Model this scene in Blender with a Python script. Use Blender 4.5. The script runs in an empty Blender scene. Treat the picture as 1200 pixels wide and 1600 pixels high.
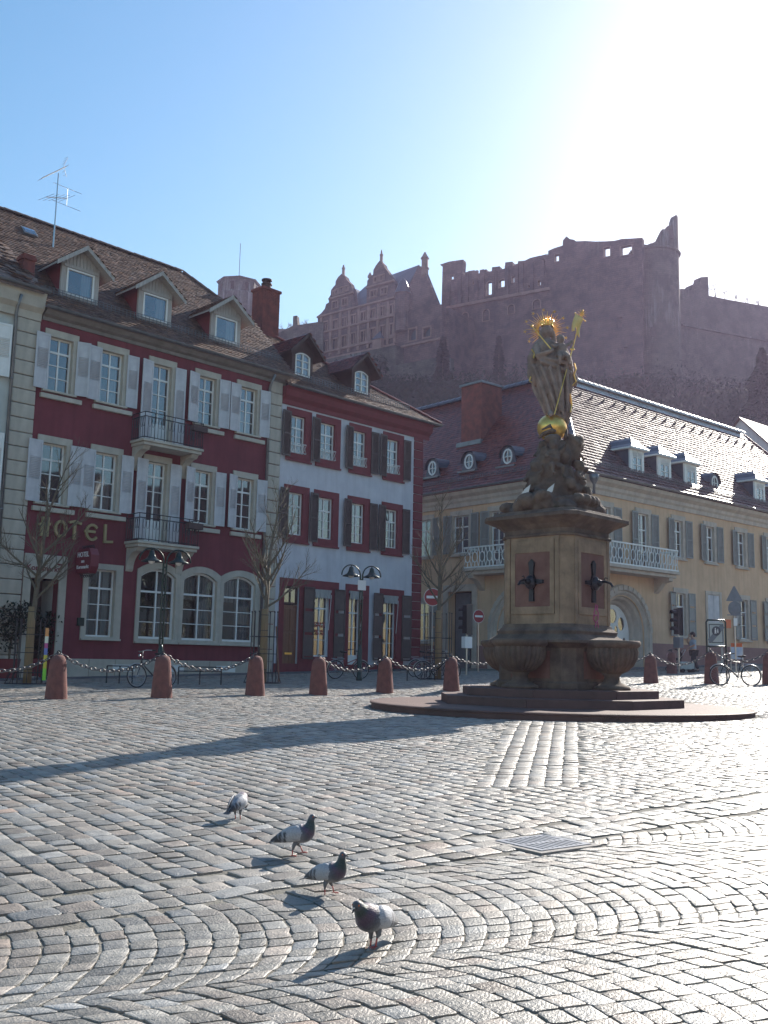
import bpy, bmesh, math, random
import numpy as np
from mathutils import Vector, Matrix, Quaternion
from mathutils.geometry import tessellate_polygon
random.seed(7)
RNG = np.random.default_rng(11)
PI = math.pi
scene = bpy.context.scene
COL = scene.collection

# ---------------------------------------------------------------- camera
FPX, PITCH, ROLL = 1570.0, math.radians(8.41), math.radians(1.175)
EYE = np.array([0.0, 0.0, 1.75])
_f = np.array([0, math.cos(PITCH), math.sin(PITCH)])
_u = np.array([0, -math.sin(PITCH), math.cos(PITCH)])
_x = np.array([1.0, 0, 0])
CX = math.cos(ROLL) * _x + math.sin(ROLL) * _u
CU = -math.sin(ROLL) * _x + math.cos(ROLL) * _u
cam = bpy.data.cameras.new('camera')
cam_o = bpy.data.objects.new('camera', cam)
COL.objects.link(cam_o)
cam.sensor_fit = 'VERTICAL'
cam.sensor_height = 36.0
cam.lens = 36.0 * FPX / 1600.0
cam.clip_start, cam.clip_end = 0.1, 3000
m = Matrix.Identity(4)
for i in range(3):
    m[i][0], m[i][1], m[i][2], m[i][3] = CX[i], CU[i], -_f[i], EYE[i]
cam_o.matrix_world = m
scene.camera = cam_o
scene.render.resolution_x, scene.render.resolution_y = 768, 1024

# ---------------------------------------------------------------- light
SUN_AZ, SUN_EL = math.radians(33.0), math.radians(28.3)
world = bpy.data.worlds.new('World')
scene.world = world
world.use_nodes = True
wn = world.node_tree
bg = wn.nodes['Background']
sky = wn.nodes.new('ShaderNodeTexSky')
sky.sky_type = 'NISHITA'
sky.sun_disc = False
sky.sun_elevation, sky.sun_rotation = SUN_EL, SUN_AZ
sky.altitude = 100
sky.air_density, sky.dust_density, sky.ozone_density = 1.3, 0.9, 2.2
hsv = wn.nodes.new('ShaderNodeHueSaturation'); hsv.inputs['Saturation'].default_value = 1.35; hsv.inputs['Hue'].default_value = 0.488; hsv.inputs['Value'].default_value = 1.08
wn.links.new(sky.outputs[0], hsv.inputs['Color']); wn.links.new(hsv.outputs[0], bg.inputs[0])
bg.inputs[1].default_value = 0.082
sun = bpy.data.lights.new('sun', 'SUN')
sun.energy, sun.angle, sun.color = 5.0, math.radians(0.55), (1.0, 0.93, 0.83)
sun_o = bpy.data.objects.new('sun', sun)
COL.objects.link(sun_o)
SDIR = Vector((math.sin(SUN_AZ) * math.cos(SUN_EL), math.cos(SUN_AZ) * math.cos(SUN_EL), math.sin(SUN_EL)))
sun_o.rotation_euler = SDIR.to_track_quat('Z', 'Y').to_euler()
sun_o.location = (20, 30, 60)
scene.view_settings.view_transform = 'Standard'
scene.view_settings.look = 'None'
scene.view_settings.exposure = 1.0
scene.view_settings.gamma = 1.0
scene.view_settings.use_curve_mapping = False

# ---------------------------------------------------------------- geometry helpers
def ray(px, py):
    return (px - 600) / FPX * CX - (py - 800) / FPX * CU + _f

GC = (-0.011214, -0.003985, 0.036938, 0.000482, -0.000203)
FX, FY = 4.25, 24.5
def ground_z(x, y):
    x = np.asarray(x, float); y = np.asarray(y, float)
    xc = np.clip(x, -25, 25); yc = np.clip(y, -10, 54)
    z = GC[0] + GC[1] * xc + GC[2] * yc + GC[3] * xc * yc + GC[4] * yc * yc
    r = np.hypot(x - FX, y - FY)
    t = np.clip((r - 5.0) / 4.0, 0, 1); t = t * t * (3 - 2 * t)
    return (0.665 + (x - FX) * 0.006 + (y - FY) * 0.006) * (1 - t) + z * t
def G(x, y): return float(ground_z(x, y))
def on_ground(px, py):
    r = ray(px, py); r = r / r[1]; lo, hi = 2.0, 60.0
    for t in np.linspace(2, 60, 600):
        p = EYE + r * t
        if p[2] < G(p[0], p[1]): return p
    return p
def at(px, py, d):
    r = ray(px, py); return EYE + r / r[1] * d

class Fac:                       # a vertical plane: u along, n outward
    def __init__(s, o, az):
        a = math.radians(az); s.az = az
        s.o = np.array(o, float); s.u = np.array([math.sin(a), math.cos(a), 0]); s.n = np.array([math.cos(a), -math.sin(a), 0])
    def uz(s, px, py, off=0.0):
        r = ray(px, py); t = ((s.o - EYE) @ s.n + off) / (r @ s.n); p = EYE + r * t
        return float((p - s.o) @ s.u), float(p[2])

class MB:                        # mesh builder
    def __init__(s): s.v = []; s.f = []; s.M = None
    def add(s, vs, fs):
        b = len(s.v)
        if s.M is not None: vs = [tuple(s.M @ Vector(v)) for v in vs]
        s.v += [tuple(v) for v in vs]; s.f += [tuple(i + b for i in f) for f in fs]; return s
    def box(s, x0, x1, y0, y1, z0, z1):
        return s.add([(x0,y0,z0),(x1,y0,z0),(x1,y1,z0),(x0,y1,z0),(x0,y0,z1),(x1,y0,z1),(x1,y1,z1),(x0,y1,z1)],
                     [(0,3,2,1),(4,5,6,7),(0,1,5,4),(1,2,6,5),(2,3,7,6),(3,0,4,7)])
    def quad(s, a, b, c, d): return s.add([a, b, c, d], [(0, 1, 2, 3)])
    def slab(s, outer, holes, y0, y1, caps=True):       # polygon in xz extruded from y0 (front) to y1
        loops = [outer] + list(holes)
        tri = tessellate_polygon([[Vector((p[0], p[1], 0)) for p in l] for l in loops])
        flat = [p for l in loops for p in l]; n = len(flat)
        fs = [tuple(t) for t in tri] + [tuple(i + n for i in reversed(t)) for t in tri]
        k = 0
        for l in loops:
            for i in range(len(l)):
                a, b = k + i, k + (i + 1) % len(l); fs.append((a, b, b + n, a + n))
            k += len(l)
        return s.add([(p[0], y0, p[1]) for p in flat] + [(p[0], y1, p[1]) for p in flat], fs)
    def tube(s, pts, r, n=6, cap=True):
        pts = [Vector(p) for p in pts]; rs = r if isinstance(r, (list, tuple)) else [r] * len(pts)
        vs = []; prev = None
        for i, p in enumerate(pts):
            t = (pts[min(i + 1, len(pts) - 1)] - pts[max(i - 1, 0)])
            t = t.normalized() if t.length > 1e-9 else Vector((0, 0, 1))
            a = prev if prev is not None else (Vector((0, 0, 1)) if abs(t.z) < 0.9 else Vector((1, 0, 0)))
            a = (a - t * a.dot(t)).normalized(); prev = a; b = t.cross(a)
            for k in range(n):
                g = 2 * PI * k / n; vs.append(p + (a * math.cos(g) + b * math.sin(g)) * rs[i])
        fs = [(i * n + k, i * n + (k + 1) % n, (i + 1) * n + (k + 1) % n, (i + 1) * n + k) for i in range(len(pts) - 1) for k in range(n)]
        if cap: fs += [tuple(range(n))[::-1], tuple((len(pts) - 1) * n + k for k in range(n))]
        return s.add(vs, fs)
    def lathe(s, prof, c=(0, 0, 0), n=20, a0=0.0, sc=None, cap=True):  # prof: (r,z)
        vs = []
        for r, z in prof:
            for k in range(n):
                g = a0 + 2 * PI * k / n
                rr = r * (sc(g) if sc else 1); vs.append((c[0] + rr * math.cos(g), c[1] + rr * math.sin(g), c[2] + z))
        m_ = len(prof)
        fs = [(i * n + k, i * n + (k + 1) % n, (i + 1) * n + (k + 1) % n, (i + 1) * n + k) for i in range(m_ - 1) for k in range(n)]
        if cap: fs += [tuple(range(n))[::-1], tuple((m_ - 1) * n + k for k in range(n))]
        return s.add(vs, fs)
    def loft(s, rings, cap=True):
        n = len(rings[0]); vs = [v for r in rings for v in r]
        fs = [(i * n + k, i * n + (k + 1) % n, (i + 1) * n + (k + 1) % n, (i + 1) * n + k) for i in range(len(rings) - 1) for k in range(n)]
        if cap: fs += [tuple(range(n))[::-1], tuple((len(rings) - 1) * n + k for k in range(n))]
        return s.add(vs, fs)
    def ell(s, c, r, n=12, m_=8, rot=None):
        vs = []; c = Vector(c)
        for i in range(m_ + 1):
            ph = PI * (i + 0.02 if i == 0 else i - 0.02 if i == m_ else i) / m_
            for k in range(n):
                g = 2 * PI * k / n
                v = Vector((r[0] * math.sin(ph) * math.cos(g), r[1] * math.sin(ph) * math.sin(g), r[2] * math.cos(ph)))
                if rot is not None: v = rot @ v
                vs.append(c + v)
        fs = [(i * n + k, (i + 1) * n + k, (i + 1) * n + (k + 1) % n, i * n + (k + 1) % n) for i in range(m_) for k in range(n)]
        fs += [tuple(range(n)), tuple(m_ * n + k for k in range(n))[::-1]]
        return s.add(vs, fs)
    def torus(s, c, R, r, n=20, m_=6, rot=None, sc=(1, 1)):
        c = Vector(c); vs = []
        for i in range(n):
            g = 2 * PI * i / n
            for k in range(m_):
                h = 2 * PI * k / m_
                v = Vector(((R + r * math.cos(h)) * math.cos(g) * sc[0], (R + r * math.cos(h)) * math.sin(g) * sc[1], r * math.sin(h)))
                if rot is not None: v = rot @ v
                vs.append(c + v)
        return s.add(vs, [(i * m_ + k, ((i + 1) % n) * m_ + k, ((i + 1) % n) * m_ + (k + 1) % m_, i * m_ + (k + 1) % m_) for i in range(n) for k in range(m_)])
    def mesh(s, name, mat, smooth=False):
        me = bpy.data.meshes.new(name); me.from_pydata([tuple(v) for v in s.v], [], s.f)
        if mat: me.materials.append(mat)
        if smooth: me.polygons.foreach_set('use_smooth', [True] * len(me.polygons))
        me.update()
        if mat is not None and mat.get('tone'):
            a_ = me.color_attributes.new('tone', 'FLOAT_COLOR', 'POINT'); t = random.uniform(0.8, 1.2); a_.data.foreach_set('color', [t, t, t, 1.0] * len(me.vertices))
        return me

def fixn(me):
    bm = bmesh.new(); bm.from_mesh(me); bmesh.ops.recalc_face_normals(bm, faces=bm.faces); bm.to_mesh(me); bm.free()

def link(name, me, parent=None, loc=None, kind=None):
    o = bpy.data.objects.new(name, me); COL.objects.link(o)
    if parent is not None: o.parent = parent
    if loc is not None: o.location = loc
    if kind: o['kind'] = kind
    return o
def part(name, mb, mat, parent, smooth=False, loc=None, bevel=0, kind=None, label=None, fix=True):
    me = mb.mesh(name, mat, smooth)
    if fix: fixn(me)
    o = link(name, me, parent, loc, kind)
    if bevel:
        b = o.modifiers.new('bevel', 'BEVEL'); b.width = bevel; b.segments = 2; b.limit_method = 'ANGLE'; b.angle_limit = 0.7
    if label: o['label'] = label
    return o
def inst(name, me, parent, loc=(0, 0, 0), rot=None, scale=None):
    o = link(name, me, parent, loc)
    if rot is not None: o.rotation_euler = rot
    if scale is not None: o.scale = scale
    return o
def thing(name, label, cat, loc=(0, 0, 0), rz=0.0, group=None):
    o = bpy.data.objects.new(name, None); COL.objects.link(o); o.empty_display_size = 0.3
    o.location = [float(c) for c in loc]; o.rotation_euler = (0, 0, rz); o['label'] = label; o['category'] = cat
    if group: o['group'] = group
    return o
def tag(o, label, cat, group=None):
    o['label'] = label; o['category'] = cat
    if group: o['group'] = group
    return o
def copy_tree(o, parent=None):
    c = o.copy(); COL.objects.link(c); c.parent = parent
    for ch in list(o.children): copy_tree(ch, c)
    return c
def evaluated(o, name, mat, smooth=True):      # bake modifiers, replace by a plain mesh
    dg = bpy.context.evaluated_depsgraph_get(); dg.update()
    me = bpy.data.meshes.new_from_object(o.evaluated_get(dg)); me.name = name
    me.materials.clear(); me.materials.append(mat)
    me.polygons.foreach_set('use_smooth', [smooth] * len(me.polygons))
    bpy.data.objects.remove(o); return me
def remesh(mb, name, mat, voxel=0.03, smooth_it=2, disp=0.0, dscale=0.3):
    o = link('tmp', mb.mesh('tmp', None)); fixn(o.data)
    r = o.modifiers.new('r', 'REMESH'); r.mode = 'VOXEL'; r.voxel_size = voxel
    if smooth_it:
        s_ = o.modifiers.new('s', 'SMOOTH'); s_.iterations = smooth_it; s_.factor = 0.5
    if disp:
        t = bpy.data.textures.new('n', 'CLOUDS'); t.noise_scale = dscale; t.noise_depth = 3
        d = o.modifiers.new('d', 'DISPLACE'); d.texture = t; d.strength = disp; d.mid_level = 0.5; d.texture_coords = 'LOCAL'
    return evaluated(o, name, mat)
_fonts = {}
def text_mesh(txt, size, mat, extrude=0.01, align='CENTER', bold=0.0):
    c = bpy.data.curves.new('t', 'FONT'); c.body = txt; c.size = size; c.extrude = extrude; c.align_x = align; c.offset = bold
    c.resolution_u = 3
    o = link('tmp', c); return evaluated(o, 'lettering', mat, False)

# ---------------------------------------------------------------- materials
def mat(name, c, rough=0.8, c2=None, scale=3.0, bump=0.0, bscale=20.0, metal=0.0, spec=0.5, detail=5, attr=None, coat=0.0, streak=0.0, stretch=None, contrast=(0.35, 0.65), mp=None):
    m_ = bpy.data.materials.new(name); m_.use_nodes = True; nt = m_.node_tree; N, L = nt.nodes, nt.links
    b = N['Principled BSDF']; b.inputs['Roughness'].default_value = rough; b.inputs['Metallic'].default_value = metal
    b.inputs['Specular IOR Level'].default_value = spec
    if coat: b.inputs['Coat Weight'].default_value = coat
    tc = N.new('ShaderNodeTexCoord'); co = tc.outputs['Object']
    if mp or stretch:
        mpn = N.new('ShaderNodeMapping'); L.new(co, mpn.inputs[0])
        mpn.inputs['Scale'].default_value = stretch or (1, 1, 1); co = mpn.outputs[0]
    out = None
    if c2 is not None:
        n = N.new('ShaderNodeTexNoise'); n.inputs['Scale'].default_value = scale; n.inputs['Detail'].default_value = detail; n.inputs['Roughness'].default_value = 0.62
        L.new(co, n.inputs['Vector'])
        r = N.new('ShaderNodeMapRange'); r.inputs[1].default_value, r.inputs[2].default_value = contrast
        L.new(n.outputs[0], r.inputs[0])
        mx = N.new('ShaderNodeMix'); mx.data_type = 'RGBA'; L.new(r.outputs[0], mx.inputs[0])
        mx.inputs[6].default_value = (*c, 1); mx.inputs[7].default_value = (*c2, 1); out = mx.outputs[2]
    if streak:        # rain streaks and dirt, their own shapes
        mpn = N.new('ShaderNodeMapping'); L.new(tc.outputs['Object'], mpn.inputs[0]); mpn.inputs['Scale'].default_value = (2.2, 2.2, 0.22)
        n = N.new('ShaderNodeTexNoise'); n.inputs['Scale'].default_value = 2.0; n.inputs['Detail'].default_value = 6; L.new(mpn.outputs[0], n.inputs['Vector'])
        r = N.new('ShaderNodeMapRange'); r.inputs[1].default_value, r.inputs[2].default_value = 0.45, 0.75; r.inputs[4].default_value = streak; L.new(n.outputs[0], r.inputs[0])
        mx = N.new('ShaderNodeMix'); mx.data_type = 'RGBA'; L.new(r.outputs[0], mx.inputs[0])
        if out is not None: L.new(out, mx.inputs[6])
        else: mx.inputs[6].default_value = (*c, 1)
        mx.inputs[7].default_value = (*[v * 0.45 for v in c], 1); out = mx.outputs[2]
    if attr: m_['tone'] = True
    if attr:          # per-piece tone stored on the mesh: red = value, green = hue shift
        a = N.new('ShaderNodeAttribute'); a.attribute_name = attr
        mx = N.new('ShaderNodeMix'); mx.data_type = 'RGBA'; mx.blend_type = 'MULTIPLY'; mx.inputs[0].default_value = 1.0
        if out is not None: L.new(out, mx.inputs[6])
        else: mx.inputs[6].default_value = (*c, 1)
        L.new(a.outputs['Color'], mx.inputs[7]); out = mx.outputs[2]
    if out is not None: L.new(out, b.inputs['Base Color'])
    else: b.inputs['Base Color'].default_value = (*c, 1)
    if bump:
        n = N.new('ShaderNodeTexNoise'); n.inputs['Scale'].default_value = bscale; n.inputs['Detail'].default_value = 6; L.new(co, n.inputs['Vector'])
        bp = N.new('ShaderNodeBump'); bp.inputs['Strength'].default_value = bump; bp.inputs['Distance'].default_value = 0.02
        L.new(n.outputs[0], bp.inputs['Height']); L.new(bp.outputs[0], b.inputs['Normal'])
    return m_
def brick_mat(name, c, c2, cm, sx, sy, rough=0.9, bump=0.5, big=None, scale=0.15, axis='XZ', lime=0.0):
    m_ = bpy.data.materials.new(name); m_.use_nodes = True; nt = m_.node_tree; N, L = nt.nodes, nt.links
    b = N['Principled BSDF']; b.inputs['Roughness'].default_value = rough; b.inputs['Specular IOR Level'].default_value = 0.2
    tc = N.new('ShaderNodeTexCoord'); sp = N.new('ShaderNodeSeparateXYZ'); cb = N.new('ShaderNodeCombineXYZ')
    L.new(tc.outputs['Object'], sp.inputs[0]); ad = N.new('ShaderNodeMath'); L.new(sp.outputs[0], ad.inputs[0]); L.new(sp.outputs[1], ad.inputs[1])
    L.new(ad.outputs[0], cb.inputs[0]); L.new(sp.outputs[2], cb.inputs[1])
    br = N.new('ShaderNodeTexBrick'); L.new(cb.outputs[0], br.inputs[0]); br.inputs['Scale'].default_value = 1
    br.inputs['Brick Width'].default_value, br.inputs['Row Height'].default_value = sx, sy
    br.inputs['Mortar Size'].default_value = sy * 0.08; br.inputs['Color1'].default_value = (*c, 1); br.inputs['Color2'].default_value = (*c2, 1); br.inputs['Mortar'].default_value = (*cm, 1)
    out = br.outputs[0]
    if big:
        n = N.new('ShaderNodeTexNoise'); n.inputs['Scale'].default_value = scale; n.inputs['Detail'].default_value = 9; n.inputs['Roughness'].default_value = 0.7; L.new(tc.outputs['Object'], n.inputs['Vector'])
        r = N.new('ShaderNodeMapRange'); r.inputs[1].default_value, r.inputs[2].default_value = 0.44, 0.60; L.new(n.outputs[0], r.inputs[0])
        mx = N.new('ShaderNodeMix'); mx.data_type = 'RGBA'; mx.inputs[7].default_value = (*big, 1)
        ml = N.new('ShaderNodeMath'); ml.operation = 'MULTIPLY'; ml.inputs[1].default_value = 0.75; L.new(r.outputs[0], ml.inputs[0]); L.new(ml.outputs[0], mx.inputs[0])
        L.new(out, mx.inputs[6]); out = mx.outputs[2]
    if lime:
        mp = N.new('ShaderNodeMapping'); mp.inputs['Scale'].default_value = (0.55, 0.55, 0.05); L.new(tc.outputs['Object'], mp.inputs[0])
        n = N.new('ShaderNodeTexNoise'); n.inputs['Scale'].default_value = 1.6; n.inputs['Detail'].default_value = 8; n.inputs['Roughness'].default_value = 0.75; L.new(mp.outputs[0], n.inputs['Vector'])
        n2 = N.new('ShaderNodeTexNoise'); n2.inputs['Scale'].default_value = 0.06; L.new(tc.outputs['Object'], n2.inputs['Vector'])
        m1 = N.new('ShaderNodeMath'); m1.operation = 'MULTIPLY'; L.new(n.outputs[0], m1.inputs[0]); L.new(n2.outputs[0], m1.inputs[1])
        r = N.new('ShaderNodeMapRange'); r.inputs[1].default_value, r.inputs[2].default_value, r.inputs[4].default_value = 0.30, 0.40, lime; L.new(m1.outputs[0], r.inputs[0])
        mx = N.new('ShaderNodeMix'); mx.data_type = 'RGBA'; mx.inputs[7].default_value = (0.33, 0.31, 0.31, 1); L.new(r.outputs[0], mx.inputs[0]); L.new(out, mx.inputs[6]); out = mx.outputs[2]
    L.new(out, b.inputs['Base Color'])
    bp = N.new('ShaderNodeBump'); bp.inputs['Strength'].default_value = bump; bp.inputs['Distance'].default_value = 0.03
    L.new(br.outputs[1], bp.inputs['Height']); bp.invert = True; L.new(bp.outputs[0], b.inputs['Normal'])
    return m_
def glass_mat(name, tint=(0.75, 0.8, 0.85), trans=0.6):
    m_ = bpy.data.materials.new(name); m_.use_nodes = True; nt = m_.node_tree; N, L = nt.nodes, nt.links
    N.remove(N['Principled BSDF']); g = N.new('ShaderNodeBsdfGlossy'); g.inputs['Roughness'].default_value = 0.03; g.inputs['Color'].default_value = (0.9, 0.95, 1, 1)
    t = N.new('ShaderNodeBsdfTransparent'); t.inputs[0].default_value = (*tint, 1)
    f = N.new('ShaderNodeFresnel'); f.inputs[0].default_value = 1.6
    n = N.new('ShaderNodeTexNoise'); n.inputs['Scale'].default_value = 1.6; tc = N.new('ShaderNodeTexCoord'); L.new(tc.outputs['Object'], n.inputs['Vector'])
    bp = N.new('ShaderNodeBump'); bp.inputs['Strength'].default_value = 0.05; bp.inputs['Distance'].default_value = 0.02; L.new(n.outputs[0], bp.inputs['Height']); L.new(bp.outputs[0], g.inputs['Normal'])
    mr = N.new('ShaderNodeMath'); mr.operation = 'MULTIPLY_ADD'; mr.inputs[1].default_value = 1.1; mr.inputs[2].default_value = 0.14; L.new(f.outputs[0], mr.inputs[0])
    mx = N.new('ShaderNodeMixShader'); L.new(mr.outputs[0], mx.inputs[0]); L.new(t.outputs[0], mx.inputs[1]); L.new(g.outputs[0], mx.inputs[2])
    L.new(mx.outputs[0], N['Material Output'].inputs[0]); return m_

M = {}
M['cobble'] = mat('cobble', (0.285, 0.268, 0.238), 0.47, (0.19, 0.18, 0.162), 9, 0.55, 70, attr='tone', spec=0.6)
M['mortar'] = mat('mortar', (0.21, 0.195, 0.165), 0.9, (0.13, 0.12, 0.10), 4, 0.8, 40)
M['asphalt'] = mat('asphalt', (0.12, 0.12, 0.125), 0.85, (0.09, 0.09, 0.095), 2, 0.5, 60)
M['kerb'] = mat('kerb', (0.30, 0.28, 0.26), 0.8, (0.22, 0.2, 0.19), 6, 0.4, 30)
M['red'] = mat('red_render', (0.195, 0.038, 0.05), 0.9, (0.15, 0.028, 0.037), 0.9, 0.25, 90, streak=0.45)
M['cream'] = mat('cream_stone', (0.50, 0.46, 0.39), 0.85, (0.42, 0.38, 0.32), 2.5, 0.3, 60, streak=0.3)
M['palegrey'] = mat('pale_neighbour', (0.55, 0.58, 0.55), 0.9, (0.48, 0.5, 0.48), 1.5, 0.2, 60, streak=0.2)
M['white'] = mat('white_paint', (0.78, 0.78, 0.76), 0.45, (0.7, 0.7, 0.68), 4)
M['shutter'] = mat('shutter_paint', (0.57, 0.57, 0.59), 0.6, (0.46, 0.46, 0.49), 3, streak=0.3)
M['brown'] = mat('brown_paint', (0.10, 0.075, 0.07), 0.6, (0.075, 0.055, 0.05), 4)
M['whitewall'] = mat('white_render', (0.60, 0.60, 0.64), 0.92, (0.50, 0.50, 0.55), 1.0, 0.25, 80, streak=0.25)
M['redtrim'] = mat('red_sandstone', (0.20, 0.035, 0.042), 0.85, (0.16, 0.03, 0.035), 3, 0.3, 60)
M['peach'] = mat('peach_render', (0.68, 0.475, 0.31), 0.92, (0.58, 0.39, 0.245), 0.8, 0.2, 70, streak=0.3)
M['palestone'] = mat('pale_sandstone', (0.56, 0.48, 0.40), 0.85, (0.44, 0.38, 0.32), 2, 0.3, 50, streak=0.35)
M['plinth'] = mat('pink_plinth', (0.30, 0.17, 0.15), 0.9, (0.24, 0.14, 0.125), 2, 0.4, 40)
M['greygreen'] = mat('grey_green_paint', (0.30, 0.31, 0.295), 0.6, (0.24, 0.25, 0.24), 3, streak=0.25)
M['soffit'] = mat('painted_soffit', (0.22, 0.20, 0.185), 0.8, (0.16, 0.145, 0.13), 3)
M['ridge_pale'] = mat('pale_ridge', (0.5, 0.5, 0.5), 0.5, (0.36, 0.36, 0.37), 4)
M['glass'] = glass_mat('glass')
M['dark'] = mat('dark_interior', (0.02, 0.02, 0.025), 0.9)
M['curtain'] = mat('curtain', (0.42, 0.42, 0.4), 0.9, (0.25, 0.25, 0.25), 10, stretch=(3, 3, 0.1))
M['tile'] = mat('clay_tile', (0.185, 0.115, 0.085), 0.62, (0.10, 0.065, 0.05), 5, 0.5, 30, attr='tone')
M['tile_red'] = mat('red_clay_tile', (0.24, 0.062, 0.045), 0.45, (0.15, 0.04, 0.035), 5, 0.4, 30, attr='tone')
M['tile_purple'] = mat('glazed_tile', (0.19, 0.105, 0.10), 0.6, (0.10, 0.058, 0.06), 5, 0.3, 30, attr='tone', spec=0.4)
M['wood_grey'] = mat('weathered_wood', (0.44, 0.42, 0.40), 0.8, (0.33, 0.31, 0.29), 3, 0.4, 20, stretch=(8, 8, 0.8))
M['wood_dark'] = mat('dark_wood', (0.075, 0.045, 0.04), 0.7, (0.05, 0.03, 0.028), 3)
M['door_wood'] = mat('door_wood', (0.22, 0.09, 0.045), 0.5, (0.14, 0.055, 0.03), 3, stretch=(6, 6, 0.6))
M['brick'] = mat('chimney_brick', (0.23, 0.065, 0.05), 0.9, (0.13, 0.042, 0.037), 3, 0.5, 40, attr=None)
M['zinc'] = mat('zinc', (0.20, 0.21, 0.22), 0.4, (0.14, 0.15, 0.16), 3, metal=0.6)
M['iron'] = mat('iron', (0.025, 0.028, 0.035), 0.4, metal=0.5)
M['green_iron'] = mat('green_iron', (0.015, 0.035, 0.03), 0.35, metal=0.4, spec=0.6)
M['steel'] = mat('steel', (0.45, 0.45, 0.46), 0.3, metal=1.0)
M['slate'] = mat('slate', (0.065, 0.075, 0.10), 0.35, (0.045, 0.05, 0.075), 3, 0.4, 30, attr=None)
M['gold'] = mat('gilding', (0.95, 0.60, 0.16), 0.33, (0.75, 0.42, 0.1), 8, metal=0.75)
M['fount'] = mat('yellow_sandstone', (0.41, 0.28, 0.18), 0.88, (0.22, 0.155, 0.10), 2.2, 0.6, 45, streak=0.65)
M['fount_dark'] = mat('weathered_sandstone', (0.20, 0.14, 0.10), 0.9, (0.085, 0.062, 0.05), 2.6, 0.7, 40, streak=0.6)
M['fount_red'] = mat('red_panel', (0.23, 0.12, 0.09), 0.88, (0.17, 0.075, 0.058), 2, 0.4, 40, streak=0.3)
M['statue'] = mat('statue_stone', (0.38, 0.27, 0.22), 0.85, (0.19, 0.135, 0.11), 3, 0.5, 40, streak=0.4)
M['step'] = mat('step_sandstone', (0.13, 0.07, 0.06), 0.7, (0.085, 0.048, 0.042), 2, 0.4, 30)
M['bollard'] = mat('bollard_sandstone', (0.22, 0.085, 0.07), 0.85, (0.14, 0.058, 0.05), 5, 0.5, 50)
M['bark'] = mat('bark', (0.16, 0.13, 0.085), 0.85, (0.10, 0.085, 0.06), 12, 0.6, 50)
M['reed'] = mat('reed_wrap', (0.33, 0.22, 0.11), 0.85, (0.22, 0.145, 0.075), 4, 0.5, 30, stretch=(20, 20, 0.5))
M['leaf'] = mat('leaf', (0.035, 0.06, 0.025), 0.6, (0.06, 0.09, 0.03), 6)
M['leaf_dark'] = mat('dark_leaf', (0.014, 0.024, 0.016), 0.9, (0.024, 0.034, 0.02), 2, spec=0.1)
M['twig'] = mat('twig', (0.10, 0.085, 0.07), 0.9)
M['castle'] = brick_mat('castle_stone', (0.215, 0.125, 0.125), (0.17, 0.098, 0.098), (0.12, 0.07, 0.07), 1.2, 0.42, big=(0.05, 0.035, 0.042), scale=0.30, lime=0.3)
M['castle_grey'] = brick_mat('castle_rubble', (0.17, 0.135, 0.12), (0.13, 0.105, 0.095), (0.10, 0.08, 0.07), 1.0, 0.4, big=(0.035, 0.038, 0.034), scale=0.28, lime=0.8)
M['castle_trim'] = mat('castle_trim', (0.36, 0.21, 0.18), 0.9, (0.24, 0.14, 0.12), 0.8)
M['earth'] = mat('hill_earth', (0.045, 0.045, 0.03), 1.0, (0.028, 0.03, 0.02), 0.15, 0.5, 2, spec=0.0)
M['rubber'] = mat('rubber', (0.02, 0.02, 0.02), 0.7)
M['signred'] = mat('sign_red', (0.30, 0.02, 0.03), 0.4)
M['signwhite'] = mat('sign_white', (0.8, 0.8, 0.8), 0.4)
M['signgrey'] = mat('sign_back', (0.20, 0.22, 0.25), 0.5, (0.16, 0.18, 0.2), 4)
M['orange'] = mat('orange_board', (0.75, 0.14, 0.03), 0.5)
M['boxred'] = mat('lantern_red', (0.17, 0.02, 0.03), 0.45)
M['ochre'] = mat('ochre_letters', (0.34, 0.27, 0.13), 0.6)
M['skin'] = mat('skin', (0.5, 0.3, 0.22), 0.6)
M['shirt'] = mat('blue_shirt', (0.36, 0.44, 0.52), 0.85, (0.3, 0.37, 0.45), 8)
M['trousers'] = mat('dark_trousers', (0.03, 0.03, 0.035), 0.85)
M['hair'] = mat('dark_hair', (0.03, 0.02, 0.018), 0.7)
# ---------------------------------------------------------------- building helpers (facade frame: x along, y into the wall, z up)
def root_of(fac, zb, name, label, cat):
    return thing(name, label, cat, (fac.o[0], fac.o[1], zb), PI / 2 - math.radians(fac.az))
def arc_top(u0, u1, z1, rise, n=8):
    """points from (u1, spring) over the apex to (u0, spring)"""
    if rise <= 0: return [(u1, z1), (u0, z1)]
    w = (u1 - u0) / 2; R = (w * w + rise * rise) / (2 * rise); c = (u0 + u1) / 2; a = math.asin(min(1, w / R)) if rise <= w else PI - math.asin(w / R)
    return [(c + R * math.sin(a - 2 * a * i / n), z1 - R + R * math.cos(a - 2 * a * i / n)) for i in range(n + 1)]
def opening(u0, u1, z0, z1, rise=0): return [(u0, z0), (u1, z0)] + arc_top(u0, u1, z1, rise)
def cell(a, b, z0, zt, fn=None, n=4):
    if fn is None: return [(a, z0), (b, z0), (b, zt), (a, zt)]
    return [(a, z0), (b, z0)] + [(b + (a - b) * i / n, fn(b + (a - b) * i / n)) for i in range(n + 1)]
_cache = {}
def rect_mesh(key, w, h, m_):
    k = (key, round(w, 2), round(h, 2))
    if k not in _cache:
        mb = MB(); mb.add([(0, 0, 0), (w, 0, 0), (w, 0, h), (0, 0, h)], [(0, 1, 2, 3)]); _cache[k] = mb.mesh(key, m_)
    return _cache[k]
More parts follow.
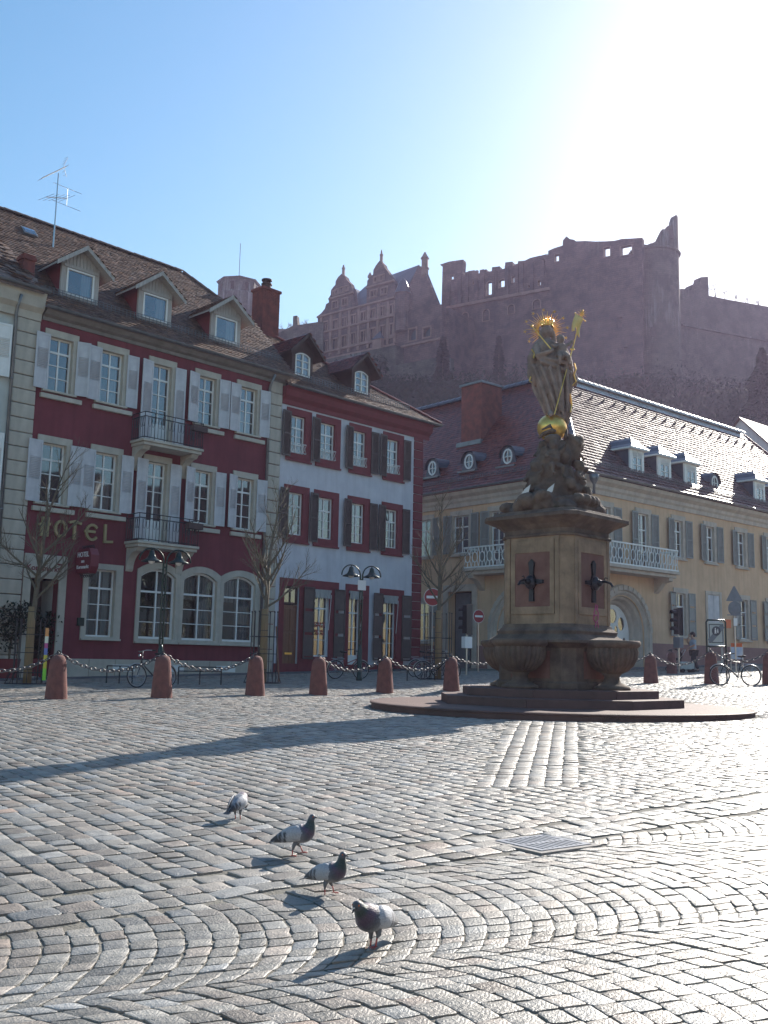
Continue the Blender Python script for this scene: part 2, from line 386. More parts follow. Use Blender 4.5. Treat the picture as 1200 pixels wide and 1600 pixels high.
def window(par, dz, u0, u1, z0, z1, rise=0, cols=2, rows=3, tr=0.28, fw=0.06, depth=0.17, trim=None, tl=0.16, trr=0.16, tt=0.2, tb=0.05, proud=0.05,
           single=True, curtain=None, sill=True, panel=0.0, sillm=None, dy=0.0, bar=0.028, wmat=None, tiltopen=False, name='window'):
    """par: building root; dz: height of the root. returns the hole polygon"""
    hole = opening(u0, u1, z0, z1, rise)
    mb = MB()
    if trim is not None:
        outer = opening(u0 - tl, u1 + trr, z0 - tb, z1 + tt, rise)
        mb.slab(outer, [hole], -proud + dy, 0.012 + dy)
        big = opening(u0 - 0.028, u1 + 0.028, z0 - 0.028, z1 + 0.028, rise); mb.slab(big, [hole], 0.013 + dy, depth + 0.03 + dy)
        w = part(name, mb, trim, par, loc=(0, 0, -dz))
        L0 = (0, 0, 0); big = opening(u0 - 0.03, u1 + 0.03, z0 - 0.03, z1 + 0.03, rise)
    else:
        # a thin timber rebate is the part itself
        mb.slab(hole, [opening(u0 + 0.02, u1 - 0.02, z0 + 0.02, z1 - 0.02, rise)], depth - 0.03 + dy, depth + 0.05 + dy)
        w = part(name, mb, wmat or M['white'], par, loc=(0, 0, -dz)); L0 = (0, 0, 0); big = hole
    W, H = u1 - u0, z1 - z0
    zt = z1 - H * tr if tr > 0 else z1
    cw = 0.055 if cols > 1 else 0
    polys = []
    if rise > 0:
        wv = W / 2; R = (wv * wv + rise * rise) / (2 * rise); cc = (u0 + u1) / 2
        ft = lambda u: z1 - R + math.sqrt(max(R * R - (u - cc) ** 2, 0)) - fw
    else: ft = None
    edges = []
    inner = W - 2 * fw - cw * (cols - 1)
    for c in range(cols):
        a = u0 + fw + c * (inner / cols + cw); edges.append((a, a + inner / cols))
    zb = z0 + fw + panel
    for a, b in edges:
        if tr > 0:
            polys.append(cell(a, b, zt + 0.035, z1 - fw, ft if rise > 0 else None))
            ztop = zt - 0.035
        else: ztop = z1 - fw
        h = (ztop - zb - bar * (rows - 1)) / rows
        for r in range(rows):
            q = zb + r * (h + bar)
            if tr <= 0 and r == rows - 1 and rise > 0: polys.append(cell(a, b, q, 0, ft))
            else: polys.append([(a, q), (b, q), (b, q + h), (a, q + h)])
    fr = MB(); fr.slab(hole, polys, depth - 0.035 + dy, depth + 0.02 + dy)
    part('frame', fr, wmat or M['white'], w)
    if single:
        for p in polys:
            g = MB(); g.add([(x, depth + dy, z) for x, z in p], [tuple(range(len(p)))]); part('pane', g, M['glass'], w, fix=False)
    else:
        g = MB()
        for p in polys: g.add([(x, depth + dy, z) for x, z in p], [tuple(range(len(p)))])
        part('glazing', g, M['glass'], w, fix=False)
    if sill:
        s_ = MB(); s_.box(u0 - tl, u1 + trr, -proud - 0.09 + dy, depth - 0.05 + dy, z0 - tb - 0.07, z0 - tb + 0.0 if trim is not None else z0)
        part('sill', s_, sillm or trim or M['white'], w, bevel=0.01)
    if curtain:
        cu = MB()
        for a, b, z_0, z_1 in curtain:
            n = max(3, int((b - a) / 0.07)); pts = [(a + (b - a) * i / n, depth + 0.16 + dy + 0.03 * (i % 2)) for i in range(n + 1)]
            for i in range(n): cu.add([(pts[i][0], pts[i][1], z_0), (pts[i + 1][0], pts[i + 1][1], z_0), (pts[i + 1][0], pts[i + 1][1], z_1), (pts[i][0], pts[i][1], z_1)], [(0, 1, 2, 3)])
        part('curtain', cu, M['curtain'], w, fix=False)
    return big
def shutter_mesh(w, h, m_, kind='louvre'):
    k = ('sh', round(w, 2), round(h, 2), m_.name, kind)
    if k in _cache: return _cache[k]
    mb = MB(); t = 0.04; e = 0.06
    mb.box(0, e, -t, 0, 0, h); mb.box(w - e, w, -t, 0, 0, h); mb.box(e, w - e, -t, 0, 0, e * 1.2); mb.box(e, w - e, -t, 0, h - e * 1.2, h)
    if kind == 'louvre':
        z_a, z_b = h * 0.36, h * 0.72
        mb.box(e, w - e, -t * 0.7, -t * 0.2, e * 1.2, z_a); mb.box(e, w - e, -t * 0.7, -t * 0.2, z_b, h - e * 1.2)
    elif kind == 'full':
        z_a, z_b = e * 1.2, h - e * 1.2; mb.box(e, w - e, -t, 0, h * 0.48, h * 0.48 + e)
    else:
        z_a = z_b = 0
        for q in (0.03, 0.36, 0.69):
            mb.box(e, w - e, -t * 0.55, -t * 0.2, h * q + 0.03, h * (q + 0.28)); mb.box(e, w - e, -t, 0, h * (q + 0.28) + 0.003, h * (q + 0.28) + e)
    if z_b > z_a:
        mb.box(e, w - e, -t * 0.15, -0.002, z_a + 0.003, z_b - 0.003)
        n = int((z_b - z_a) / 0.055)
        for i in range(n):
            z = z_a + (i + 0.25) * (z_b - z_a) / n
            mb.add([(e, -t, z), (w - e, -t, z), (w - e, -t * 0.25, z + 0.035), (e, -t * 0.25, z + 0.035), (e, -t + 0.006, z - 0.008), (w - e, -t + 0.006, z - 0.008)], [(0, 1, 2, 3), (4, 5, 1, 0)])
    me = mb.mesh('shutter', m_); _cache[k] = me; return me
def shutter(par, dz, u, z0, z1, w, side, m_, ang=0.0, kind='louvre', y=-0.07, label=None):
    """hinge at u; side -1 opens to the left of the window, +1 to the right"""
    me = shutter_mesh(w, z1 - z0, m_, kind)
    if side > 0: o = inst('shutter', me, par, (u, y, z0 - dz), (0, 0, -ang))
    else: o = inst('shutter', me, par, (u - w * math.cos(ang), y - w * math.sin(ang), z0 - dz), (0, 0, ang))
    if label: o['label'] = label
    return o
def inside(poly, x, y):
    poly = np.asarray(poly); c = np.zeros(len(x), bool); n = len(poly)
    for i in range(n):
        x0, y0 = poly[i]; x1, y1 = poly[(i + 1) % n]
        if y0 == y1: continue
        t = ((y0 > y) != (y1 > y)) & (x < (x1 - x0) * (y - y0) / (y1 - y0) + x0); c ^= t
    return c
def tiled_roof(name, par, m_, O, U, V, poly, tw=0.18, th=0.16, lift=0.0, M4=None, over=0.1, jit=0.012, label=None, loc=(0,0,0), thick=0.022, narrow=0.47):
    """rows of overlapping flat tiles over a polygon (a along U, b up the slope V)"""
    O, U, V = Vector(O), Vector(U).normalized(), Vector(V).normalized(); Nn = U.cross(V)
    if M4 is not None: O = M4 @ O; U = M4.to_3x3() @ U; V = M4.to_3x3() @ V; Nn = M4.to_3x3() @ Nn
    P = np.array(poly); a0, b0 = P.min(0); a1, b1 = P.max(0)
    A, B = np.meshgrid(np.arange(a0, a1 + tw, tw), np.arange(b0, b1 + th, th)); row = np.round((B - b0) / th).astype(int)
    A = A + (row % 2) * tw / 2; A = A.ravel(); B = B.ravel()
    ok = inside(P, A, B + th * 0.4); A, B = A[ok], B[ok]; n = len(A)
    j = RNG.normal(0, 1, (n, 4))
    w = tw * narrow; l = th * 1.08; t = thick
    h0 = 0.023 + thick + j[:, 0] * jit * 0.5; h1 = 0.012 + 0 * h0; A = A + j[:, 1] * 0.004; B = B + j[:, 2] * 0.006
    corners = []
    for da, db, hh in ((-w, 0, h0), (w, 0, h0 + j[:, 3] * 0.004), (w, l, h1), (-w, l, h1), (-w, 0, h0 - t), (w, 0, h0 - t)):
        corners.append(np.outer(A + da, U) + np.outer(B + db, V) + np.outer(hh + lift, Nn) + np.array(O))
    vs = np.stack(corners, 1).reshape(-1, 3); base = (np.arange(n) * 6)[:, None]
    fs = np.concatenate([base + np.array([0, 1, 2, 3]), base + np.array([4, 5, 1, 0])], 0)
    me = bpy.data.meshes.new(name); me.from_pydata(vs.tolist(), [], fs.tolist()); me.materials.append(m_)
    tone = np.clip(1 + RNG.normal(0, 0.22, n), 0.45, 1.7); hue = RNG.normal(0, 0.06, n)
    c = np.stack([tone * (1 + hue), tone, tone * (1 - hue), np.ones(n)], 1).repeat(6, 0)
    at_ = me.color_attributes.new('tone', 'FLOAT_COLOR', 'POINT'); at_.data.foreach_set('color', c.ravel().astype('f4'))
    o = link(name, me, par, loc, 'stuff')
    if label: o['label'] = label
    return o
def slope(zE, dE, k, D):   # point on a roof plane: eaves at depth dE height zE, slope k
    return zE + k * (D - dE)
def pl(poly, k):           # (u, D - dE) plan polygon -> (a, b) on the slope
    s_ = math.sqrt(1 + k * k); return [(a, d * s_) for a, d in poly]
def roof_slab(par, M4, pts, m_, dz, t=0.08, name='roof'):
    mb = MB(); mb.M = M4; n = len(pts); mb.add([(p[0], p[1], p[2]) for p in pts] + [(p[0], p[1], p[2] - t) for p in pts],
        [tuple(range(n)), tuple(range(n, 2 * n))[::-1]] + [(i, i + n, (i + 1) % n + n, (i + 1) % n) for i in range(n)])
    return part(name, mb, m_, par, loc=(0, 0, -dz))
def ridge(par, a, b, m_, dz, M4=None, step=0.36, r=0.11, single=True):
    a, b = Vector(a), Vector(b); L_ = (b - a).length; n = max(1, int(L_ / step)); d = (b - a) / n
    mb = MB(); k = 7
    x = d.normalized(); up = Vector((0, 0, 1)); up = (up - x * up.dot(x)).normalized(); s_ = x.cross(up)
    def ring(p, rr): return [p + (s_ * math.cos(PI * i / (k - 1)) + up * math.sin(PI * i / (k - 1))) * rr for i in range(k)]
    def one(p):
        r0, r1 = ring(p, r), ring(p + d * 1.08, r * 0.88)
        return r0 + r1, [(i, i + 1, k + i + 1, k + i) for i in range(k - 1)] + [tuple(range(k))]
    if single:
        vs, fs = one(Vector((0, 0, 0))); m1 = MB(); m1.add(vs, fs); me = m1.mesh('ridge_tile', m_)
        for i in range(n): inst('ridge_tile', me, par, a + d * i + Vector((0, 0, -dz + random.uniform(-0.008, 0.008))))
    else:
        mb.M = M4
        for i in range(n): vs, fs = one(a + d * i); mb.add(vs, fs)
        part('ridge_tiles', mb, m_, par, loc=(0, 0, -dz), kind='stuff', fix=False)
def gutter(par, dz, u0, u1, y, z, m_, M4=None, r=0.08):
    mb = MB(); mb.M = M4; k = 6; r0 = []
    for u in (u0, u1): r0 += [(u, y + r * math.cos(PI + PI * i / k), z + r * math.sin(PI + PI * i / k)) for i in range(k + 1)]
    mb.add(r0, [(i, i + 1, k + 2 + i, k + 1 + i) for i in range(k)]); mb.tube([(u0, y - r, z), (u1, y - r, z)], 0.018, 5)
    return part('gutter', mb, m_, par, loc=(0, 0, -dz), fix=False)
def snow_guard(par, dz, u0, u1, y, z, M4=None, m_=None):
    mb = MB(); mb.M = M4; h = 0.26
    for k in range(4): mb.tube([(u0, y, z + h * k / 3), (u1, y, z + h * k / 3)], 0.011, 4)
    n = int((u1 - u0) / 0.16)
    for i in range(n + 1):
        u = u0 + (u1 - u0) * i / n; mb.box(u - 0.008, u + 0.008, y - 0.008, y + 0.008, z - 0.1, z + h)
    return part('snow_guard', mb, m_ or M['zinc'], par, loc=(0, 0, -dz), fix=False)
def quoins(par, dz, u0, u1, z0, z1, m_, h=0.45, proud=0.07, ret=0.3, name='quoin_stone'):
    me = {}
    n = round((z1 - z0) / h); hh = (z1 - z0) / n; g = MB(); g.box(0, u1 - u0, -proud, ret, 0.012, hh - 0.012); mm = g.mesh(name, m_); fixn(mm)
    for i in range(n):
        o = inst(name, mm, par, (u0, random.uniform(-0.006, 0.006), z0 + i * hh - dz)); 
        b = o.modifiers.new('bevel', 'BEVEL'); b.width = 0.02; b.segments = 1
def cornice(par, dz, u0, u1, prof, m_, M4=None, name='cornice'):
    """profile of (outward, z) extruded along u"""
    mb = MB(); mb.M = M4; n = len(prof)
    mb.add([(u0, -a, z) for a, z in prof] + [(u1, -a, z) for a, z in prof], [(i, (i + 1) % n, n + (i + 1) % n, n + i) for i in range(n)] + [tuple(range(n))[::-1], tuple(range(n, 2 * n))])
    return part(name, mb, m_, par, loc=(0, 0, -dz))
def downpipe(par, dz, u, y, z0, z1, m_=None):
    mb = MB(); mb.tube([(u, y + 0.0, z0), (u, y, z1 - 0.5), (u, y - 0.05, z1 - 0.35), (u, -0.42, z1 + 0.05)], 0.055, 8)
    for z in np.arange(z0 + 1, z1 - 0.6, 2.2): mb.lathe([(0.066, -0.03), (0.066, 0.03)], (u, y, z), 8)
    return part('downpipe', mb, m_ or M['zinc'], par, smooth=True, loc=(0, 0, -dz))

# ================================================================ RED HOTEL
H = Fac((-10.23893526, 35.0, 0), 43.96)
ZH = 0.98
hotel = root_of(H, ZH, 'hotel_building', 'dark red three storey hotel with pale shutters, two balconies and three roof dormers', 'hotel')
hd = dict(par=hotel, dz=ZH)
CR_ = random.Random(4)
def rcurt(a, b, z0, z1):
    k = CR_.random()
    if k < 0.25: return None
    if k < 0.5: return full(a, b, z0, z1)
    if k < 0.68: return [(a + 0.05, b - 0.05, z0 + (z1 - z0) * 0.55, z1)]
    if k < 0.82: return [(a + 0.05, b - 0.05, z0, z0 + (z1 - z0) * 0.5)]
    return [(a + 0.04, a + 0.04 + (b - a) * CR_.uniform(0.3, 0.6), z0, z1)]
holes = []
HU_T = [(-2.08, -1.18), (-0.08, 0.85), (2.08, 2.94), (4.17, 5.03), (6.21, 7.1)]
full = lambda a, b, z0, z1: [(a + 0.05, a + 0.3, z0, z1), (b - 0.3, b - 0.05, z0, z1)]
for r, (z0, z1) in enumerate(((10.72, 12.62), (6.82, 8.88))):
    for i, (a, b) in enumerate(HU_T):
        zz = z0 if i != 2 else (9.55, 5.9)[r]
        holes.append(window(u0=a, u1=b, z0=zz, z1=z1, trim=M['cream'], tl=0.17, trr=0.2, tt=0.24, tb=0.02, proud=0.05, tr=0.27 if i != 2 else 0.18, rows=3,
                            panel=0.0 if i != 2 else 0.75, curtain=rcurt(a, b, zz, z1), sill=(i != 2), **hd))
        z_s0 = zz + 0.03 if i == 2 else z0 - 0.02
        shutter(hotel, ZH, a - 0.0, z_s0, z1 + 0.03, 0.52, -1, M['shutter'], CR_.choice((0.06, 0.12, 0.2, 0.32)))
        shutter(hotel, ZH, b + 0.13, z_s0, z1 + 0.03, 0.47, 1, M['shutter'], CR_.choice((0.04, 0.1, 0.16, 0.3)))
# stone sill courses under the windows
for z in (10.58, 6.68):
    for i, (a, b) in enumerate(HU_T):
        if i == 2: continue
        mb = MB(); mb.box(a - 0.22, b + 0.42, -0.13, -0.001, z - 0.18, z - 0.02); part('sill_course', mb, M['cream'], hotel, loc=(0, 0, -ZH), bevel=0.015)
GA = [(2.08, 3.6), (3.95, 5.49), (5.82, 7.39)]
holes.append(window(u0=-0.02, u1=1.05, z0=2.37, z1=4.72, trim=M['cream'], tl=0.2, trr=0.28, tt=0.2, tb=0.06, curtain=full(0, 1.05, 2.4, 4.7), **hd))
for k, (a, b) in enumerate(GA):
    holes.append(window(u0=a, u1=b, z0=2.36, z1=4.92, rise=0.3, trim=M['cream'], tl=0.16, trr=0.16 if k < 2 else 0.28, tt=0.24, tb=0.1, tr=0.33, fw=0.08, depth=0.13,
                        curtain=[(a + 0.8, b - 0.08, 2.4, 4.8)] + ([(a + 0.1, a + 0.75, 3.9, 4.75)] if k else []), **hd))
    if k:   # pier between two arches
        mb = MB(); mb.box(GA[k - 1][1] + 0.162, a - 0.162, -0.045, 0.01, 2.26, 4.75); part('pier', mb, M['cream'], hotel, loc=(0, 0, -ZH))
# doorway
door_h = [(-2.15, 0.9), (-1.12, 0.9), (-1.12, 4.25), (-2.15, 4.25)]
mb = MB(); mb.slab([(-2.42, 0.95), (-0.86, 0.95), (-0.86, 5.05), (-2.42, 5.05)], [[(-2.14, 1.0), (-1.13, 1.0), (-1.13, 4.24), (-2.14, 4.24)]], -0.07, 0.012)
d = part('doorway', mb, M['cream'], hotel, loc=(0, 0, -ZH), bevel=0.02)
mb = MB(); mb.box(-2.14, -1.13, 1.1, 1.18, 1.0, 4.24); part('door_leaf', mb, M['wood_dark'], d)
mb = MB(); mb.box(-1.12, -1.07, 0.36, 1.18, 1.0, 4.24); mb.box(-2.2, -2.15, 0.36, 1.18, 1.0, 4.24); part('door_reveal', mb, M['palegrey'], d)
mb = MB(); mb.box(-2.32, -0.98, -0.085, -0.072, 4.34, 4.92); part('name_board', mb, M['cream'], d)
for txt, sz, u, z in (('Kornmarkt', 0.27, -1.75, 4.5), ('7', 0.48, -1.16, 4.45)):
    o = inst('lettering', text_mesh(txt, sz, M['redtrim'], 0.006, bold=0.004), d, (u, -0.095, z), (PI / 2, 0, 0))
holes.append(door_h)
mb = MB(); mb.slab([(-2.45, 0.6), (8.4, 0.6), (8.4, 13.45), (-2.45, 13.45)], holes, 0.0, 0.35)
part('wall', mb, M['red'], hotel, loc=(0, 0, -ZH))
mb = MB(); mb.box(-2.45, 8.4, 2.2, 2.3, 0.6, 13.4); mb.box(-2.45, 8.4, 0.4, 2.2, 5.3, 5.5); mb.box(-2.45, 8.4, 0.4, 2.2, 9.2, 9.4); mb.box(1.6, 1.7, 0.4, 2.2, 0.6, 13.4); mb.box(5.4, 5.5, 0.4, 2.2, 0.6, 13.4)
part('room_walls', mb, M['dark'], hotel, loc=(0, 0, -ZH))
mb = MB(); mb.box(-3.3, -2.46, 0.36, 9.4, 0.6, 13.4); mb.box(8.3, 8.4, 0.36, 9.4, 0.6, 13.4); mb.box(-3.3, 8.4, 9.4, 9.6, 0.6, 13.4)
part('side_wall', mb, M['cream'], hotel, loc=(0, 0, -ZH))
# plinth of single blocks
for k in range(9):
    a = -0.84 + k * (9.2 / 9)
    mb = MB(); mb.box(a + 0.008, a + 9.2 / 9 - 0.008, -0.06, 0.0 - 0.002, 0.7, 1.6); part('plinth_block', mb, M['cream'], hotel, loc=(0, 0, -ZH), bevel=0.012)
for a in (1.1, 3.2, 5.6):
    mb = MB(); mb.box(a, a + 0.9, -0.085, -0.062, 1.18, 1.42); part('cellar_vent', mb, M['white'], hotel, loc=(0, 0, -ZH))
mb = MB(); mb.box(-0.35, -0.1, -0.06, -0.002, 2.72, 3.0); part('letter_box', mb, M['green_iron'], hotel, loc=(0, 0, -ZH))
quoins(hotel, ZH, -3.3, -2.46, 0.7, 13.0, M['cream'], 0.5)
quoins(hotel, ZH, 7.78, 8.42, 1.6, 13.2, M['cream'], 0.5)
cornice(hotel, ZH, -2.4, 8.6, [(0.002, 13.12), (0.05, 13.12), (0.07, 13.24), (0.2, 13.3), (0.34, 13.44), (0.36, 13.5), (0.002, 13.5)], M['soffit'])
gutter(hotel, ZH, -2.5, 8.75, -0.44, 13.52, M['zinc'])
downpipe(hotel, ZH, 7.68, -0.1, 1.0, 13.3)
downpipe(hotel, ZH, -3.38, -0.12, 1.0, 13.6)
# roof
KH = 1.03; E0, EZ = -0.42, 13.55
th = math.atan(KH)
plan = [(-2.4, 0), (8.75, 0), (8.75, 3.3), (7.3, 3.9), (6.2, 4.92), (-4.2, 4.92), (-4.2, 2)]
tiled_roof('roof_tiles', hotel, M['tile'], (0, E0, EZ - ZH), (1, 0, 0), (0, math.cos(th), math.sin(th)), pl(plan, KH), 0.17, 0.15)
roof_slab(hotel, None, [(a, E0 + d_, EZ + KH * d_) for a, d_ in plan], M['tile'], ZH)
zr = EZ + KH * 4.92
roof_slab(hotel, None, [(-4.2, 4.5, zr), (6.2, 4.5, zr), (8.6, 9.9, EZ), (-4.2, 9.9, EZ)], M['tile'], ZH)
roof_slab(hotel, None, [(6.2, 4.5, zr), (8.75, 2.9, EZ + KH * 3.3), (8.75, 9.9, EZ)], M['tile'], ZH)
ridge(hotel, (-4.1, 4.5, zr), (6.2, 4.5, zr), M['tile'], ZH, step=0.4, r=0.13)
ridge(hotel, (6.25, 4.5, zr), (7.3, 3.5, EZ + KH * 3.9 + 0.03), M['tile'], ZH, step=0.36)
snow_guard(hotel, ZH, -2.3, 8.4, 0.12, EZ + KH * 0.54 + 0.04)
# skylight
mb = MB(); mb.M = Matrix.Translation((-1.45, 3.3, EZ + KH * 3.72 + 0.06)) @ Matrix.Rotation(th, 4, 'X'); mb.box(-0.28, 0.28, -0.02, 0.5, -0.02, 0.06)
s_ = part('skylight', mb, M['zinc'], hotel, loc=(0, 0, -ZH)); mb = MB(); mb.M = Matrix.Translation((-1.45, 3.3, EZ + KH * 3.72 + 0.06)) @ Matrix.Rotation(th, 4, 'X'); mb.box(-0.22, 0.22, 0.04, 0.44, 0.062, 0.07); part('pane', mb, M['glass'], s_)
# antenna
ant = thing('tv_antenna', 'tall television antenna mast with two comb aerials on the hotel roof', 'antenna', H.o + H.u * -0.65 - H.n * 3.05 + np.array([0, 0, EZ + KH * 3.47]), PI / 2 - math.radians(H.az))
mb = MB(); mb.tube([(0, 0, -0.2), (0, 0, 3.05)], [0.035, 0.022], 6); part('mast', mb, M['steel'], ant)
mb = MB(); b_, e_ = Vector((-0.75, -0.2, 2.5)), Vector((0.35, 0.12, 3.5)); mb.tube([b_, e_], 0.02, 5)
for k in range(15):
    p = b_.lerp(e_, k / 14.5); mb.tube([p + Vector((0.10, -0.13, 0.1)), p + Vector((-0.10, 0.13, -0.1))], 0.007, 4)
for s2 in (-1, 1):
    for q in (0.1, 0.25, 0.4): mb.tube([e_ + Vector((-0.15 + q * .3, -0.12, s2 * q * .9)), e_ + Vector((-0.15 + q * .3, 0.12, s2 * q * .9))], 0.007, 4)
    mb.tube([e_ - Vector((0.1, 0, 0)), e_ + Vector((0.05, 0, s2 * 0.4))], 0.009, 4)
part('upper_aerial', mb, M['steel'], ant)
mb = MB(); b_, e_ = Vector((-0.5, -0.15, 1.85)), Vector((0.5, 0.15, 2.25)); mb.tube([b_, e_], 0.016, 5)
for k in range(5):
    p = b_.lerp(e_, k / 4); w_ = 0.32; mb.tube([p + Vector((-0.12, 0.35, -0.05)) * 1.1, p - Vector((-0.12, 0.35, -0.05)) * 1.1], 0.008, 4)
mb.tube([e_ + Vector((0, 0, -0.3)), e_ + Vector((0, 0, 0.42))], 0.012, 4)
for z in (-0.3, 0.42): mb.tube([e_ + Vector((-0.5, 0.2, z + 0.12)), e_ + Vector((0.5, -0.2, z - 0.12))], 0.009, 4)
part('lower_aerial', mb, M['steel'], ant)
# dormers
def gable_dormer(par, dz, c, D, zb, zw0, zw1, hw, ww, zap, zev, over, k, wallm, cheekm, roofm, trimm, arch=0.0, tilem=None, roofplane=None, wrows=1, wcols=1, label=None):
    zE, dE, kk = roofplane
    f = MB(); f.slab([(c - hw, zb), (c + hw, zb), (c + hw, zev + 0.02), (c, zap - 0.12), (c - hw, zev + 0.02)], [opening(c - ww, c + ww, zw0, zw1, arch)], D, D + 0.1)
    dm = part('dormer', f, wallm, par, loc=(0, 0, -dz), label=label)
    Dr = (zap - zE) / kk + dE; De = (zev - zE) / kk + dE
    ch = MB()
    for s2 in (-1, 1): ch.add([(c + s2 * hw, D + 0.1, zb - 0.3), (c + s2 * hw, D + 0.1, zev), (c + s2 * hw, De + 0.3, zev)] + [(c + s2 * (hw - 0.06), D + 0.1, zb - 0.3), (c + s2 * (hw - 0.06), D + 0.1, zev), (c + s2 * (hw - 0.06), De + 0.3, zev)], [(0, 1, 2), (3, 5, 4), (0, 3, 4, 1), (1, 4, 5, 2), (2, 5, 3, 0)])
    part('cheek', ch, cheekm, dm)
    if wallm is M['wood_grey']:
        bd = MB(); n = int(2 * hw / 0.13)
        for i in range(n):
            u = c - hw + 2 * hw * (i + 0.5) / n; zt = zap - 0.2 - (zap - zev - 0.15) * abs(u - c) / hw
            if zt > zw1 + 0.2: bd.box(u - 0.055, u + 0.055, D - 0.02, D - 0.002, zw1 + 0.14, zt)
        part('gable_boards', bd, wallm, dm)
        bt = MB(); bt.box(c - ww - 0.14, c + ww + 0.14, D - 0.05, D - 0.021, zw1 + 0.02, zw1 + 0.13); part('lintel', bt, wallm, dm)
    for s2 in (-1, 1):
        sl = MB(); hwr = hw + over; zlow = zap - (zap - zev) * hwr / hw
        Dl = (zlow - zE) / kk + dE
        a, b, c2, d2 = (c, D - 0.38, zap), (c + s2 * hwr, D - 0.38, zlow), (c + s2 * hwr, Dl + 0.25, zlow), (c, Dr + 0.2, zap)
        sl.add([a, b, c2, d2] + [(p[0], p[1], p[2] - 0.07) for p in (a, b, c2, d2)], [(0, 1, 2, 3), (4, 7, 6, 5), (0, 4, 5, 1), (1, 5, 6, 2), (2, 6, 7, 3), (3, 7, 4, 0)]); part('dormer_roof', sl, roofm, dm)
        # barge board
        bb = MB(); nx = Vector((s2 * hwr, 0, zlow - zap)).normalized(); q = 0.15
        bb.add([(c, D - 0.405, zap + 0.02), (c + s2 * (hwr + 0.02), D - 0.405, zlow + 0.02), (c + s2 * (hwr + 0.02), D - 0.405, zlow - q), (c, D - 0.405, zap - q),
                (c, D - 0.385, zap + 0.02), (c + s2 * (hwr + 0.02), D - 0.385, zlow + 0.02), (c + s2 * (hwr + 0.02), D - 0.385, zlow - q), (c, D - 0.385, zap - q)],
               [(0, 1, 2, 3), (4, 7, 6, 5), (0, 4, 5, 1), (1, 5, 6, 2), (2, 6, 7, 3), (3, 7, 4, 0)]); part('barge_board', bb, trimm, dm)
        ll = math.hypot(hwr, zap - zlow); vv = Vector((-s2 * hwr, 0, zap - zlow)).normalized()
        tp = [(0, 0), (Dl + 0.25 - D + 0.38, 0), (Dr + 0.2 - D + 0.38, ll), (0, ll)]
        if s2 < 0: tiled_roof('dormer_tiles', dm, tilem, (c - hwr, Dl + 0.25, zlow), (0, -1, 0), vv, [((Dl + 0.25 - D + 0.38) - a_, b_) for a_, b_ in tp], 0.17, 0.15)
        else: tiled_roof('dormer_tiles', dm, tilem, (c + hwr, D - 0.38, zlow), (0, 1, 0), vv, tp, 0.17, 0.15)
    hole = opening(c - ww, c + ww, zw0, zw1, arch)
    cols = [(c - ww + 0.06, c + ww - 0.06)] if wcols == 1 else [(c - ww + 0.06, c - 0.03), (c + 0.03, c + ww - 0.06)]
    polys = []
    R = (ww * ww + arch * arch) / (2 * arch) if arch else 1
    for a, b in cols:
        h = (zw1 - zw0 - 0.12 - 0.03 * (wrows - 1)) / wrows
        for r in range(wrows):
            z = zw0 + 0.06 + r * (h + 0.03)
            if arch and r == wrows - 1: polys.append(cell(a, b, z, 0, lambda u: zw1 - R + math.sqrt(R * R - (u - c) ** 2) - 0.06))
            else: polys.append([(a, z), (b, z), (b, z + h), (a, z + h)])
    fr = MB(); fr.slab(hole, polys, D - 0.03, D + 0.05); part('frame', fr, M['white'], dm)
    for p in polys: g = MB(); g.add([(x, D + 0.02, z) for x, z in p], [tuple(range(len(p)))]); part('pane', g, M['glass'], dm, fix=False)
    cu = MB(); cu.box(c + ww * 0.2, c + ww * 0.85, D + 0.14, D + 0.16, zw0, zw1); part('curtain', cu, M['curtain'], dm)
    bk = MB(); bk.box(c - hw + 0.07, c + hw - 0.07, D + 0.8, D + 0.85, zb - 0.3, zev); part('backing', bk, M['dark'], dm)
for c in (-0.95, 2.2, 5.55):
    gable_dormer(hotel, ZH, c, 0.22, 14.0, 14.36, 15.34, 0.74, 0.54, 16.2, 15.62, 0.36, 0, M['wood_grey'], M['redtrim'], M['wood_grey'], M['wood_grey'], 0, M['tile'], (EZ, E0, KH))
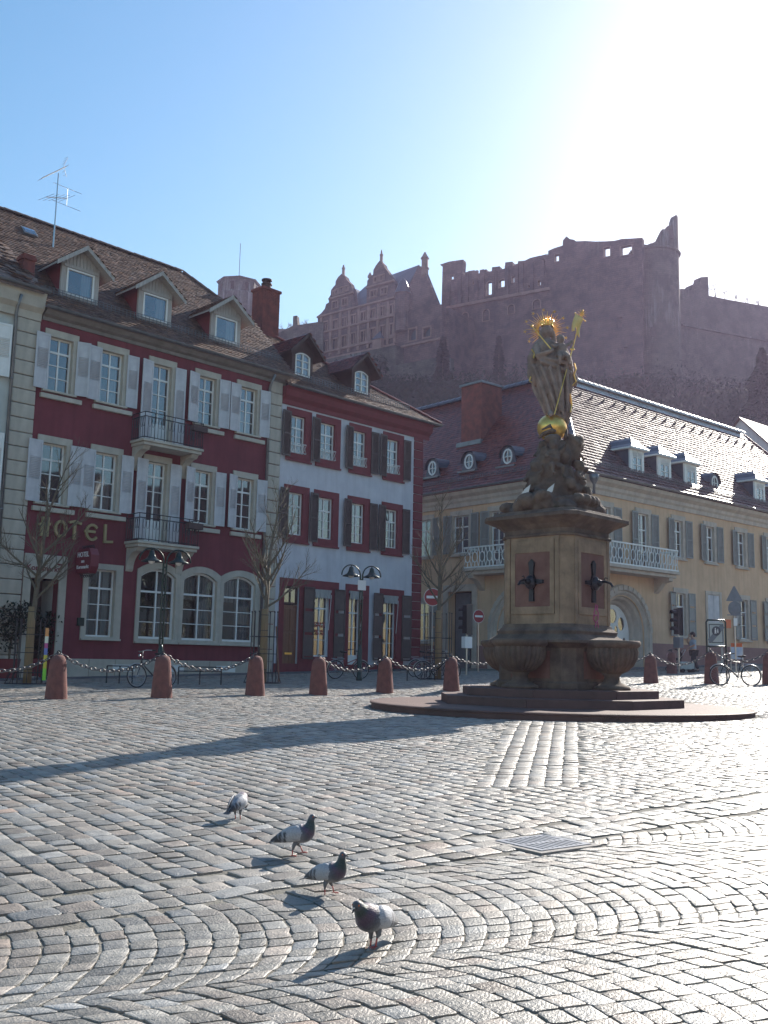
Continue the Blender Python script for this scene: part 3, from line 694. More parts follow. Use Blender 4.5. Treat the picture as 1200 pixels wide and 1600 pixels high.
# balconies
def balcony(z, ztop):
    a, b, dp = 1.3, 3.95, 0.92
    mb = MB(); mb.box(a, b, -dp, -0.01, z - 0.1, z); mb.box(a + 0.06, b - 0.06, -dp + 0.06, -0.01, z - 0.22, z - 0.102)
    bal = part('balcony', mb, M['cream'], hotel, loc=(0, 0, -ZH), bevel=0.02)
    for u in (a + 0.12, b - 0.42):
        br = MB(); pts = [(0, 0), (-0.78, 0)] + [(-0.78 + 0.12, -0.14)] + [(-0.66 + 0.6 * math.sin(t * PI / 2), -0.14 - 0.62 * (1 - math.cos(t * PI / 2))) for t in np.linspace(0.1, 1, 7)] + [(0, -0.85)]
        n = len(pts); br.add([(u, y, z - 0.223 + q) for y, q in pts] + [(u + 0.3, y, z - 0.223 + q) for y, q in pts], [tuple(range(n)), tuple(range(n, 2 * n))[::-1]] + [(i, i + n, (i + 1) % n + n, (i + 1) % n) for i in range(n)])
        part('bracket', br, M['cream'], bal, bevel=0.015)
    rl = MB(); y = -dp + 0.05; t = 0.012
    def run(p, q):
        p, q = Vector(p), Vector(q); L_ = (q - p).length; n = max(2, int(L_ / 0.135)); dd = (q - p) / n
        for h in (0.06, 0.82, 0.98): rl.tube([p + Vector((0, 0, h)), q + Vector((0, 0, h))], 0.017, 4)
        for i in range(n + 1):
            o_ = p + dd * i
            if i % 3 == 0: rl.tube([o_, o_ + Vector((0, 0, 0.98))], 0.017, 4)
            else: rl.tube([o_ + Vector((0, 0, 0.06)), o_ + Vector((0, 0, 0.82))], 0.011, 4)
            if i < n and i % 3 != 0:
                c_ = o_ + dd * 0.5; w_ = dd * 0.36
                rl.tube([c_ + w_ * math.cos(g) + Vector((0, 0, 0.62 + 0.19 * math.sin(g))) for g in np.linspace(0, 2 * PI, 11)], 0.008, 4, cap=False)
    run((a + 0.05, -0.05, z), (a + 0.05, y, z)); run((a + 0.05, y, z), (b - 0.05, y, z)); run((b - 0.05, y, z), (b - 0.05, -0.05, z))
    part('railing', rl, M['iron'], bal, fix=False)
    fb = MB(); fb.box(b - 0.62, b + 0.02, y - 0.2, y + 0.02, z + 0.62, z + 0.84); part('flower_box', fb, M['wood_dark'], bal)
    return bal
balcony(9.5, 0); balcony(5.8, 0)
# HOTEL letters in an art nouveau hand
def stroke(mb, pts, w=0.085, y0=-0.14, y1=-0.05):
    for (x0, z0), (x1, z1) in zip(pts[:-1], pts[1:]):
        d_ = Vector((x1 - x0, 0, z1 - z0)); L_ = d_.length; d_.normalize(); nn = Vector((-d_.z, 0, d_.x)) * w / 2; a = Vector((x0, 0, z0)) - d_ * w * 0.2; b = Vector((x1, 0, z1)) + d_ * w * 0.2
        mb.add([(p.x, y, p.z) for y in (y0, y1) for p in (a - nn, b - nn, b + nn, a + nn)], [(0, 1, 2, 3), (4, 7, 6, 5), (0, 4, 5, 1), (1, 5, 6, 2), (2, 6, 7, 3), (3, 7, 4, 0)])
def circ(cx, cz, rx, rz, a0, a1, n=14): return [(cx + rx * math.cos(a0 + (a1 - a0) * i / n), cz + rz * math.sin(a0 + (a1 - a0) * i / n)) for i in range(n + 1)]
LH = 0.62
LET = {'H': [[(0.1, 0), (0.16, 1)], [(0.46, 0), (0.48, 1)], [(-0.06, 0.6), (0.6, 0.66)]],
       'O': [circ(0.33, 0.48, 0.34, 0.42, 0, 2 * PI)],
       'T': [[(0.36, 0), (0.36, 0.98)], [(0.02, 0.9), (0.34, 0.98), (0.76, 0.88)]],
       'E': [circ(0.42, 0.48, 0.38, 0.42, 0.7, 2 * PI - 0.7), [(-0.06, 0.52), (0.6, 0.52)]],
       'L': [[(0.08, 1), (0.1, 0)], [(0.05, 0.02), (0.62, 0.06)]]}
for ch, u in zip('HOTEL', (-1.98, -1.42, -0.92, -0.28, 0.42)):
    mb = MB()
    for st in LET[ch]: stroke(mb, [(u + x * LH * 0.92, 5.68 + z * LH) for x, z in st])
    part('letter', mb, M['ochre'], hotel, loc=(0, 0, -ZH))
# projecting lantern sign
sg = thing('hanging_sign', 'small dark red octagonal hotel sign box projecting from the red hotel wall', 'sign', H.o + H.u * -0.45 + H.n * 0.62 + np.array([0, 0, 4.9]), PI / 2 - math.radians(H.az))
mb = MB(); oc = [(-0.5, -0.2), (-0.36, -0.42), (0.36, -0.42), (0.5, -0.2), (0.5, 0.2), (0.36, 0.42), (-0.36, 0.42), (-0.5, 0.2)]
mb.add([(x, a, b) for x in (-0.16, 0.16) for a, b in oc], [tuple(range(8)), tuple(range(8, 16))[::-1]] + [(i, i + 8, (i + 1) % 8 + 8, (i + 1) % 8) for i in range(8)])
part('sign_box', mb, M['boxred'], sg, bevel=0.02)
mb = MB(); mb.tube([(0, 0.62, 0.1), (0, 0.2, 0.5), (0, -0.3, 0.52), (0, -0.45, 0.42)], 0.015, 5); mb.tube([(0, 0.62, -0.2), (0, 0.4, -0.46), (0, -0.35, -0.52)], 0.015, 5)
for k in range(7): mb.torus((0, 0.35 - k * 0.12, 0.5), 0.05, 0.01, 8, 4, Matrix.Rotation(PI / 2, 3, 'Y'))
for k in range(7): mb.torus((0, 0.35 - k * 0.12, -0.5), 0.05, 0.01, 8, 4, Matrix.Rotation(PI / 2, 3, 'Y'))
part('iron_scrolls', mb, M['iron'], sg)
for txt, sz, z in (('HOTEL', 0.24, 0.14), ('am', 0.17, -0.06), ('Kornmarkt', 0.175, -0.26)):
    inst('lettering', text_mesh(txt, sz, M['signwhite'], 0.004, bold=0.003), sg, (-0.166, 0, z), (PI / 2, 0, -PI / 2))

# ================================================================ PALE NEIGHBOUR (left edge)
ngb = root_of(H, ZH, 'corner_house', 'pale grey-green house at the left edge with white shutters and a brown tiled roof', 'house')
NH = [(-4.4, -3.6)]
for z0, z1 in ((10.75, 12.7), (6.9, 8.95)):
    pass
nholes = []
for c in (-4.75, -7.0, -9.2):
    for z0, z1 in ((10.8, 12.6), (7.0, 8.9), (2.4, 4.6)):
        nholes.append(window(ngb, ZH, c - 0.5, c + 0.5, z0, z1, trim=M['cream'], single=(c > -5)))
        shutter(ngb, ZH, c + 0.72, z0, z1, 0.55, 1, M['white'], 0.15)
        shutter(ngb, ZH, c - 0.7, z0, z1, 0.5, -1, M['white'], 0.1)
mb = MB(); mb.slab([(-11, 0.5), (-3.3, 0.5), (-3.3, 12.95), (-2.47, 12.95), (-2.47, 13.9), (-11, 13.9)], nholes, 0.03, 0.35); part('wall', mb, M['palegrey'], ngb, loc=(0, 0, -ZH))
mb = MB(); mb.box(-11, -3.32, 1.5, 9.4, 0.6, 13.8); part('house_body', mb, M['dark'], ngb, loc=(0, 0, -ZH))
cornice(ngb, ZH, -11, -2.47, [(0.002, 13.0), (0.1, 13.0), (0.14, 13.25), (0.3, 13.4), (0.36, 13.75), (0.42, 13.9), (0.002, 13.9)], M['cream'])
gutter(ngb, ZH, -11, -2.4, -0.5, 14.0, M['zinc'])
plan = [(-11, 0), (-2.62, 0), (-3.3, 4.8), (-11, 4.8)]
tiled_roof('roof_tiles', ngb, M['tile'], (0, -0.5, 14.03 - ZH), (1, 0, 0), (0, math.cos(math.atan(0.85)), math.sin(math.atan(0.85))), pl(plan, 0.85), 0.22, 0.2, jit=0.05)
roof_slab(ngb, None, [(a, -0.5 + d_, 14.03 + 0.85 * d_) for a, d_ in plan], M['tile'], ZH, t=0.2)
mb = MB(); mb.box(-2.98, -2.55, 0.5, 0.9, 14.0, 15.5); mb.box(-3.02, -2.51, 0.46, 0.94, 15.3, 15.42); part('chimney', mb, M['brick'], ngb, loc=(0, 0, -ZH))
mb = MB(); mb.slab([(-5.6, 0.5), (-3.45, 0.5), (-3.45, 2.2), (-5.6, 2.2)], [], -0.08, 0.02); part('plinth', mb, M['cream'], ngb, loc=(0, 0, -ZH))

# ================================================================ WHITE HOUSE WITH RED TRIM
whs = root_of(H, ZH, 'white_house', 'white three storey house with red stone window surrounds and brown shutters', 'house')
wh = []
WU = [(8.92, 9.78), (10.6, 11.52), (12.6, 13.46), (14.78, 15.64)]
for r, (z0, z1) in enumerate(((10.34, 11.96), (6.87, 8.66))):
    for i, (a, b) in enumerate(WU):
        wh.append(window(whs, ZH, a, b, z0, z1, trim=M['redtrim'], tl=0.2, trr=0.34, tt=0.3, tb=0.28, proud=0.045, tr=0.32, rows=3, depth=0.12, sill=False,
                         curtain=rcurt(a, b, z0, z1)))
        sh = lambda *k: shutter(whs, ZH, *k, kind='full')
        shutter(whs, ZH, a, z0 - 0.2, z1 + 0.12, 0.5, -1, M['brown'], 0.12, 'full')
        if i >= 2: shutter(whs, ZH, b + 0.3, z0 - 0.2, z1 + 0.12, 0.46, 1, M['brown'], 0.06, 'full')
        mb = MB(); mb.box(a - 0.24, b + 0.38, -0.1, -0.047, z0 - 0.36, z0 - 0.285); part('sill', mb, M['redtrim'], whs, loc=(0, 0, -ZH), bevel=0.01)
        if r == 0:
            g = MB(); y = -0.12
            for q in (0.03, 0.42): g.tube([(a, 0.02, z0 + q), (a, y, z0 + q), (b, y, z0 + q), (b, 0.02, z0 + q)], 0.012, 4)
            n = 5
            for k in range(n):
                x0, x1 = a + (b - a) * k / n, a + (b - a) * (k + 1) / n
                g.tube([(x0, y, z0 + 0.03), (x1, y, z0 + 0.42)], 0.008, 4); g.tube([(x1, y, z0 + 0.03), (x0, y, z0 + 0.42)], 0.008, 4); g.tube([(x0, y, z0 + 0.03), (x0, y, z0 + 0.42)], 0.01, 4)
            part('window_guard', g, M['white'], whs, loc=(0, 0, -ZH), fix=False)
# shop windows, doors and their blocks
wh.append([(8.9, 0.9), (9.75, 0.9), (9.75, 4.72), (8.9, 4.72)])
blk = MB(); blk.slab([(8.66, 1.0), (12.0, 1.0), (12.0, 5.05), (8.66, 5.05)], [[(8.91, 1.05), (9.74, 1.05), (9.74, 4.71), (8.91, 4.71)], [(10.57, 1.86), (11.45, 1.86), (11.45, 4.68), (10.57, 4.68)]], -0.05, 0.0)
part('stone_surround', blk, M['redtrim'], whs, loc=(0, 0, -ZH), bevel=0.01)
dr = MB(); dr.box(8.92, 9.73, 0.1, 0.16, 1.2, 3.95)
dp = part('door', dr, M['door_wood'], whs, loc=(0, 0, -ZH))
for a, b, z0, z1 in ((9.0, 9.28, 1.3, 1.9), (9.36, 9.65, 1.3, 1.9), (9.0, 9.28, 2.0, 2.8), (9.36, 9.65, 2.0, 2.8), (9.0, 9.28, 2.9, 3.8), (9.36, 9.65, 2.9, 3.8)):
    g = MB(); g.box(a, b, 0.075, 0.102, z0, z1); part('door_panel', g, M['door_wood'], dp, bevel=0.012)
g = MB(); g.box(9.13, 9.5, 0.06, 0.08, 1.92, 2.0); part('letter_slot', g, M['gold'], dp)
g = MB(); g.slab([(8.92, 3.99), (9.73, 3.99), (9.73, 4.7), (8.92, 4.7)], [[(9.0, 4.06), (9.3, 4.06), (9.3, 4.63), (9.0, 4.63)], [(9.36, 4.06), (9.66, 4.06), (9.66, 4.63), (9.36, 4.63)]], 0.08, 0.14); part('fanlight', g, M['wood_dark'], dp)
g = MB(); g.quad((8.95, 0.11, 4.0), (9.7, 0.11, 4.0), (9.7, 0.11, 4.68), (8.95, 0.11, 4.68)); part('pane', g, M['glass'], dp, fix=False)
g = MB(); g.box(8.7, 9.9, -0.35, -0.05, 0.8, 1.2); part('door_step', g, M['cream'], whs, loc=(0, 0, -ZH), bevel=0.01)
shop = [(10.57, 11.45, 1.86, 4.68, 1), (12.62, 13.36, 1.35, 4.74, 2), (14.78, 15.66, 1.83, 4.68, 1)]
for k, (a, b, z0, z1, _) in enumerate(shop):
    wh.append(window(whs, ZH, a, b, z0, z1, trim=None if k == 0 else M['redtrim'], tl=0.2, trr=0.5, tt=0.3, tb=0.28, proud=0.05, tr=0.28, rows=3, depth=0.14, sill=False, panel=0.0 if k != 1 else 0.55, name='shop_window' if k != 1 else 'glass_door',
                     curtain=None if k == 0 else [(a + 0.08, b - 0.3, z0, z1 - 1.2)]))
    # scalloped awning valance
    g = MB(); n = 9; w_ = (b - a) / n; y = -0.1
    g.box(a - 0.03, b + 0.03, y - 0.03, y + 0.12, z1 - 0.1, z1 + 0.0)
    for i in range(n): g.add([(a + i * w_ + w_ * t, y - 0.02, z1 - 0.1) for t in (0, 1)] + [(a + i * w_ + w_ * t, y - 0.02 - 0.02 * (i % 2), z1 - 0.32 - 0.06 * math.sin(PI * t)) for t in (1, 0.75, 0.5, 0.25, 0)], [tuple(range(7))])
    part('awning', g, M['curtain'], whs, loc=(0, 0, -ZH), fix=False)
    g = MB(); g.tube([(b + 0.06, y, z1 - 0.2), (b - 0.12, y - 0.05, z1 - 1.7)], 0.012, 4); part('awning_rod', g, M['white'], whs, loc=(0, 0, -ZH))
for u, s2 in ((10.55, -1), (11.72, 1), (14.72, -1), (16.0, 1)): shutter(whs, ZH, u, 1.75, 4.75, 0.62 if s2 < 0 else 0.6, s2, M['brown'], 0.07, 'panel')
for i_, (t1, z) in enumerate((('SALE', 3.1), ('% %', 2.78))):
    inst('window_lettering', text_mesh(t1, 0.3, M['signred'], 0.002, bold=0.006), whs, (11.05, 0.1, z - ZH), (PI / 2, 0, 0))
g = MB(); g.box(16.05, 16.6, -0.06, -0.002, 4.5, 4.62); part('street_name_plate', g, M['signwhite'], whs, loc=(0, 0, -ZH))
mb = MB(); mb.slab([(8.42, 0.5), (17.3, 0.5), (17.3, 13.0), (8.42, 13.0)], wh, 0.0, 0.35); part('wall', mb, M['whitewall'], whs, loc=(0, 0, -ZH))
g = MB(); g.box(8.45, 16.7, -0.035, -0.002, 0.7, 1.55); part('plinth', g, M['redtrim'], whs, loc=(0, 0, -ZH))
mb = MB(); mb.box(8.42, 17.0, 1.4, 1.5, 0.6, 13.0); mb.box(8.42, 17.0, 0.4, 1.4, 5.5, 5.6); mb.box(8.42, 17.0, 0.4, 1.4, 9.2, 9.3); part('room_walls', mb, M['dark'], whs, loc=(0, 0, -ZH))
mb = MB(); mb.box(8.45, 8.6, 0.36, 9.0, 0.6, 12.9); mb.box(17.0, 17.3, 0.36, 9.0, 0.5, 13.0); mb.box(8.45, 17.3, 9.0, 9.2, 0.6, 13.0); part('side_wall', mb, M['whitewall'], whs, loc=(0, 0, -ZH))
quoins(whs, ZH, 16.72, 17.36, 0.7, 12.6, M['redtrim'], 0.42, 0.05, 0.6, 'corner_stone')
cornice(whs, ZH, 8.44, 17.75, [(0.002, 12.35), (0.06, 12.35), (0.08, 12.55), (0.25, 12.7), (0.3, 12.95), (0.4, 13.08), (0.002, 13.08)], M['redtrim'])
gutter(whs, ZH, 8.5, 18.2, -0.48, 13.12, M['zinc'])
KW = 0.84; W0, WZ = -0.45, 13.15; tw_ = math.atan(KW)
plan = [(8.42, 0), (18.25, 0), (9.5, 4.95), (8.42, 4.95)]
tiled_roof('roof_tiles', whs, M['tile'], (0, W0, WZ - ZH), (1, 0, 0), (0, math.cos(tw_), math.sin(tw_)), pl(plan, KW), 0.17, 0.15)
roof_slab(whs, None, [(a, W0 + d_, WZ + KW * d_) for a, d_ in plan], M['tile'], ZH)
roof_slab(whs, None, [(9.5, 4.5, WZ + KW * 4.95), (18.25, -0.45, WZ), (17.9, 9.4, WZ), (9.5, 9.4, WZ)], M['tile'], ZH)
ridge(whs, (18.2, -0.42, WZ + 0.05), (9.5, 4.5, WZ + KW * 4.95 + 0.05), M['tile_red'], ZH, step=0.38)
ridge(whs, (8.5, 4.5, WZ + KW * 4.95 + 0.05), (9.5, 4.5, WZ + KW * 4.95 + 0.05), M['tile_red'], ZH, step=0.38)
snow_guard(whs, ZH, 8.8, 16.4, 0.05, WZ + KW * 0.5 + 0.04)
for c in (9.77, 13.37):
    gable_dormer(whs, ZH, c, 0.3, 13.6, 13.86, 14.9, 0.60, 0.42, 15.72, 15.12, 0.36, 0, M['wood_dark'], M['wood_dark'], M['wood_dark'], M['wood_dark'], 0.14, M['tile_red'], (WZ, W0, KW), wrows=3, wcols=2)
# brick chimney between the two roofs, brick by brick on its two seen faces
chm = MB(); chm.box(10.12, 11.08, 3.62, 4.38, 15.9, 18.78); ch = part('chimney', chm, M['mortar'], whs, loc=(0, 0, -ZH))
mbk = MB(); mbk.box(0.006, 0.234, -0.006, 0.1, 0.005, 0.066); bme = mbk.mesh('brick', M['brick'])
rows = 33
bigb = MB()
for r in range(rows):
    z = 16.4 + r * 0.0725
    for k in range(5):
        x = 10.1 + k * 0.24 - (0.12 if r % 2 else 0)
        x0, x1 = max(x, 10.1) + 0.005, min(x + 0.235, 11.1)
        if x1 - x0 > 0.04: bigb.box(x0, x1, 3.60 - random.uniform(0, 0.006), 3.62, z, z + 0.064)
    for k in range(4):
        y = 3.6 + k * 0.24 - (0.12 if r % 2 == 0 else 0)
        y0, y1 = max(y, 3.6) + 0.005, min(y + 0.235, 4.4)
        if y1 - y0 > 0.04: bigb.box(10.1 - random.uniform(0, 0.006), 10.12, y0, y1, z, z + 0.064); bigb.box(11.08, 11.1 + random.uniform(0, 0.006), y0, y1, z, z + 0.064)
part('bricks', bigb, M['brick'], ch, kind='stuff', fix=False)
g = MB(); g.box(10.04, 11.16, 3.54, 4.46, 18.78, 18.9); part('chimney_cap', g, M['brick'], ch)
g = MB(); g.lathe([(0.2, 0), (0.22, 0.25), (0.26, 0.27), (0.26, 0.33), (0.2, 0.34)], (10.6, 4.0, 18.9), 14)
for k in range(5): g.lathe([(0.02, 0), (0.02, 0.18)], (10.6 + 0.18 * math.cos(k * 1.257), 4 + 0.18 * math.sin(k * 1.257), 19.2), 6)
g.lathe([(0.25, 0), (0.25, 0.06)], (10.6, 4.0, 19.38), 14); part('chimney_pot', g, M['wood_dark'], ch)
# ================================================================ PEACH CORNER PALACE
PC = np.array([9.17537517, 46.66398399, 0.0])
P = Fac(PC, 48.7)
ZP = 1.45
pal = root_of(P, ZP, 'corner_palace', 'large peach corner palace with grey green shutters, wrap-around balcony and tall tiled roof', 'palace')
R90 = Matrix.Rotation(-PI / 2, 4, 'Z')
class LeftWing:
    def __enter__(s): s.k = set(pal.children)
    def __exit__(s, *a):
        for o in pal.children:
            if o not in s.k:
                l = R90 @ o.location; o.location = l; o.rotation_euler[2] += -PI / 2
PLf = Fac(PC, 48.7); PLf.u = -np.array([-math.cos(math.radians(48.7)), math.sin(math.radians(48.7)), 0]); PLf.n = -P.u
pw = dict(par=pal, dz=ZP, trim=M['palestone'], single=False, tl=0.2, trr=0.26, tt=0.26, tb=0.1, proud=0.05, tr=0.32, rows=2, depth=0.14)
def pshut(a, b, z0, z1, k='full'):
    shutter(pal, ZP, a - 0.05, z0, z1 + 0.05, 0.56, -1, M['greygreen'], 0.1, k); shutter(pal, ZP, b + 0.22, z0, z1 + 0.05, 0.56, 1, M['greygreen'], 0.07, k)
def portal(holes, c, outer_r=2.3):
    """round arched portal with a splayed stone reveal, traceried fanlight and double door"""
    ri, zs = 1.3, 3.35
    arch = lambda r: [(c - r, 1.45), (c + r, 1.45)] + [(c + r * math.cos(g), zs + r * math.sin(g)) for g in np.linspace(0, PI, 17)]
    holes.append([(c - 1.75, 1.0), (c + 1.75, 1.0)] + [(c + 1.75 * math.cos(g), zs + 1.75 * math.sin(g)) for g in np.linspace(0, PI, 17)])
    prof = [(outer_r, -0.06), (outer_r - 0.05, -0.16), (outer_r - 0.25, -0.16), (outer_r - 0.3, -0.08), (1.9, -0.1), (1.8, -0.02), (1.72, 0.12), (1.62, 0.18), (1.52, 0.4), (1.4, 0.48), (1.34, 0.62)]
    mb = MB(); rings = []
    for r, y in prof: rings.append([(x, y, z) for x, z in arch(r)])
    n = len(rings[0]); vs = [v for r in rings for v in r]
    mb.add(vs, [(i * n + k, i * n + k + 1, (i + 1) * n + k + 1, (i + 1) * n + k) for i in range(len(rings) - 1) for k in range(1, n - 1)] + [(i * n + n - 1, i * n, (i + 1) * n, (i + 1) * n + n - 1) for i in range(len(rings) - 1)])
    po = part('portal', mb, M['palestone'], pal, loc=(0, 0, -ZP), fix=False)
    st = MB()
    for g in np.linspace(0.08, PI - 0.08, 17):      # carved voussoirs on the outer order
        r0 = outer_r - 0.27; d = 0.085
        st.add([(c + rr * math.cos(g + s2), y, zs + rr * math.sin(g + s2)) for y in (-0.2, -0.15) for rr, s2 in ((r0, -d * .8), (r0 + 0.22, -d * .8), (r0 + 0.22, d * .8), (r0, d * .8))], [(0, 1, 2, 3), (0, 4, 5, 1), (1, 5, 6, 2), (2, 6, 7, 3), (3, 7, 4, 0)])
    part('voussoir_carving', st, M['palestone'], po)
    f = MB(); y0 = 0.5
    def oc(cx, cz, rx, rz, n_=14): return [(cx + rx * math.cos(2 * PI * i / n_), cz + rz * math.sin(2 * PI * i / n_)) for i in range(n_)]
    hl = [oc(c, zs + 0.78, 0.36, 0.36), oc(c - 0.72, zs + 0.42, 0.27, 0.33), oc(c + 0.72, zs + 0.42, 0.27, 0.33), oc(c - 0.3, zs + 0.12, 0.14, 0.2), oc(c + 0.3, zs + 0.12, 0.14, 0.2),
          oc(c - 0.95, 2.5, 0.2, 0.62), oc(c + 0.95, 2.5, 0.2, 0.62), oc(c - 0.33, 2.5, 0.23, 0.62), oc(c + 0.33, 2.5, 0.23, 0.62)]
    outer = [(c - 1.34, 1.45), (c + 1.34, 1.45)] + [(c + 1.34 * math.cos(g), zs + 1.34 * math.sin(g)) for g in np.linspace(0, PI, 17)]
    f.slab(outer, hl, y0 + 0.1, y0 + 0.16); part('door_tracery', f, M['white'], po)
    for h in hl: g_ = MB(); g_.add([(x, y0 + 0.13, z) for x, z in h], [tuple(range(len(h)))]); part('pane', g_, M['glass'], po, fix=False)
hR, hL = [], []
URr = [(1.45, 2.4), (4.65, 5.57), (7.84, 8.7), (10.92, 11.79), (14.17, 15.09), (17.4, 18.3), (20.6, 21.5), (23.8, 24.7), (27, 27.9)]
for i, (a, b) in enumerate(URr):
    z0 = 6.62 if i < 2 else 7.4
    hR.append(window(u0=a, u1=b, z0=z0, z1=9.32, **{**pw, 'rows': 3 if i < 2 else 2, 'tr': 0.3}, sill=i > 1, curtain=rcurt(a, b, z0, z0 + 1.9))); pshut(a, b, z0, 9.32)
for i, (a, b) in enumerate([(7.89, 8.82), (14.2, 15.15), (17.4, 18.3), (20.6, 21.5), (23.8, 24.7)]):
    hR.append(window(u0=a, u1=b, z0=3.35, z1=5.52, **pw)); pshut(a, b, 3.3, 5.5, 'panel')
# blind window
mb = MB(); mb.slab([(10.75, 1.9), (12.35, 1.9), (12.35, 5.8), (10.75, 5.8)], [[(10.95, 2.1), (12.12, 2.1), (12.12, 5.6), (10.95, 5.6)]], -0.06, -0.002); bw = part('blind_window', mb, M['palestone'], pal, loc=(0, 0, -ZP), bevel=0.01)
for a in (10.96, 11.55): mb = MB(); mb.box(a, a + 0.56, -0.045, -0.003, 2.11, 5.59); part('panel_leaf', mb, M['shutter'], bw, bevel=0.01)
portal(hR, 3.3)
with LeftWing():
    for i, (a, b) in enumerate([(-2.4, -1.5), (-5.6, -4.7), (-8.3, -7.15), (-11.1, -10.0), (-13.9, -12.8), (-16.6, -15.6)]):
        z0 = 6.62 if i < 2 else 7.4
        hL.append(window(u0=a, u1=b, z0=z0, z1=9.4, **{**pw, 'rows': 3 if i < 2 else 2, 'tr': 0.3}, sill=i > 1, curtain=rcurt(a, b, z0, z0 + 1.9))); pshut(a, b, z0, 9.4)
    hL.append(window(u0=-11.1, u1=-10.05, z0=2.85, z1=4.9, **pw)); pshut(-11.1, -10.05, 2.8, 4.9, 'panel')
    portal(hL, -3.4)
    hL.append([(-8.6, 1.2), (-6.85, 1.2), (-6.85, 5.4), (-8.6, 5.4)])
    mb = MB(); mb.slab([(-8.95, 1.3), (-6.5, 1.3), (-6.5, 5.75), (-8.95, 5.75)], [[(-8.59, 1.35), (-6.86, 1.35), (-6.86, 5.39), (-8.59, 5.39)]], -0.08, 0.01)
    gw = part('gateway', mb, M['palestone'], pal, loc=(0, 0, -ZP), bevel=0.02)
    mb = MB(); mb.box(-8.55, -7.5, 0.5, 0.58, 1.3, 5.35); mb.box(-8.2, -7.85, 0.46, 0.499, 2.5, 3.0); part('gate_leaf', mb, M['signgrey'], gw)
    mb = MB(); mb.slab([(-20, 0.9), (-0.002, 0.9), (-0.002, 10.6), (-20, 10.6)], hL, 0.0, 0.5); part('wall', mb, M['peach'], pal, loc=(0, 0, -ZP))
    mb = MB(); mb.box(-20, -8.97, -0.05, -0.001, 0.9, 2.6); mb.box(-6.48, -5.75, -0.05, -0.001, 0.9, 2.6); part('plinth', mb, M['plinth'], pal, loc=(0, 0, -ZP), bevel=0.01)
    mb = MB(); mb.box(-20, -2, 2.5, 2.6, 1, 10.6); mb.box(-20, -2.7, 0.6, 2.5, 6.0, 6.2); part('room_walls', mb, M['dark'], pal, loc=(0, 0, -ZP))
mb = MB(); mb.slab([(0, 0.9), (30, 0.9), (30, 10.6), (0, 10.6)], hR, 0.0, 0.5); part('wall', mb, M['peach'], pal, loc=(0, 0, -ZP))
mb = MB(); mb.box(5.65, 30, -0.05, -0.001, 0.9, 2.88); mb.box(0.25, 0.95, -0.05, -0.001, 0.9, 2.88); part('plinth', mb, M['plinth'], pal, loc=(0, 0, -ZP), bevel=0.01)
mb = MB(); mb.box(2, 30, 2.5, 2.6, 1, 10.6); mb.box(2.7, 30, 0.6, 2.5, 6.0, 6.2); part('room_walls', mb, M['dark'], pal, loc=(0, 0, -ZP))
mb = MB(); mb.box(29.6, 30, 0.5, 11, 0.9, 10.6); mb.box(11, 30, 11, 11.4, 0.9, 10.6); mb.box(11, 11.4, 11, 20, 0.9, 10.6); mb.box(0.5, 11, 19.6, 20, 0.9, 10.6); part('rear_wall', mb, M['peach'], pal, loc=(0, 0, -ZP))
g = MB(); g.box(12.75, 13.25, -0.05, -0.002, 3.9, 4.35); part('orange_plate', g, M['orange'], pal, loc=(0, 0, -ZP))
cp = [(0.002, 9.85), (0.08, 9.85), (0.1, 10.05), (0.18, 10.15), (0.2, 10.3), (0.4, 10.45), (0.45, 10.62), (0.002, 10.62)]
cornice(pal, ZP, 0.0, 30.4, cp, M['palestone']); 
with LeftWing(): cornice(pal, ZP, -20.2, 0.45, cp, M['palestone']); gutter(pal, ZP, -20, 0.55, -0.55, 10.72, M['zinc']); snow_guard(pal, ZP, -18, -1.5, -0.05, 11.2)
gutter(pal, ZP, -0.5, 30, -0.55, 10.72, M['zinc']); snow_guard(pal, ZP, 1.2, 28, -0.05, 11.2)
# corner rain water funnel
g = MB(); g.lathe([(0.06, -0.75), (0.07, -0.3), (0.2, -0.1), (0.26, 0.15), (0.22, 0.16)], (0.15, -0.75, 10.4), 10); g.tube([(0.15, -0.75, 9.8), (0.0, -0.5, 9.45), (-0.12, -0.12, 9.2), (-0.12, -0.12, 1.5)], 0.06, 8); part('rain_funnel', g, M['zinc'], pal, smooth=True, loc=(0, 0, -ZP))
KP = 1.09; PE, PZ = -0.5, 10.72; tp_ = math.atan(KP)
planR = [(-0.5, 0), (30.5, 0), (29.0, 2.6), (26.2, 6.5), (6, 6.5)]
planL = [(-20, 0), (0.5, 0), (-6, 6.5), (-20, 6.5)]
tiled_roof('roof_tiles', pal, M['tile_purple'], (0, PE, PZ - ZP), (1, 0, 0), (0, math.cos(tp_), math.sin(tp_)), pl(planR, KP), 0.30, 0.27, jit=0.02, thick=0.05, narrow=0.42)
tiled_roof('roof_tiles', pal, M['tile_red'], (0, PE, PZ - ZP), (1, 0, 0), (0, math.cos(tp_), math.sin(tp_)), pl(planL, KP), 0.24, 0.22, M4=R90, jit=0.01)
roof_slab(pal, None, [(a, PE + d_, PZ + KP * d_) for a, d_ in planR], M['tile_purple'], ZP)
roof_slab(pal, R90, [(a, PE + d_, PZ + KP * d_) for a, d_ in planL], M['tile_red'], ZP)
zr = PZ + KP * 6.5
roof_slab(pal, None, [(6, 6, zr), (26.2, 6, zr), (30.5, 12.3, PZ), (12.3, 12.3, PZ)], M['tile_purple'], ZP)
roof_slab(pal, None, [(26.2, 6, zr), (30.5, -0.5, PZ), (30.5, 12.3, PZ)], M['tile_red'], ZP)
roof_slab(pal, None, [(6, 6, zr), (12.3, 12.3, PZ), (12.3, 20, PZ), (6, 20, zr)], M['tile_red'], ZP)
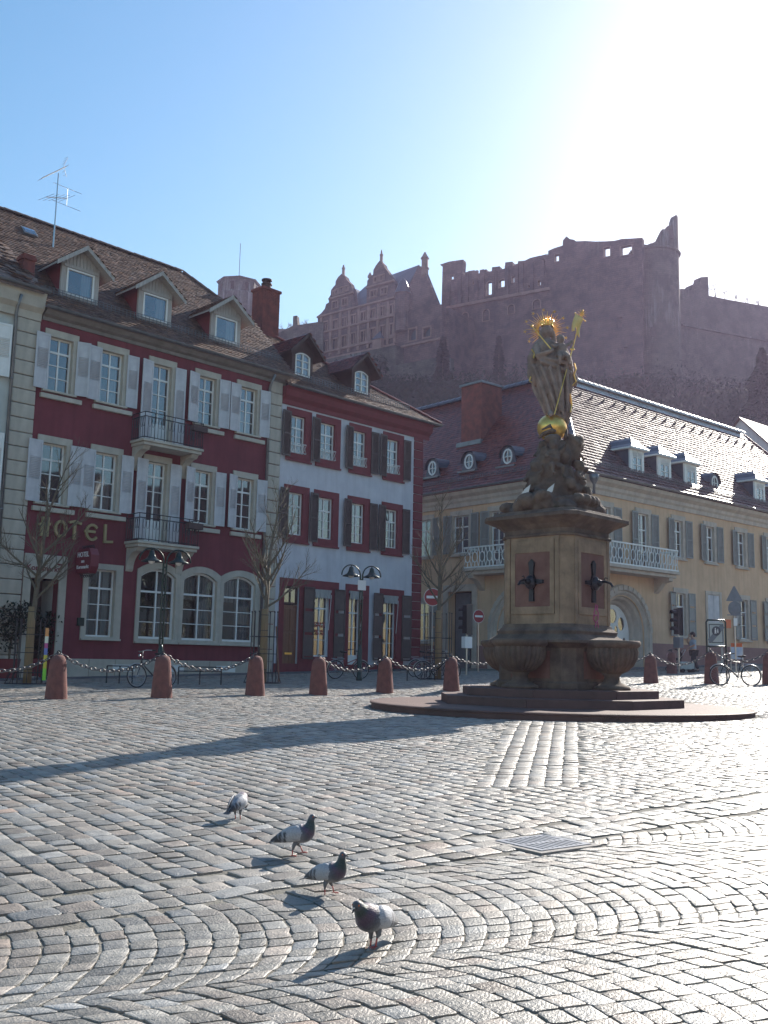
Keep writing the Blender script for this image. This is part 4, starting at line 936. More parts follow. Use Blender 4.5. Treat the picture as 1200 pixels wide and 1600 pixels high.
ridge(pal, (6, 6, zr + 0.02), (26.2, 6, zr + 0.02), M['ridge_pale'], ZP, step=0.5, r=0.3, single=False)
mb = MB()
for k in range(34): a = 5.6 + k * 0.605; mb.add([(a + 0.01, 5.55, PZ + KP * 6.05 + 0.09), (a + 0.595, 5.55, PZ + KP * 6.05 + 0.09), (a + 0.595, 6.0, zr + 0.12), (a + 0.01, 6.0, zr + 0.12)], [(0, 1, 2, 3)])
part('ridge_flashing', mb, M['ridge_pale'], pal, loc=(0, 0, -ZP), kind='stuff', fix=False)
ridge(pal, (26.2, 6, zr), (30.5, -0.5, PZ), M['tile_red'], ZP, step=0.45, r=0.14, single=False)
ridge(pal, (6, 6, zr + 0.02), (6, 20, zr + 0.02), M['slate'], ZP, step=0.5, r=0.3, single=False)
ridge(pal, (-0.5, -0.5, PZ), (6, 6, zr), M['slate'], ZP, step=0.5, r=0.14, single=False)
g = MB()
for k in range(19):
    u = 6.4 + k * 1.05; d = 5.35; y, z = PE + d, PZ + KP * d; g.add([(u - 0.16, y, z + 0.04), (u + 0.16, y, z + 0.04), (u, y - 0.18, z + 0.30), (u, y + 0.1, z + 0.12)], [(0, 1, 2), (1, 3, 2), (0, 2, 3)])
part('snow_hooks', g, M['zinc'], pal, loc=(0, 0, -ZP), kind='stuff')
# hipped dormers
def hip_dormer(c, D=0.2):
    hw, z0, z1 = 0.60, 11.3, 12.6
    f = MB(); f.slab([(c - hw, z0 - 0.1), (c + hw, z0 - 0.1), (c + hw, z1), (c - hw, z1)], [opening(c - 0.42, c + 0.42, z0 + 0.12, z1 - 0.14)], D, D + 0.1)
    dm = part('dormer', f, M['white'], pal, loc=(0, 0, -ZP))
    Dz = lambda z: (z - PZ) / KP + PE
    ck = MB()
    for s2 in (-1, 1): ck.add([(c + s2 * (hw - 0.01), D + 0.1, z0 - 0.5), (c + s2 * (hw - 0.01), D + 0.1, z1), (c + s2 * (hw - 0.01), Dz(z1) + 0.2, z1)], [(0, 1, 2)])
    part('cheek', ck, M['slate'], dm, fix=False)
    e = MB(); e.box(c - hw - 0.2, c + hw + 0.2, D - 0.22, Dz(z1) + 0.3, z1 + 0.0, z1 + 0.1); part('dormer_eaves', e, M['white'], dm, bevel=0.02)
    r = MB(); za = z1 + 0.72; w2 = hw + 0.2
    prof = [(w2, D - 0.22, z1 + 0.1), (w2 * 0.62, D - 0.02, z1 + 0.3), (w2 * 0.34, D + 0.16, z1 + 0.55), (0.02, D + 0.36, za)]
    vs = []
    for w_, y, z in prof: vs += [(c - w_, y, z), (c + w_, y, z), (c + w_, Dz(z) + 0.25, z), (c - w_, Dz(z) + 0.25, z)]
    r.add(vs, [(i * 4 + k, i * 4 + (k + 1) % 4, (i + 1) * 4 + (k + 1) % 4, (i + 1) * 4 + k) for i in range(3) for k in (3, 0, 1)]); part('dormer_roof', r, M['slate'], dm, fix=False)
    polys = []
    for a, b in ((c - 0.37, c - 0.03), (c + 0.03, c + 0.37)):
        for k in range(3): h = 0.35; q = z0 + 0.17 + k * (h + 0.03); polys.append([(a, q), (b, q), (b, q + h), (a, q + h)])
    fr = MB(); fr.slab(opening(c - 0.42, c + 0.42, z0 + 0.12, z1 - 0.14), polys, D - 0.02, D + 0.05); part('frame', fr, M['white'], dm)
    gl = MB()
    for p in polys: gl.add([(x, D + 0.02, z) for x, z in p], [(0, 1, 2, 3)])
    part('glazing', gl, M['glass'], dm, fix=False)
    bk = MB(); bk.box(c - hw + 0.05, c + hw - 0.05, D + 0.7, D + 0.75, z0 - 0.5, z1); part('backing', bk, M['dark'], dm)
for c in (5.03, 7.5, 10.0, 17.4, 19.9, 22.4): hip_dormer(c)
def oxeye(c, zc=12.1, D=0.75):
    n = 14; rr = 0.45
    out = [(c - rr - 0.12, zc - 0.55), (c + rr + 0.12, zc - 0.55)] + [(c + (rr) * math.cos(g), zc + rr * 1.1 * math.sin(g)) for g in np.linspace(0, PI, n)]
    hole = [(c + 0.24 * math.cos(2 * PI * i / n), zc - 0.02 + 0.33 * math.sin(2 * PI * i / n)) for i in range(n)]
    f = MB(); f.slab(out, [hole], D, D + 0.08); dm = part('oxeye_dormer', f, M['slate'], pal, loc=(0, 0, -ZP))
    t = MB(); t.slab([(c + (x - c) * 1.35, zc + (z - zc) * 1.25) for x, z in hole], [hole], D - 0.04, D - 0.003); part('frame', t, M['white'], dm)
    g_ = MB(); g_.add([(x, D + 0.03, z) for x, z in hole], [tuple(range(n))]); g_.box(c - 0.3, c + 0.3, D + 0.2, D + 0.25, zc - 0.4, zc + 0.4); part('pane', g_, M['glass'], dm, fix=False)
    t = MB(); t.box(c - 0.018, c + 0.018, D - 0.03, D + 0.02, zc - 0.36, zc + 0.32); t.box(c - 0.24, c + 0.24, D - 0.03, D + 0.02, zc - 0.05, zc - 0.015); part('glazing_bar', t, M['white'], dm)
    r = MB(); a = [(c + (rr + 0.1) * math.cos(g), D - 0.1, zc + (rr + 0.06) * 1.1 * math.sin(g)) for g in np.linspace(-0.1, PI + 0.1, n)]
    b = [(c + (x - c) * 1.25, (z + 0.05 - PZ) / KP + PE + 0.1, z + 0.05) for x, y, z in a]
    r.add(a + b, [(i, i + 1, n + i + 1, n + i) for i in range(n - 1)]); part('dormer_roof', r, M['slate'], dm, fix=False)
    t = MB(); t.box(c - 0.65, c + 0.65, D - 0.25, D - 0.02, zc - 0.62, zc - 0.52); part('sill', t, M['zinc'], dm)
oxeye(12.8, 12.0, 0.45)
with LeftWing(): oxeye(-7.7, 12.4, 0.55); oxeye(-4.95, 12.3, 0.55); oxeye(-10.5, 12.4, 0.55)
u0, _z = PLf.uz(721, 640, -2.4); u1, _z2 = PLf.uz(752, 640, -2.4)
with LeftWing():
    g = MB(); g.box(u0, u1, 2.4, 4.1, 12.5, 17.3); cs = part('firewall_chimney', g, M['brick'], pal, loc=(0, 0, -ZP))
    g = MB(); g.box(u0 - 0.1, u1 + 0.1, 2.3, 4.2, 17.3, 17.42); part('chimney_cap', g, M['zinc'], cs)
    g = MB(); g.box(u0 - 0.2, u1 + 0.15, 2.2, 2.4, PZ + KP * 2.8, PZ + KP * 2.8 + 0.25); part('flashing', g, M['zinc'], cs)
# balcony wrapping the corner
def lattice(mb, u0, u1, y, z0, z1, M4=None):
    mb.M = M4
    mb.box(u0, u1, y - 0.04, y + 0.04, z1 - 0.07, z1); mb.box(u0, u1, y - 0.04, y + 0.04, z0, z0 + 0.07)
    n = max(1, round((u1 - u0) / 0.5)); w = (u1 - u0) / n; zc = (z0 + z1) / 2; h = (z1 - z0 - 0.14) / 2
    for i in range(n):
        c = u0 + w * (i + 0.5)
        mb.tube([(c + w * 0.36 * math.cos(g), y, zc + h * 0.55 * math.sin(g)) for g in np.linspace(0, 2 * PI, 13)], 0.028, 4, cap=False)
        mb.tube([(c, y, zc + h * 0.5), (c, y, zc + h)], 0.028, 4); mb.tube([(c, y, zc - h * 0.5), (c, y, zc - h)], 0.028, 4)
        for s2 in (-1, 1):
            for s3 in (-1, 1): mb.tube([(c + s2 * w * 0.3, y, zc + s3 * h * 0.3), (c + s2 * w * 0.5, y, zc + s3 * h)], 0.022, 4)
    mb.M = None
bd = 1.05; zf = 6.46
mb = MB(); mb.slab([(-bd, 0), (6.7, 0), (6.7, 1), (-bd, 1)], [], 0, 1) if False else None
mb = MB(); mb.box(-bd, 6.75, -bd, -0.01, zf - 0.16, zf); mb.box(-bd, -0.01, -0.009, 6.6, zf - 0.16, zf); mb.box(-bd + 0.12, 6.6, -bd + 0.12, -0.01, zf - 0.34, zf - 0.162); mb.box(-bd + 0.12, -0.01, -0.009, 6.5, zf - 0.34, zf - 0.162)
bal = part('balcony', mb, M['palestone'], pal, loc=(0, 0, -ZP), bevel=0.02)
mb = MB(); lattice(mb, -bd + 0.06, 6.7, -bd + 0.08, zf, zf + 1.08); lattice(mb, -6.55, bd - 0.1, -bd + 0.08, zf, zf + 1.08, R90); 
part('railing', mb, M['white'], bal, fix=False)
mb = MB(); lattice(mb, 0, 1, 0, 0, 1) if False else None
mb = MB(); mb.box(6.62, 6.7, -bd + 0.1, -0.01, zf + 0.98, zf + 1.06); mb.box(6.62, 6.7, -bd + 0.1, -0.01, zf, zf + 0.07)
for k in range(5): mb.box(6.64, 6.68, -bd + 0.2 + k * 0.18, -bd + 0.24 + k * 0.18, zf, zf + 1)
part('side_railing', mb, M['white'], bal)
mb = MB(); mb.box(-bd + 0.1, -0.01, 6.42, 6.5, zf + 0.98, zf + 1.06); part('side_rail', mb, M['white'], bal)
for u in (0.5, 6.0):
    for M4 in (None, 'L'):
        g = MB(); uu = u if M4 is None else -u - 0.35; g.M = None if M4 is None else R90
        pts = [(0, 0), (-0.9, 0), (-0.88, -0.15), (-0.5, -0.25), (-0.25, -0.55), (0, -0.75)]; n = 6
        g.add([(uu, y, zf - 0.342 + q) for y, q in pts] + [(uu + 0.35, y, zf - 0.342 + q) for y, q in pts], [tuple(range(n)), tuple(range(n, 2 * n))[::-1]] + [(i, i + n, (i + 1) % n + n, (i + 1) % n) for i in range(n)])
        part('bracket', g, M['palestone'], bal)
# small white house behind the palace
gh = thing('gable_house', 'white gabled house showing behind the palace roof at the right edge', 'house', at(1157, 652, 84) * [1, 1, 0] + [0, 0, 2], PI / 2 - math.radians(48.7))
za = at(1157, 652, 84)[2] - 2
mb = MB(); w = 5.0; mb.add([(0, -w, 0), (0, w, 0), (0, w, za - 5.2), (0, 0, za - 0.1), (0, -w, za - 5.2), (0.3, -w, 0), (0.3, w, 0), (0.3, w, za - 5.2), (0.3, 0, za - 0.1), (0.3, -w, za - 5.2)], [(0, 1, 2, 3, 4), (5, 9, 8, 7, 6), (0, 5, 6, 1), (1, 6, 7, 2), (2, 7, 8, 3), (3, 8, 9, 4), (4, 9, 5, 0)])
mb.box(0.3, 14, -w, -w + 0.3, 0, za - 5.2); mb.box(0.3, 14, w - 0.3, w, 0, za - 5.2); part('wall', mb, M['whitewall'], gh)
for s2 in (-1, 1):
    mb = MB(); mb.add([(-0.25, 0, za), (14, 0, za), (14, s2 * (w + 0.4), za - 5.62), (-0.25, s2 * (w + 0.4), za - 5.62), (-0.25, 0, za - 0.15), (14, 0, za - 0.15), (14, s2 * (w + 0.4), za - 5.77), (-0.25, s2 * (w + 0.4), za - 5.77)], [(0, 1, 2, 3), (4, 7, 6, 5), (0, 4, 5, 1), (1, 5, 6, 2), (2, 6, 7, 3), (3, 7, 4, 0)]); part('roof', mb, M['tile_purple'], gh)

# ================================================================ CASTLE ON THE HILL
def castle_frame(px, py, d, az, zb, label, cat, name):
    o = at(px, py, d); f = Fac((o[0], o[1], 0), az); return f, thing(name, label, cat, (o[0], o[1], zb), PI / 2 - math.radians(az))
def tr(f, pts, off=0.0): return [f.uz(x, y, off) for x, y in pts]
ZC = 30.0
# --- palace wing with two scrolled gables
CF, fb = castle_frame(590, 600, 205, 128, ZC, 'red sandstone castle palace wing with two scrolled gables and rows of windows', 'castle wing', 'gabled_palace')
w6 = lambda x, y: (480 + x * 0.18333, 380 + y * 0.18333)
def z6(l): return [w6(*p) for p in l]
body = tr(CF, z6([(90, 1330), (90, 620), (115, 600), (150, 560), (160, 520), (185, 505), (182, 470), (200, 440), (203, 400), (225, 370), (240, 355), (242, 325), (262, 290), (293, 260), (325, 285), (335, 312), (370, 345), (378, 372), (392, 400), (400, 480), (402, 545),
                    (505, 512), (508, 400), (512, 320), (540, 285), (562, 265), (564, 228), (585, 190), (617, 148), (650, 180), (658, 205), (690, 245), (705, 275), (735, 310), (748, 350), (752, 452), (752, 600), (1150, 520), (1150, 1330)]))
xs = [155, 238, 316, 395, 480, 560, 645, 727]
holes = []
def wh_(x, y, w, h):
    a = tr(CF, [w6(x - w / 2, y + h / 2), w6(x + w / 2, y - h / 2)]); (u0, z0), (u1, z1) = a
    return min(u0, u1), max(u0, u1), z0, z1
wl = []
for x, ya, yb in zip(xs, (712, 695, 675, 652, 625, 602, 580, 562), (885, 862, 838, 815, 795, 775, 752, 735)): wl += [(x, ya, 40, 82), (x, yb, 40, 98)]
wl += [(240, 525, 42, 62), (322, 500, 42, 62), (568, 430, 50, 60), (655, 408, 46, 60), (255, 415, 24, 40), (300, 400, 26, 44), (342, 385, 20, 36), (590, 310, 30, 44), (640, 295, 30, 44), (230, 425, 16, 30), (730, 950, 36, 90), (620, 905, 60, 36)]
for x, y, w, h in wl: u0, u1, z0, z1 = wh_(x, y, w, h); holes.append([(u0, z0), (u1, z0), (u1, z1), (u0, z1)])
for x, y, w, h in ((900, 780, 62, 110), (1022, 760, 62, 92)):
    u0, u1, z0, z1 = wh_(x, y, w, h); c = (u0 + u1) / 2; r = (u1 - u0) / 2; holes.append([(u0, z0), (u1, z0)] + [(c + r * math.cos(g), z1 - r * 1.4 + r * 1.4 * math.sin(g)) for g in np.linspace(0, PI, 9)])
mb = MB(); mb.slab(body, holes, 0, 1.2); part('wall', mb, M['castle'], fb, loc=(0, 0, -ZC))
for h in holes:
    u0, u1 = min(p[0] for p in h), max(p[0] for p in h); z0, z1 = min(p[1] for p in h), max(p[1] for p in h)
    mb = MB(); mb.slab([(u0 - 0.25, z0 - 0.25), (u1 + 0.25, z0 - 0.25), (u1 + 0.25, z1 + 0.3), (u0 - 0.25, z1 + 0.3)], [[(x, z) for x, z in h]] if len(h) == 4 else [[(u0, z0), (u1, z0), (u1, z1), (u0, z1)]], -0.2, -0.01)
    if u1 - u0 < 9 and len(h) == 4: mb.box((u0 + u1) / 2 - 0.12, (u0 + u1) / 2 + 0.12, -0.05, 0.5, z0, z1)
    wn_ = part('window', mb, M['castle_trim'], fb, loc=(0, 0, -ZC))
    mb = MB(); mb.box(u0 - 0.1, u1 + 0.1, 0.7, 0.75, z0 - 0.1, z1 + 0.1); part('pane', mb, M['slate'], wn_)
for pts in ([(90, 760), (745, 630)], [(90, 945), (750, 800)], [(90, 640), (180, 612), (402, 552), (505, 520), (752, 462)], [(190, 475), (400, 425)], [(510, 372), (748, 330)], [(90, 1010), (750, 860)], [(805, 900), (1140, 800)]):
    q = tr(CF, [w6(*p) for p in pts]); u0, u1 = q[0][0], q[-1][0]; z = sum(p[1] for p in q) / len(q); mb = MB(); mb.box(min(u0, u1), max(u0, u1), -0.45, -0.015, z - 0.25, z + 0.2); part('string_course', mb, M['castle_trim'], fb, loc=(0, 0, -ZC), bevel=0.08)
for x in [115, 198, 277, 356, 437, 520, 603, 687, 748]:     # pilasters
    (u, z0), (u_, z1) = tr(CF, [w6(x, 1000 - x * 0.2), w6(x, 640 - x * 0.2)]); mb = MB(); mb.box(u - 0.3, u + 0.3, -0.3, -0.012, z0, z1); part('pilaster', mb, M['castle_trim'], fb, loc=(0, 0, -ZC))
def statue_finial(px, py, h=2.4, w=0.5):
    u, z = CF.uz(*w6(px, py)); mb = MB(); mb.lathe([(w, -1.0), (w * 0.9, 0), (w * 0.5, 0.1), (w * 0.7, 0.5), (w * 0.6, 1.2), (w * 0.85, 1.6), (w * 0.35, 1.95), (w * 0.4, 2.2), (w * 0.1, h)], (u, 0.6, z - ZC), 8); part('finial_figure', mb, M['castle_trim'], fb)
statue_finial(293, 265); statue_finial(617, 152, 2.8)
u, z = CF.uz(*w6(497, 325)); mb = MB(); mb.lathe([(0.3, 0), (0.3, 1.2), (0.55, 1.3), (0.5, 1.7), (0.1, 2.5)], (u, 1.5, z - ZC), 8); part('small_lantern', mb, M['castle_trim'], fb)
# roofs: behind the gables
def gable_roof_at(px0, px1, pyz, apx, apy):
    (u0, z0) = CF.uz(*w6(px0, pyz[0])); (u1, z1) = CF.uz(*w6(px1, pyz[1])); ua, za_ = CF.uz(*w6(apx, apy)); za_ -= 1.6; zb = min(z0, z1)
    mb = MB(); mb.add([(u0, 1, zb), (ua, 1, za_), (u1, 1, zb), (u0, 9, zb), (ua, 9, za_), (u1, 9, zb)], [(0, 1, 2), (3, 5, 4), (0, 3, 4, 1), (1, 4, 5, 2)]); part('gable_roof', mb, M['slate'], fb, loc=(0, 0, -ZC))
gable_roof_at(200, 398, (545, 480), 300, 275); gable_roof_at(512, 748, (460, 420), 625, 160)
(ue0, ze0), (ue1, ze1) = CF.uz(*w6(120, 600)), CF.uz(*w6(752, 452)); _, zr_ = CF.uz(*w6(950, 185), -7.0); ur1, _ = CF.uz(*w6(955, 185), -7.0); ze = min(ze0, ze1)
uR, zR = CF.uz(*w6(1110, 510)); ul = ue0 + 3
mb = MB(); mb.add([(ul, 1, ze), (ur1, 1, ze), (ur1, 7, zr_), (ul + 5, 7, zr_ - 1), (ul, 14, ze), (ur1, 14, ze)], [(0, 1, 2, 3), (3, 2, 5, 4), (0, 3, 4)]); part('main_roof', mb, M['slate'], fb, loc=(0, 0, -ZC))
# stone gable end on the right of the roof, with its chimney
q = tr(CF, z6([(752, 606), (752, 452), (850, 420), (945, 190), (990, 205), (1112, 512), (1145, 530)]), -1.0); mb = MB(); mb.slab(q, [], 1.0, 2.0); part('end_gable', mb, M['castle'], fb, loc=(0, 0, -ZC))
u, z = CF.uz(*w6(966, 205)); mb = MB(); mb.lathe([(0.75, -1.4), (0.75, 0), (0.95, 0.1), (0.95, 0.3), (0.7, 0.4), (0.7, 2.2), (0.95, 2.4), (0.6, 2.9), (0.15, 3.8)], (u, 1.5, z - ZC), 8); part('chimney', mb, M['castle_trim'], fb)
(ua, za1), (ub, zb1) = CF.uz(*w6(755, 610)), CF.uz(*w6(862, 430)); mb = MB(); c = (ua + ub) / 2; r = abs(ub - ua) / 2; mb.lathe([(r, za1 - ZC - 4), (r, zb1 - ZC), (r * 1.15, zb1 - ZC + 0.3)], (c, 0.2, 0), 10); tu = part('stair_turret', mb, M['castle'], fb)
mb = MB(); mb.lathe([(r * 1.2, zb1 - ZC + 0.3), (r * 0.5, zb1 - ZC + 3), (0.05, CF.uz(*w6(805, 290))[1] - ZC)], (c, 0.2, 0), 10); part('turret_roof', mb, M['slate'], tu)
(ua, za1), (ub, zb1) = CF.uz(*w6(585, 930)), CF.uz(*w6(660, 800)); mb = MB(); mb.box(ua, ub, -1.2, -0.02, za1, zb1 - 0.5); oi = part('oriel', mb, M['castle_trim'], fb, loc=(0, 0, -ZC)); mb = MB(); mb.add([(ua - .2, -1.4, zb1 - 0.5), (ub + .2, -1.4, zb1 - 0.5), (ub + .2, -0.03, zb1 - 0.5), (ua - .2, -0.03, zb1 - 0.5), ((ua + ub) / 2, -0.1, zb1 + 1.6)], [(0, 1, 4), (1, 2, 4), (2, 3, 4), (3, 0, 4), (0, 3, 2, 1)]); part('oriel_roof', mb, M['slate'], oi)
# terrace wall below
q = tr(CF, z6([(60, 1330), (60, 1010), (750, 868), (752, 1040), (1180, 960), (1180, 1330)]), 3.0); mb = MB(); mb.slab(q, [], -3.0, -0.1); part('terrace_wall', mb, M['castle_grey'], fb, loc=(0, 0, -ZC))
# side of the block so it reads as a volume
mb = MB(); ul_, zl_ = CF.uz(*w6(90, 640)); mb.box(ul_, ul_ + 1, 1.2, 14, ZC + 5, zl_ - 0.2); mb.box(uR + 1, uR + 2, 1.2, 14, ZC + 5, zR - 1); part('side_wall', mb, M['castle'], fb, loc=(0, 0, -ZC))
# --- ruined palace with broken window wall
CR, ru = castle_frame(780, 600, 200, 122, ZC, 'roofless castle ruin with sky showing through its windows and broken battlements', 'castle ruin', 'ruined_palace')
z5 = lambda x, y: (480 + x * 0.31667, 320 + y * 0.31667)
zz6 = lambda x, y: (840 + x * 0.3, 320 + y * 0.3)
top = [z5(*p) for p in [(668, 302), (655, 295), (700, 280), (770, 270), (772, 282), (768, 330), (775, 345), (790, 344), (792, 328), (825, 322), (827, 340), (850, 338), (852, 322), (885, 318), (887, 330), (910, 327), (912, 308), (950, 303), (951, 320), (975, 314), (977, 284), (1012, 280), (1014, 302), (1038, 296), (1040, 278), (1075, 275), (1100, 262), (1150, 250), (1155, 268), (1172, 268), (1174, 245), (1192, 240)]]
top += [zz6(*p) for p in [(12, 266), (18, 288), (38, 284), (40, 262), (56, 260), (55, 240), (85, 226), (130, 212), (132, 185), (150, 164), (168, 178), (190, 182), (200, 190), (250, 188), (300, 191), (350, 190), (400, 187), (440, 177), (490, 175), (545, 171), (546, 216)]]
out = [(700, 720)] + [(690, 500), (690, 470)] + top + [(1003, 560), (1003, 720)]
sk = []
def arch_hole(fr, x0, y0, x1, y1, conv, arched=True):
    (u0, zA), (u1, zB) = fr.uz(*conv(x0, y1)), fr.uz(*conv(x1, y0)); u0, u1 = min(u0, u1), max(u0, u1); r = (u1 - u0) / 2; c = (u0 + u1) / 2
    return [(u0, zA), (u1, zA)] + ([(c + r * math.cos(g), zB - r + r * math.sin(g)) for g in np.linspace(0, PI, 9)] if arched else [(u1, zB), (u0, zB)])
for b in ((886, 376, 916, 448), (948, 364, 980, 410)): sk.append(arch_hole(CR, *b, z5))
for b in ((1010, 352, 1028, 387), (704, 345, 724, 372), (1093, 392, 1112, 410), (1141, 372, 1156, 400), (820, 372, 834, 392)): sk.append(arch_hole(CR, *b, z5, False))
for b in ((90, 257, 112, 298), (347, 218, 378, 273), (437, 208, 491, 266)): sk.append(arch_hole(CR, *b, zz6, False))
nich = [arch_hole(CR, *b, z5) for b in ((765, 530, 795, 590), (868, 515, 898, 575), (992, 490, 1022, 540), (1115, 465, 1150, 515), (700, 425, 725, 475), (765, 420, 785, 460))]
nich += [arch_hole(CR, *b, zz6, False) for b in ((415, 585, 440, 640), (447, 740, 470, 790))]
mb = MB(); mb.slab(tr(CR, out), sk + nich, 0, 0.3); part('wall', mb, M['castle'], ru, loc=(0, 0, -ZC))
def splay(h, kx=1.0, kz=1.0):
    cx_, cz_ = sum(p[0] for p in h) / len(h), sum(p[1] for p in h) / len(h); return [(x + math.copysign(kx, x - cx_) * 0.5, z + math.copysign(0.2, z - cz_)) for x, z in h]
mb = MB(); mb.slab(tr(CR, out), [splay(h) for h in sk if len(h) == 4][1::2] + [splay(h) for h in sk if len(h) > 4], 0.305, 1.5) if False else mb.slab([(u_s, z_s - 0.05) for u_s, z_s in tr(CR, out)], [opening(min(p[0] for p in h) - 0.1, max(p[0] for p in h) + 1.0, min(p[1] for p in h) - 0.1, max(p[1] for p in h) + 0.1) for h in sk if max(p[0] for p in h) - min(p[0] for p in h) < 99 ] + [], 0.305, 1.2)
part('inner_wall', mb, M['castle'], ru, loc=(0, 0, -ZC))
for h in nich:
    u0, u1 = min(p[0] for p in h), max(p[0] for p in h); z0, z1 = min(p[1] for p in h), max(p[1] for p in h); mb = MB(); mb.box(u0 - 0.2, u1 + 0.2, 1.0, 1.3, z0 - 0.2, z1 + 0.2); part('niche_back', mb, M['wood_dark'], ru, loc=(0, 0, -ZC))
for h in sk + nich[:4]:
    u0, u1 = min(p[0] for p in h), max(p[0] for p in h); z0, z1 = min(p[1] for p in h), max(p[1] for p in h)
    mb = MB(); g_ = [((x - (u0 + u1) / 2) * 1.28 + (u0 + u1) / 2, (z - (z0 + z1) / 2) * 1.12 + (z0 + z1) / 2) for x, z in h]; mb.slab(g_, [h], -0.18, -0.01); part('window_surround', mb, M['castle_trim'], ru, loc=(0, 0, -ZC))
for x in (700, 755, 790, 838, 868, 925, 988, 1035, 1062, 1112, 1165):    # buttress strips under the battlements
    (u, z1), (u_, z0) = CR.uz(*z5(x, 350 - (x - 700) * 0.16)), CR.uz(*z5(x, 500 - (x - 700) * 0.17)); mb = MB(); mb.box(u - 0.4, u + 0.4, -0.5, -0.012, z0, z1); part('buttress', mb, M['castle'], ru, loc=(0, 0, -ZC))
(ua, zq), (ub, zq2) = CR.uz(*z5(690, 508)), CR.uz(*z5(1200, 420)); mb = MB(); mb.box(ua, ub, -0.55, -0.015, (zq + zq2) / 2 - 0.3, (zq + zq2) / 2 + 0.3); part('string_course', mb, M['castle_trim'], ru, loc=(0, 0, -ZC))
(ua, zq) = CR.uz(690, 470); mb = MB(); mb.box(ua, ua + 1.2, 1.6, 12, ZC + 5, zq - 6); part('side_wall', mb, M['castle'], ru, loc=(0, 0, -ZC))
# --- big round tower, its left part standing highest
tc = at(1023, 500, 191); RT = 4.9
tw = thing('round_tower', 'massive ruined round castle tower with a jagged broken spike of wall', 'tower', (tc[0], tc[1], ZC))
ztop = lambda px, py: at(px, py, 187)[2] - ZC
prof_px = [(955, 378), (985, 383), (1006, 384), (1012, 384), (1019, 376), (1019.5, 364), (1030, 361), (1042, 352), (1048, 345), (1051, 334), (1056, 331), (1061, 332), (1063, 345)]
def tower_top(px): return ztop(px, float(np.interp(px, [p[0] for p in prof_px], [p[1] for p in prof_px])))
mb = MB(); n = 64; ring0, ring1 = [], []
for k in range(n):
    g = PI + PI * 2 * k / n; x = tc[0] + RT * math.cos(g)
    px = 1023 + (x - tc[0]) / RT * 40
    zt = tower_top(px) + random.uniform(-0.35, 0.35) if math.sin(g) < 0.1 else min(tower_top(px), ztop(1000, 384)) - 2
    ring0.append((RT * math.cos(g), RT * math.sin(g), -10)); ring1.append((RT * math.cos(g), RT * math.sin(g), zt))
inner = [(x * 0.78, y * 0.78, z - 0.3) for x, y, z in ring1]; innb = [(x * 0.78, y * 0.78, 20) for x, y, z in ring1]
mb.loft([ring0, ring1, inner, innb], cap=False); part('tower_wall', mb, M['castle_grey'], tw, fix=False)
mb = MB(); zb_ = ztop(1030, 388); mb.torus((0, 0, zb_), RT + 0.1, 0.3, 40, 6); part('string_course', mb, M['castle_grey'], tw)
for px, py in ((1041, 367), (1010, 520), (1015, 610)):
    x = (px - 1023) / 40 * RT; y = -math.sqrt(max(RT * RT - x * x, 0)); mb = MB(); mb.box(x - 0.5, x + 0.5, y - 0.12, y + 1, ztop(px, py) - 0.9, ztop(px, py) + 0.9); part('embrasure', mb, M['wood_dark'], tw)
# --- long rampart wall falling away to the right
CW, rp = castle_frame(1065, 560, 203, 62, ZC, 'long castle rampart wall running right from the round tower', 'rampart wall', 'rampart_wall')
o = [(1060, 720), (1060, 452), (1066, 451), (1080, 453.5), (1081, 446), (1083, 444), (1093, 443.6), (1095, 433), (1106.4, 432), (1107.6, 462), (1140, 468.5), (1200, 479), (1290, 497), (1290, 720)]
mb = MB(); mb.slab(tr(CW, o), [], 0, 2.0); part('wall', mb, M['castle_grey'], rp, loc=(0, 0, -ZC))
q = tr(CW, [(1066, 506), (1290, 548)], 0.3); mb = MB(); mb.add([(q[0][0], -0.5, q[0][1]), (q[1][0], -0.5, q[1][1]), (q[1][0], -0.01, q[1][1]), (q[0][0], -0.01, q[0][1]), (q[0][0], -0.5, q[0][1] - 0.4), (q[1][0], -0.5, q[1][1] - 0.4), (q[1][0], -0.01, q[1][1] - 0.4), (q[0][0], -0.01, q[0][1] - 0.4)], [(0, 1, 2, 3), (4, 7, 6, 5), (0, 4, 5, 1), (1, 5, 6, 2), (3, 7, 4, 0)]); part('string_course', mb, M['castle_grey'], rp, loc=(0, 0, -ZC))
# --- octagonal tower far left
ot = thing('octagonal_tower', 'grey octagonal castle tower with a flat cap above the hotel roof', 'tower', (*at(368, 560, 235)[:2], ZC))
s235 = 235 / FPX; zz = lambda py: at(368, py, 235)[2] - ZC
mb = MB(); r = 33 * s235
seg = lambda k: 2 * PI * k / 8 + 0.2
mb.lathe([(r * 1.12, 5), (r * 1.12, zz(466)), (r * 0.97, zz(463))], (0, 0, 0), 8, 0.2); part('tower_body', mb, M['castle_grey'], ot)
for k in range(8):
    a, b = seg(k), seg(k + 1); p0, p1 = Vector((r * math.cos(a), r * math.sin(a), 0)), Vector((r * math.cos(b), r * math.sin(b), 0)); L_ = (p1 - p0).length; nn = (p0 + p1).normalized(); zA, zB = zz(464), zz(445)
    mb = MB(); m4 = Matrix.Translation(p0) @ Matrix.Rotation(math.atan2((p1 - p0).y, (p1 - p0).x), 4, 'Z'); mb.M = m4
    h = [(L_ / 2 - 0.55, zA + 0.4), (L_ / 2 + 0.55, zA + 0.4)] + [(L_ / 2 + 0.55 * math.cos(g), zB - 1.1 + 0.55 * math.sin(g)) for g in np.linspace(0, PI, 7)]
    mb.slab([(0, zA), (L_, zA), (L_, zB), (0, zB)], [h], 0, 0.5); part('belfry_wall', mb, M['castle_grey'], ot)
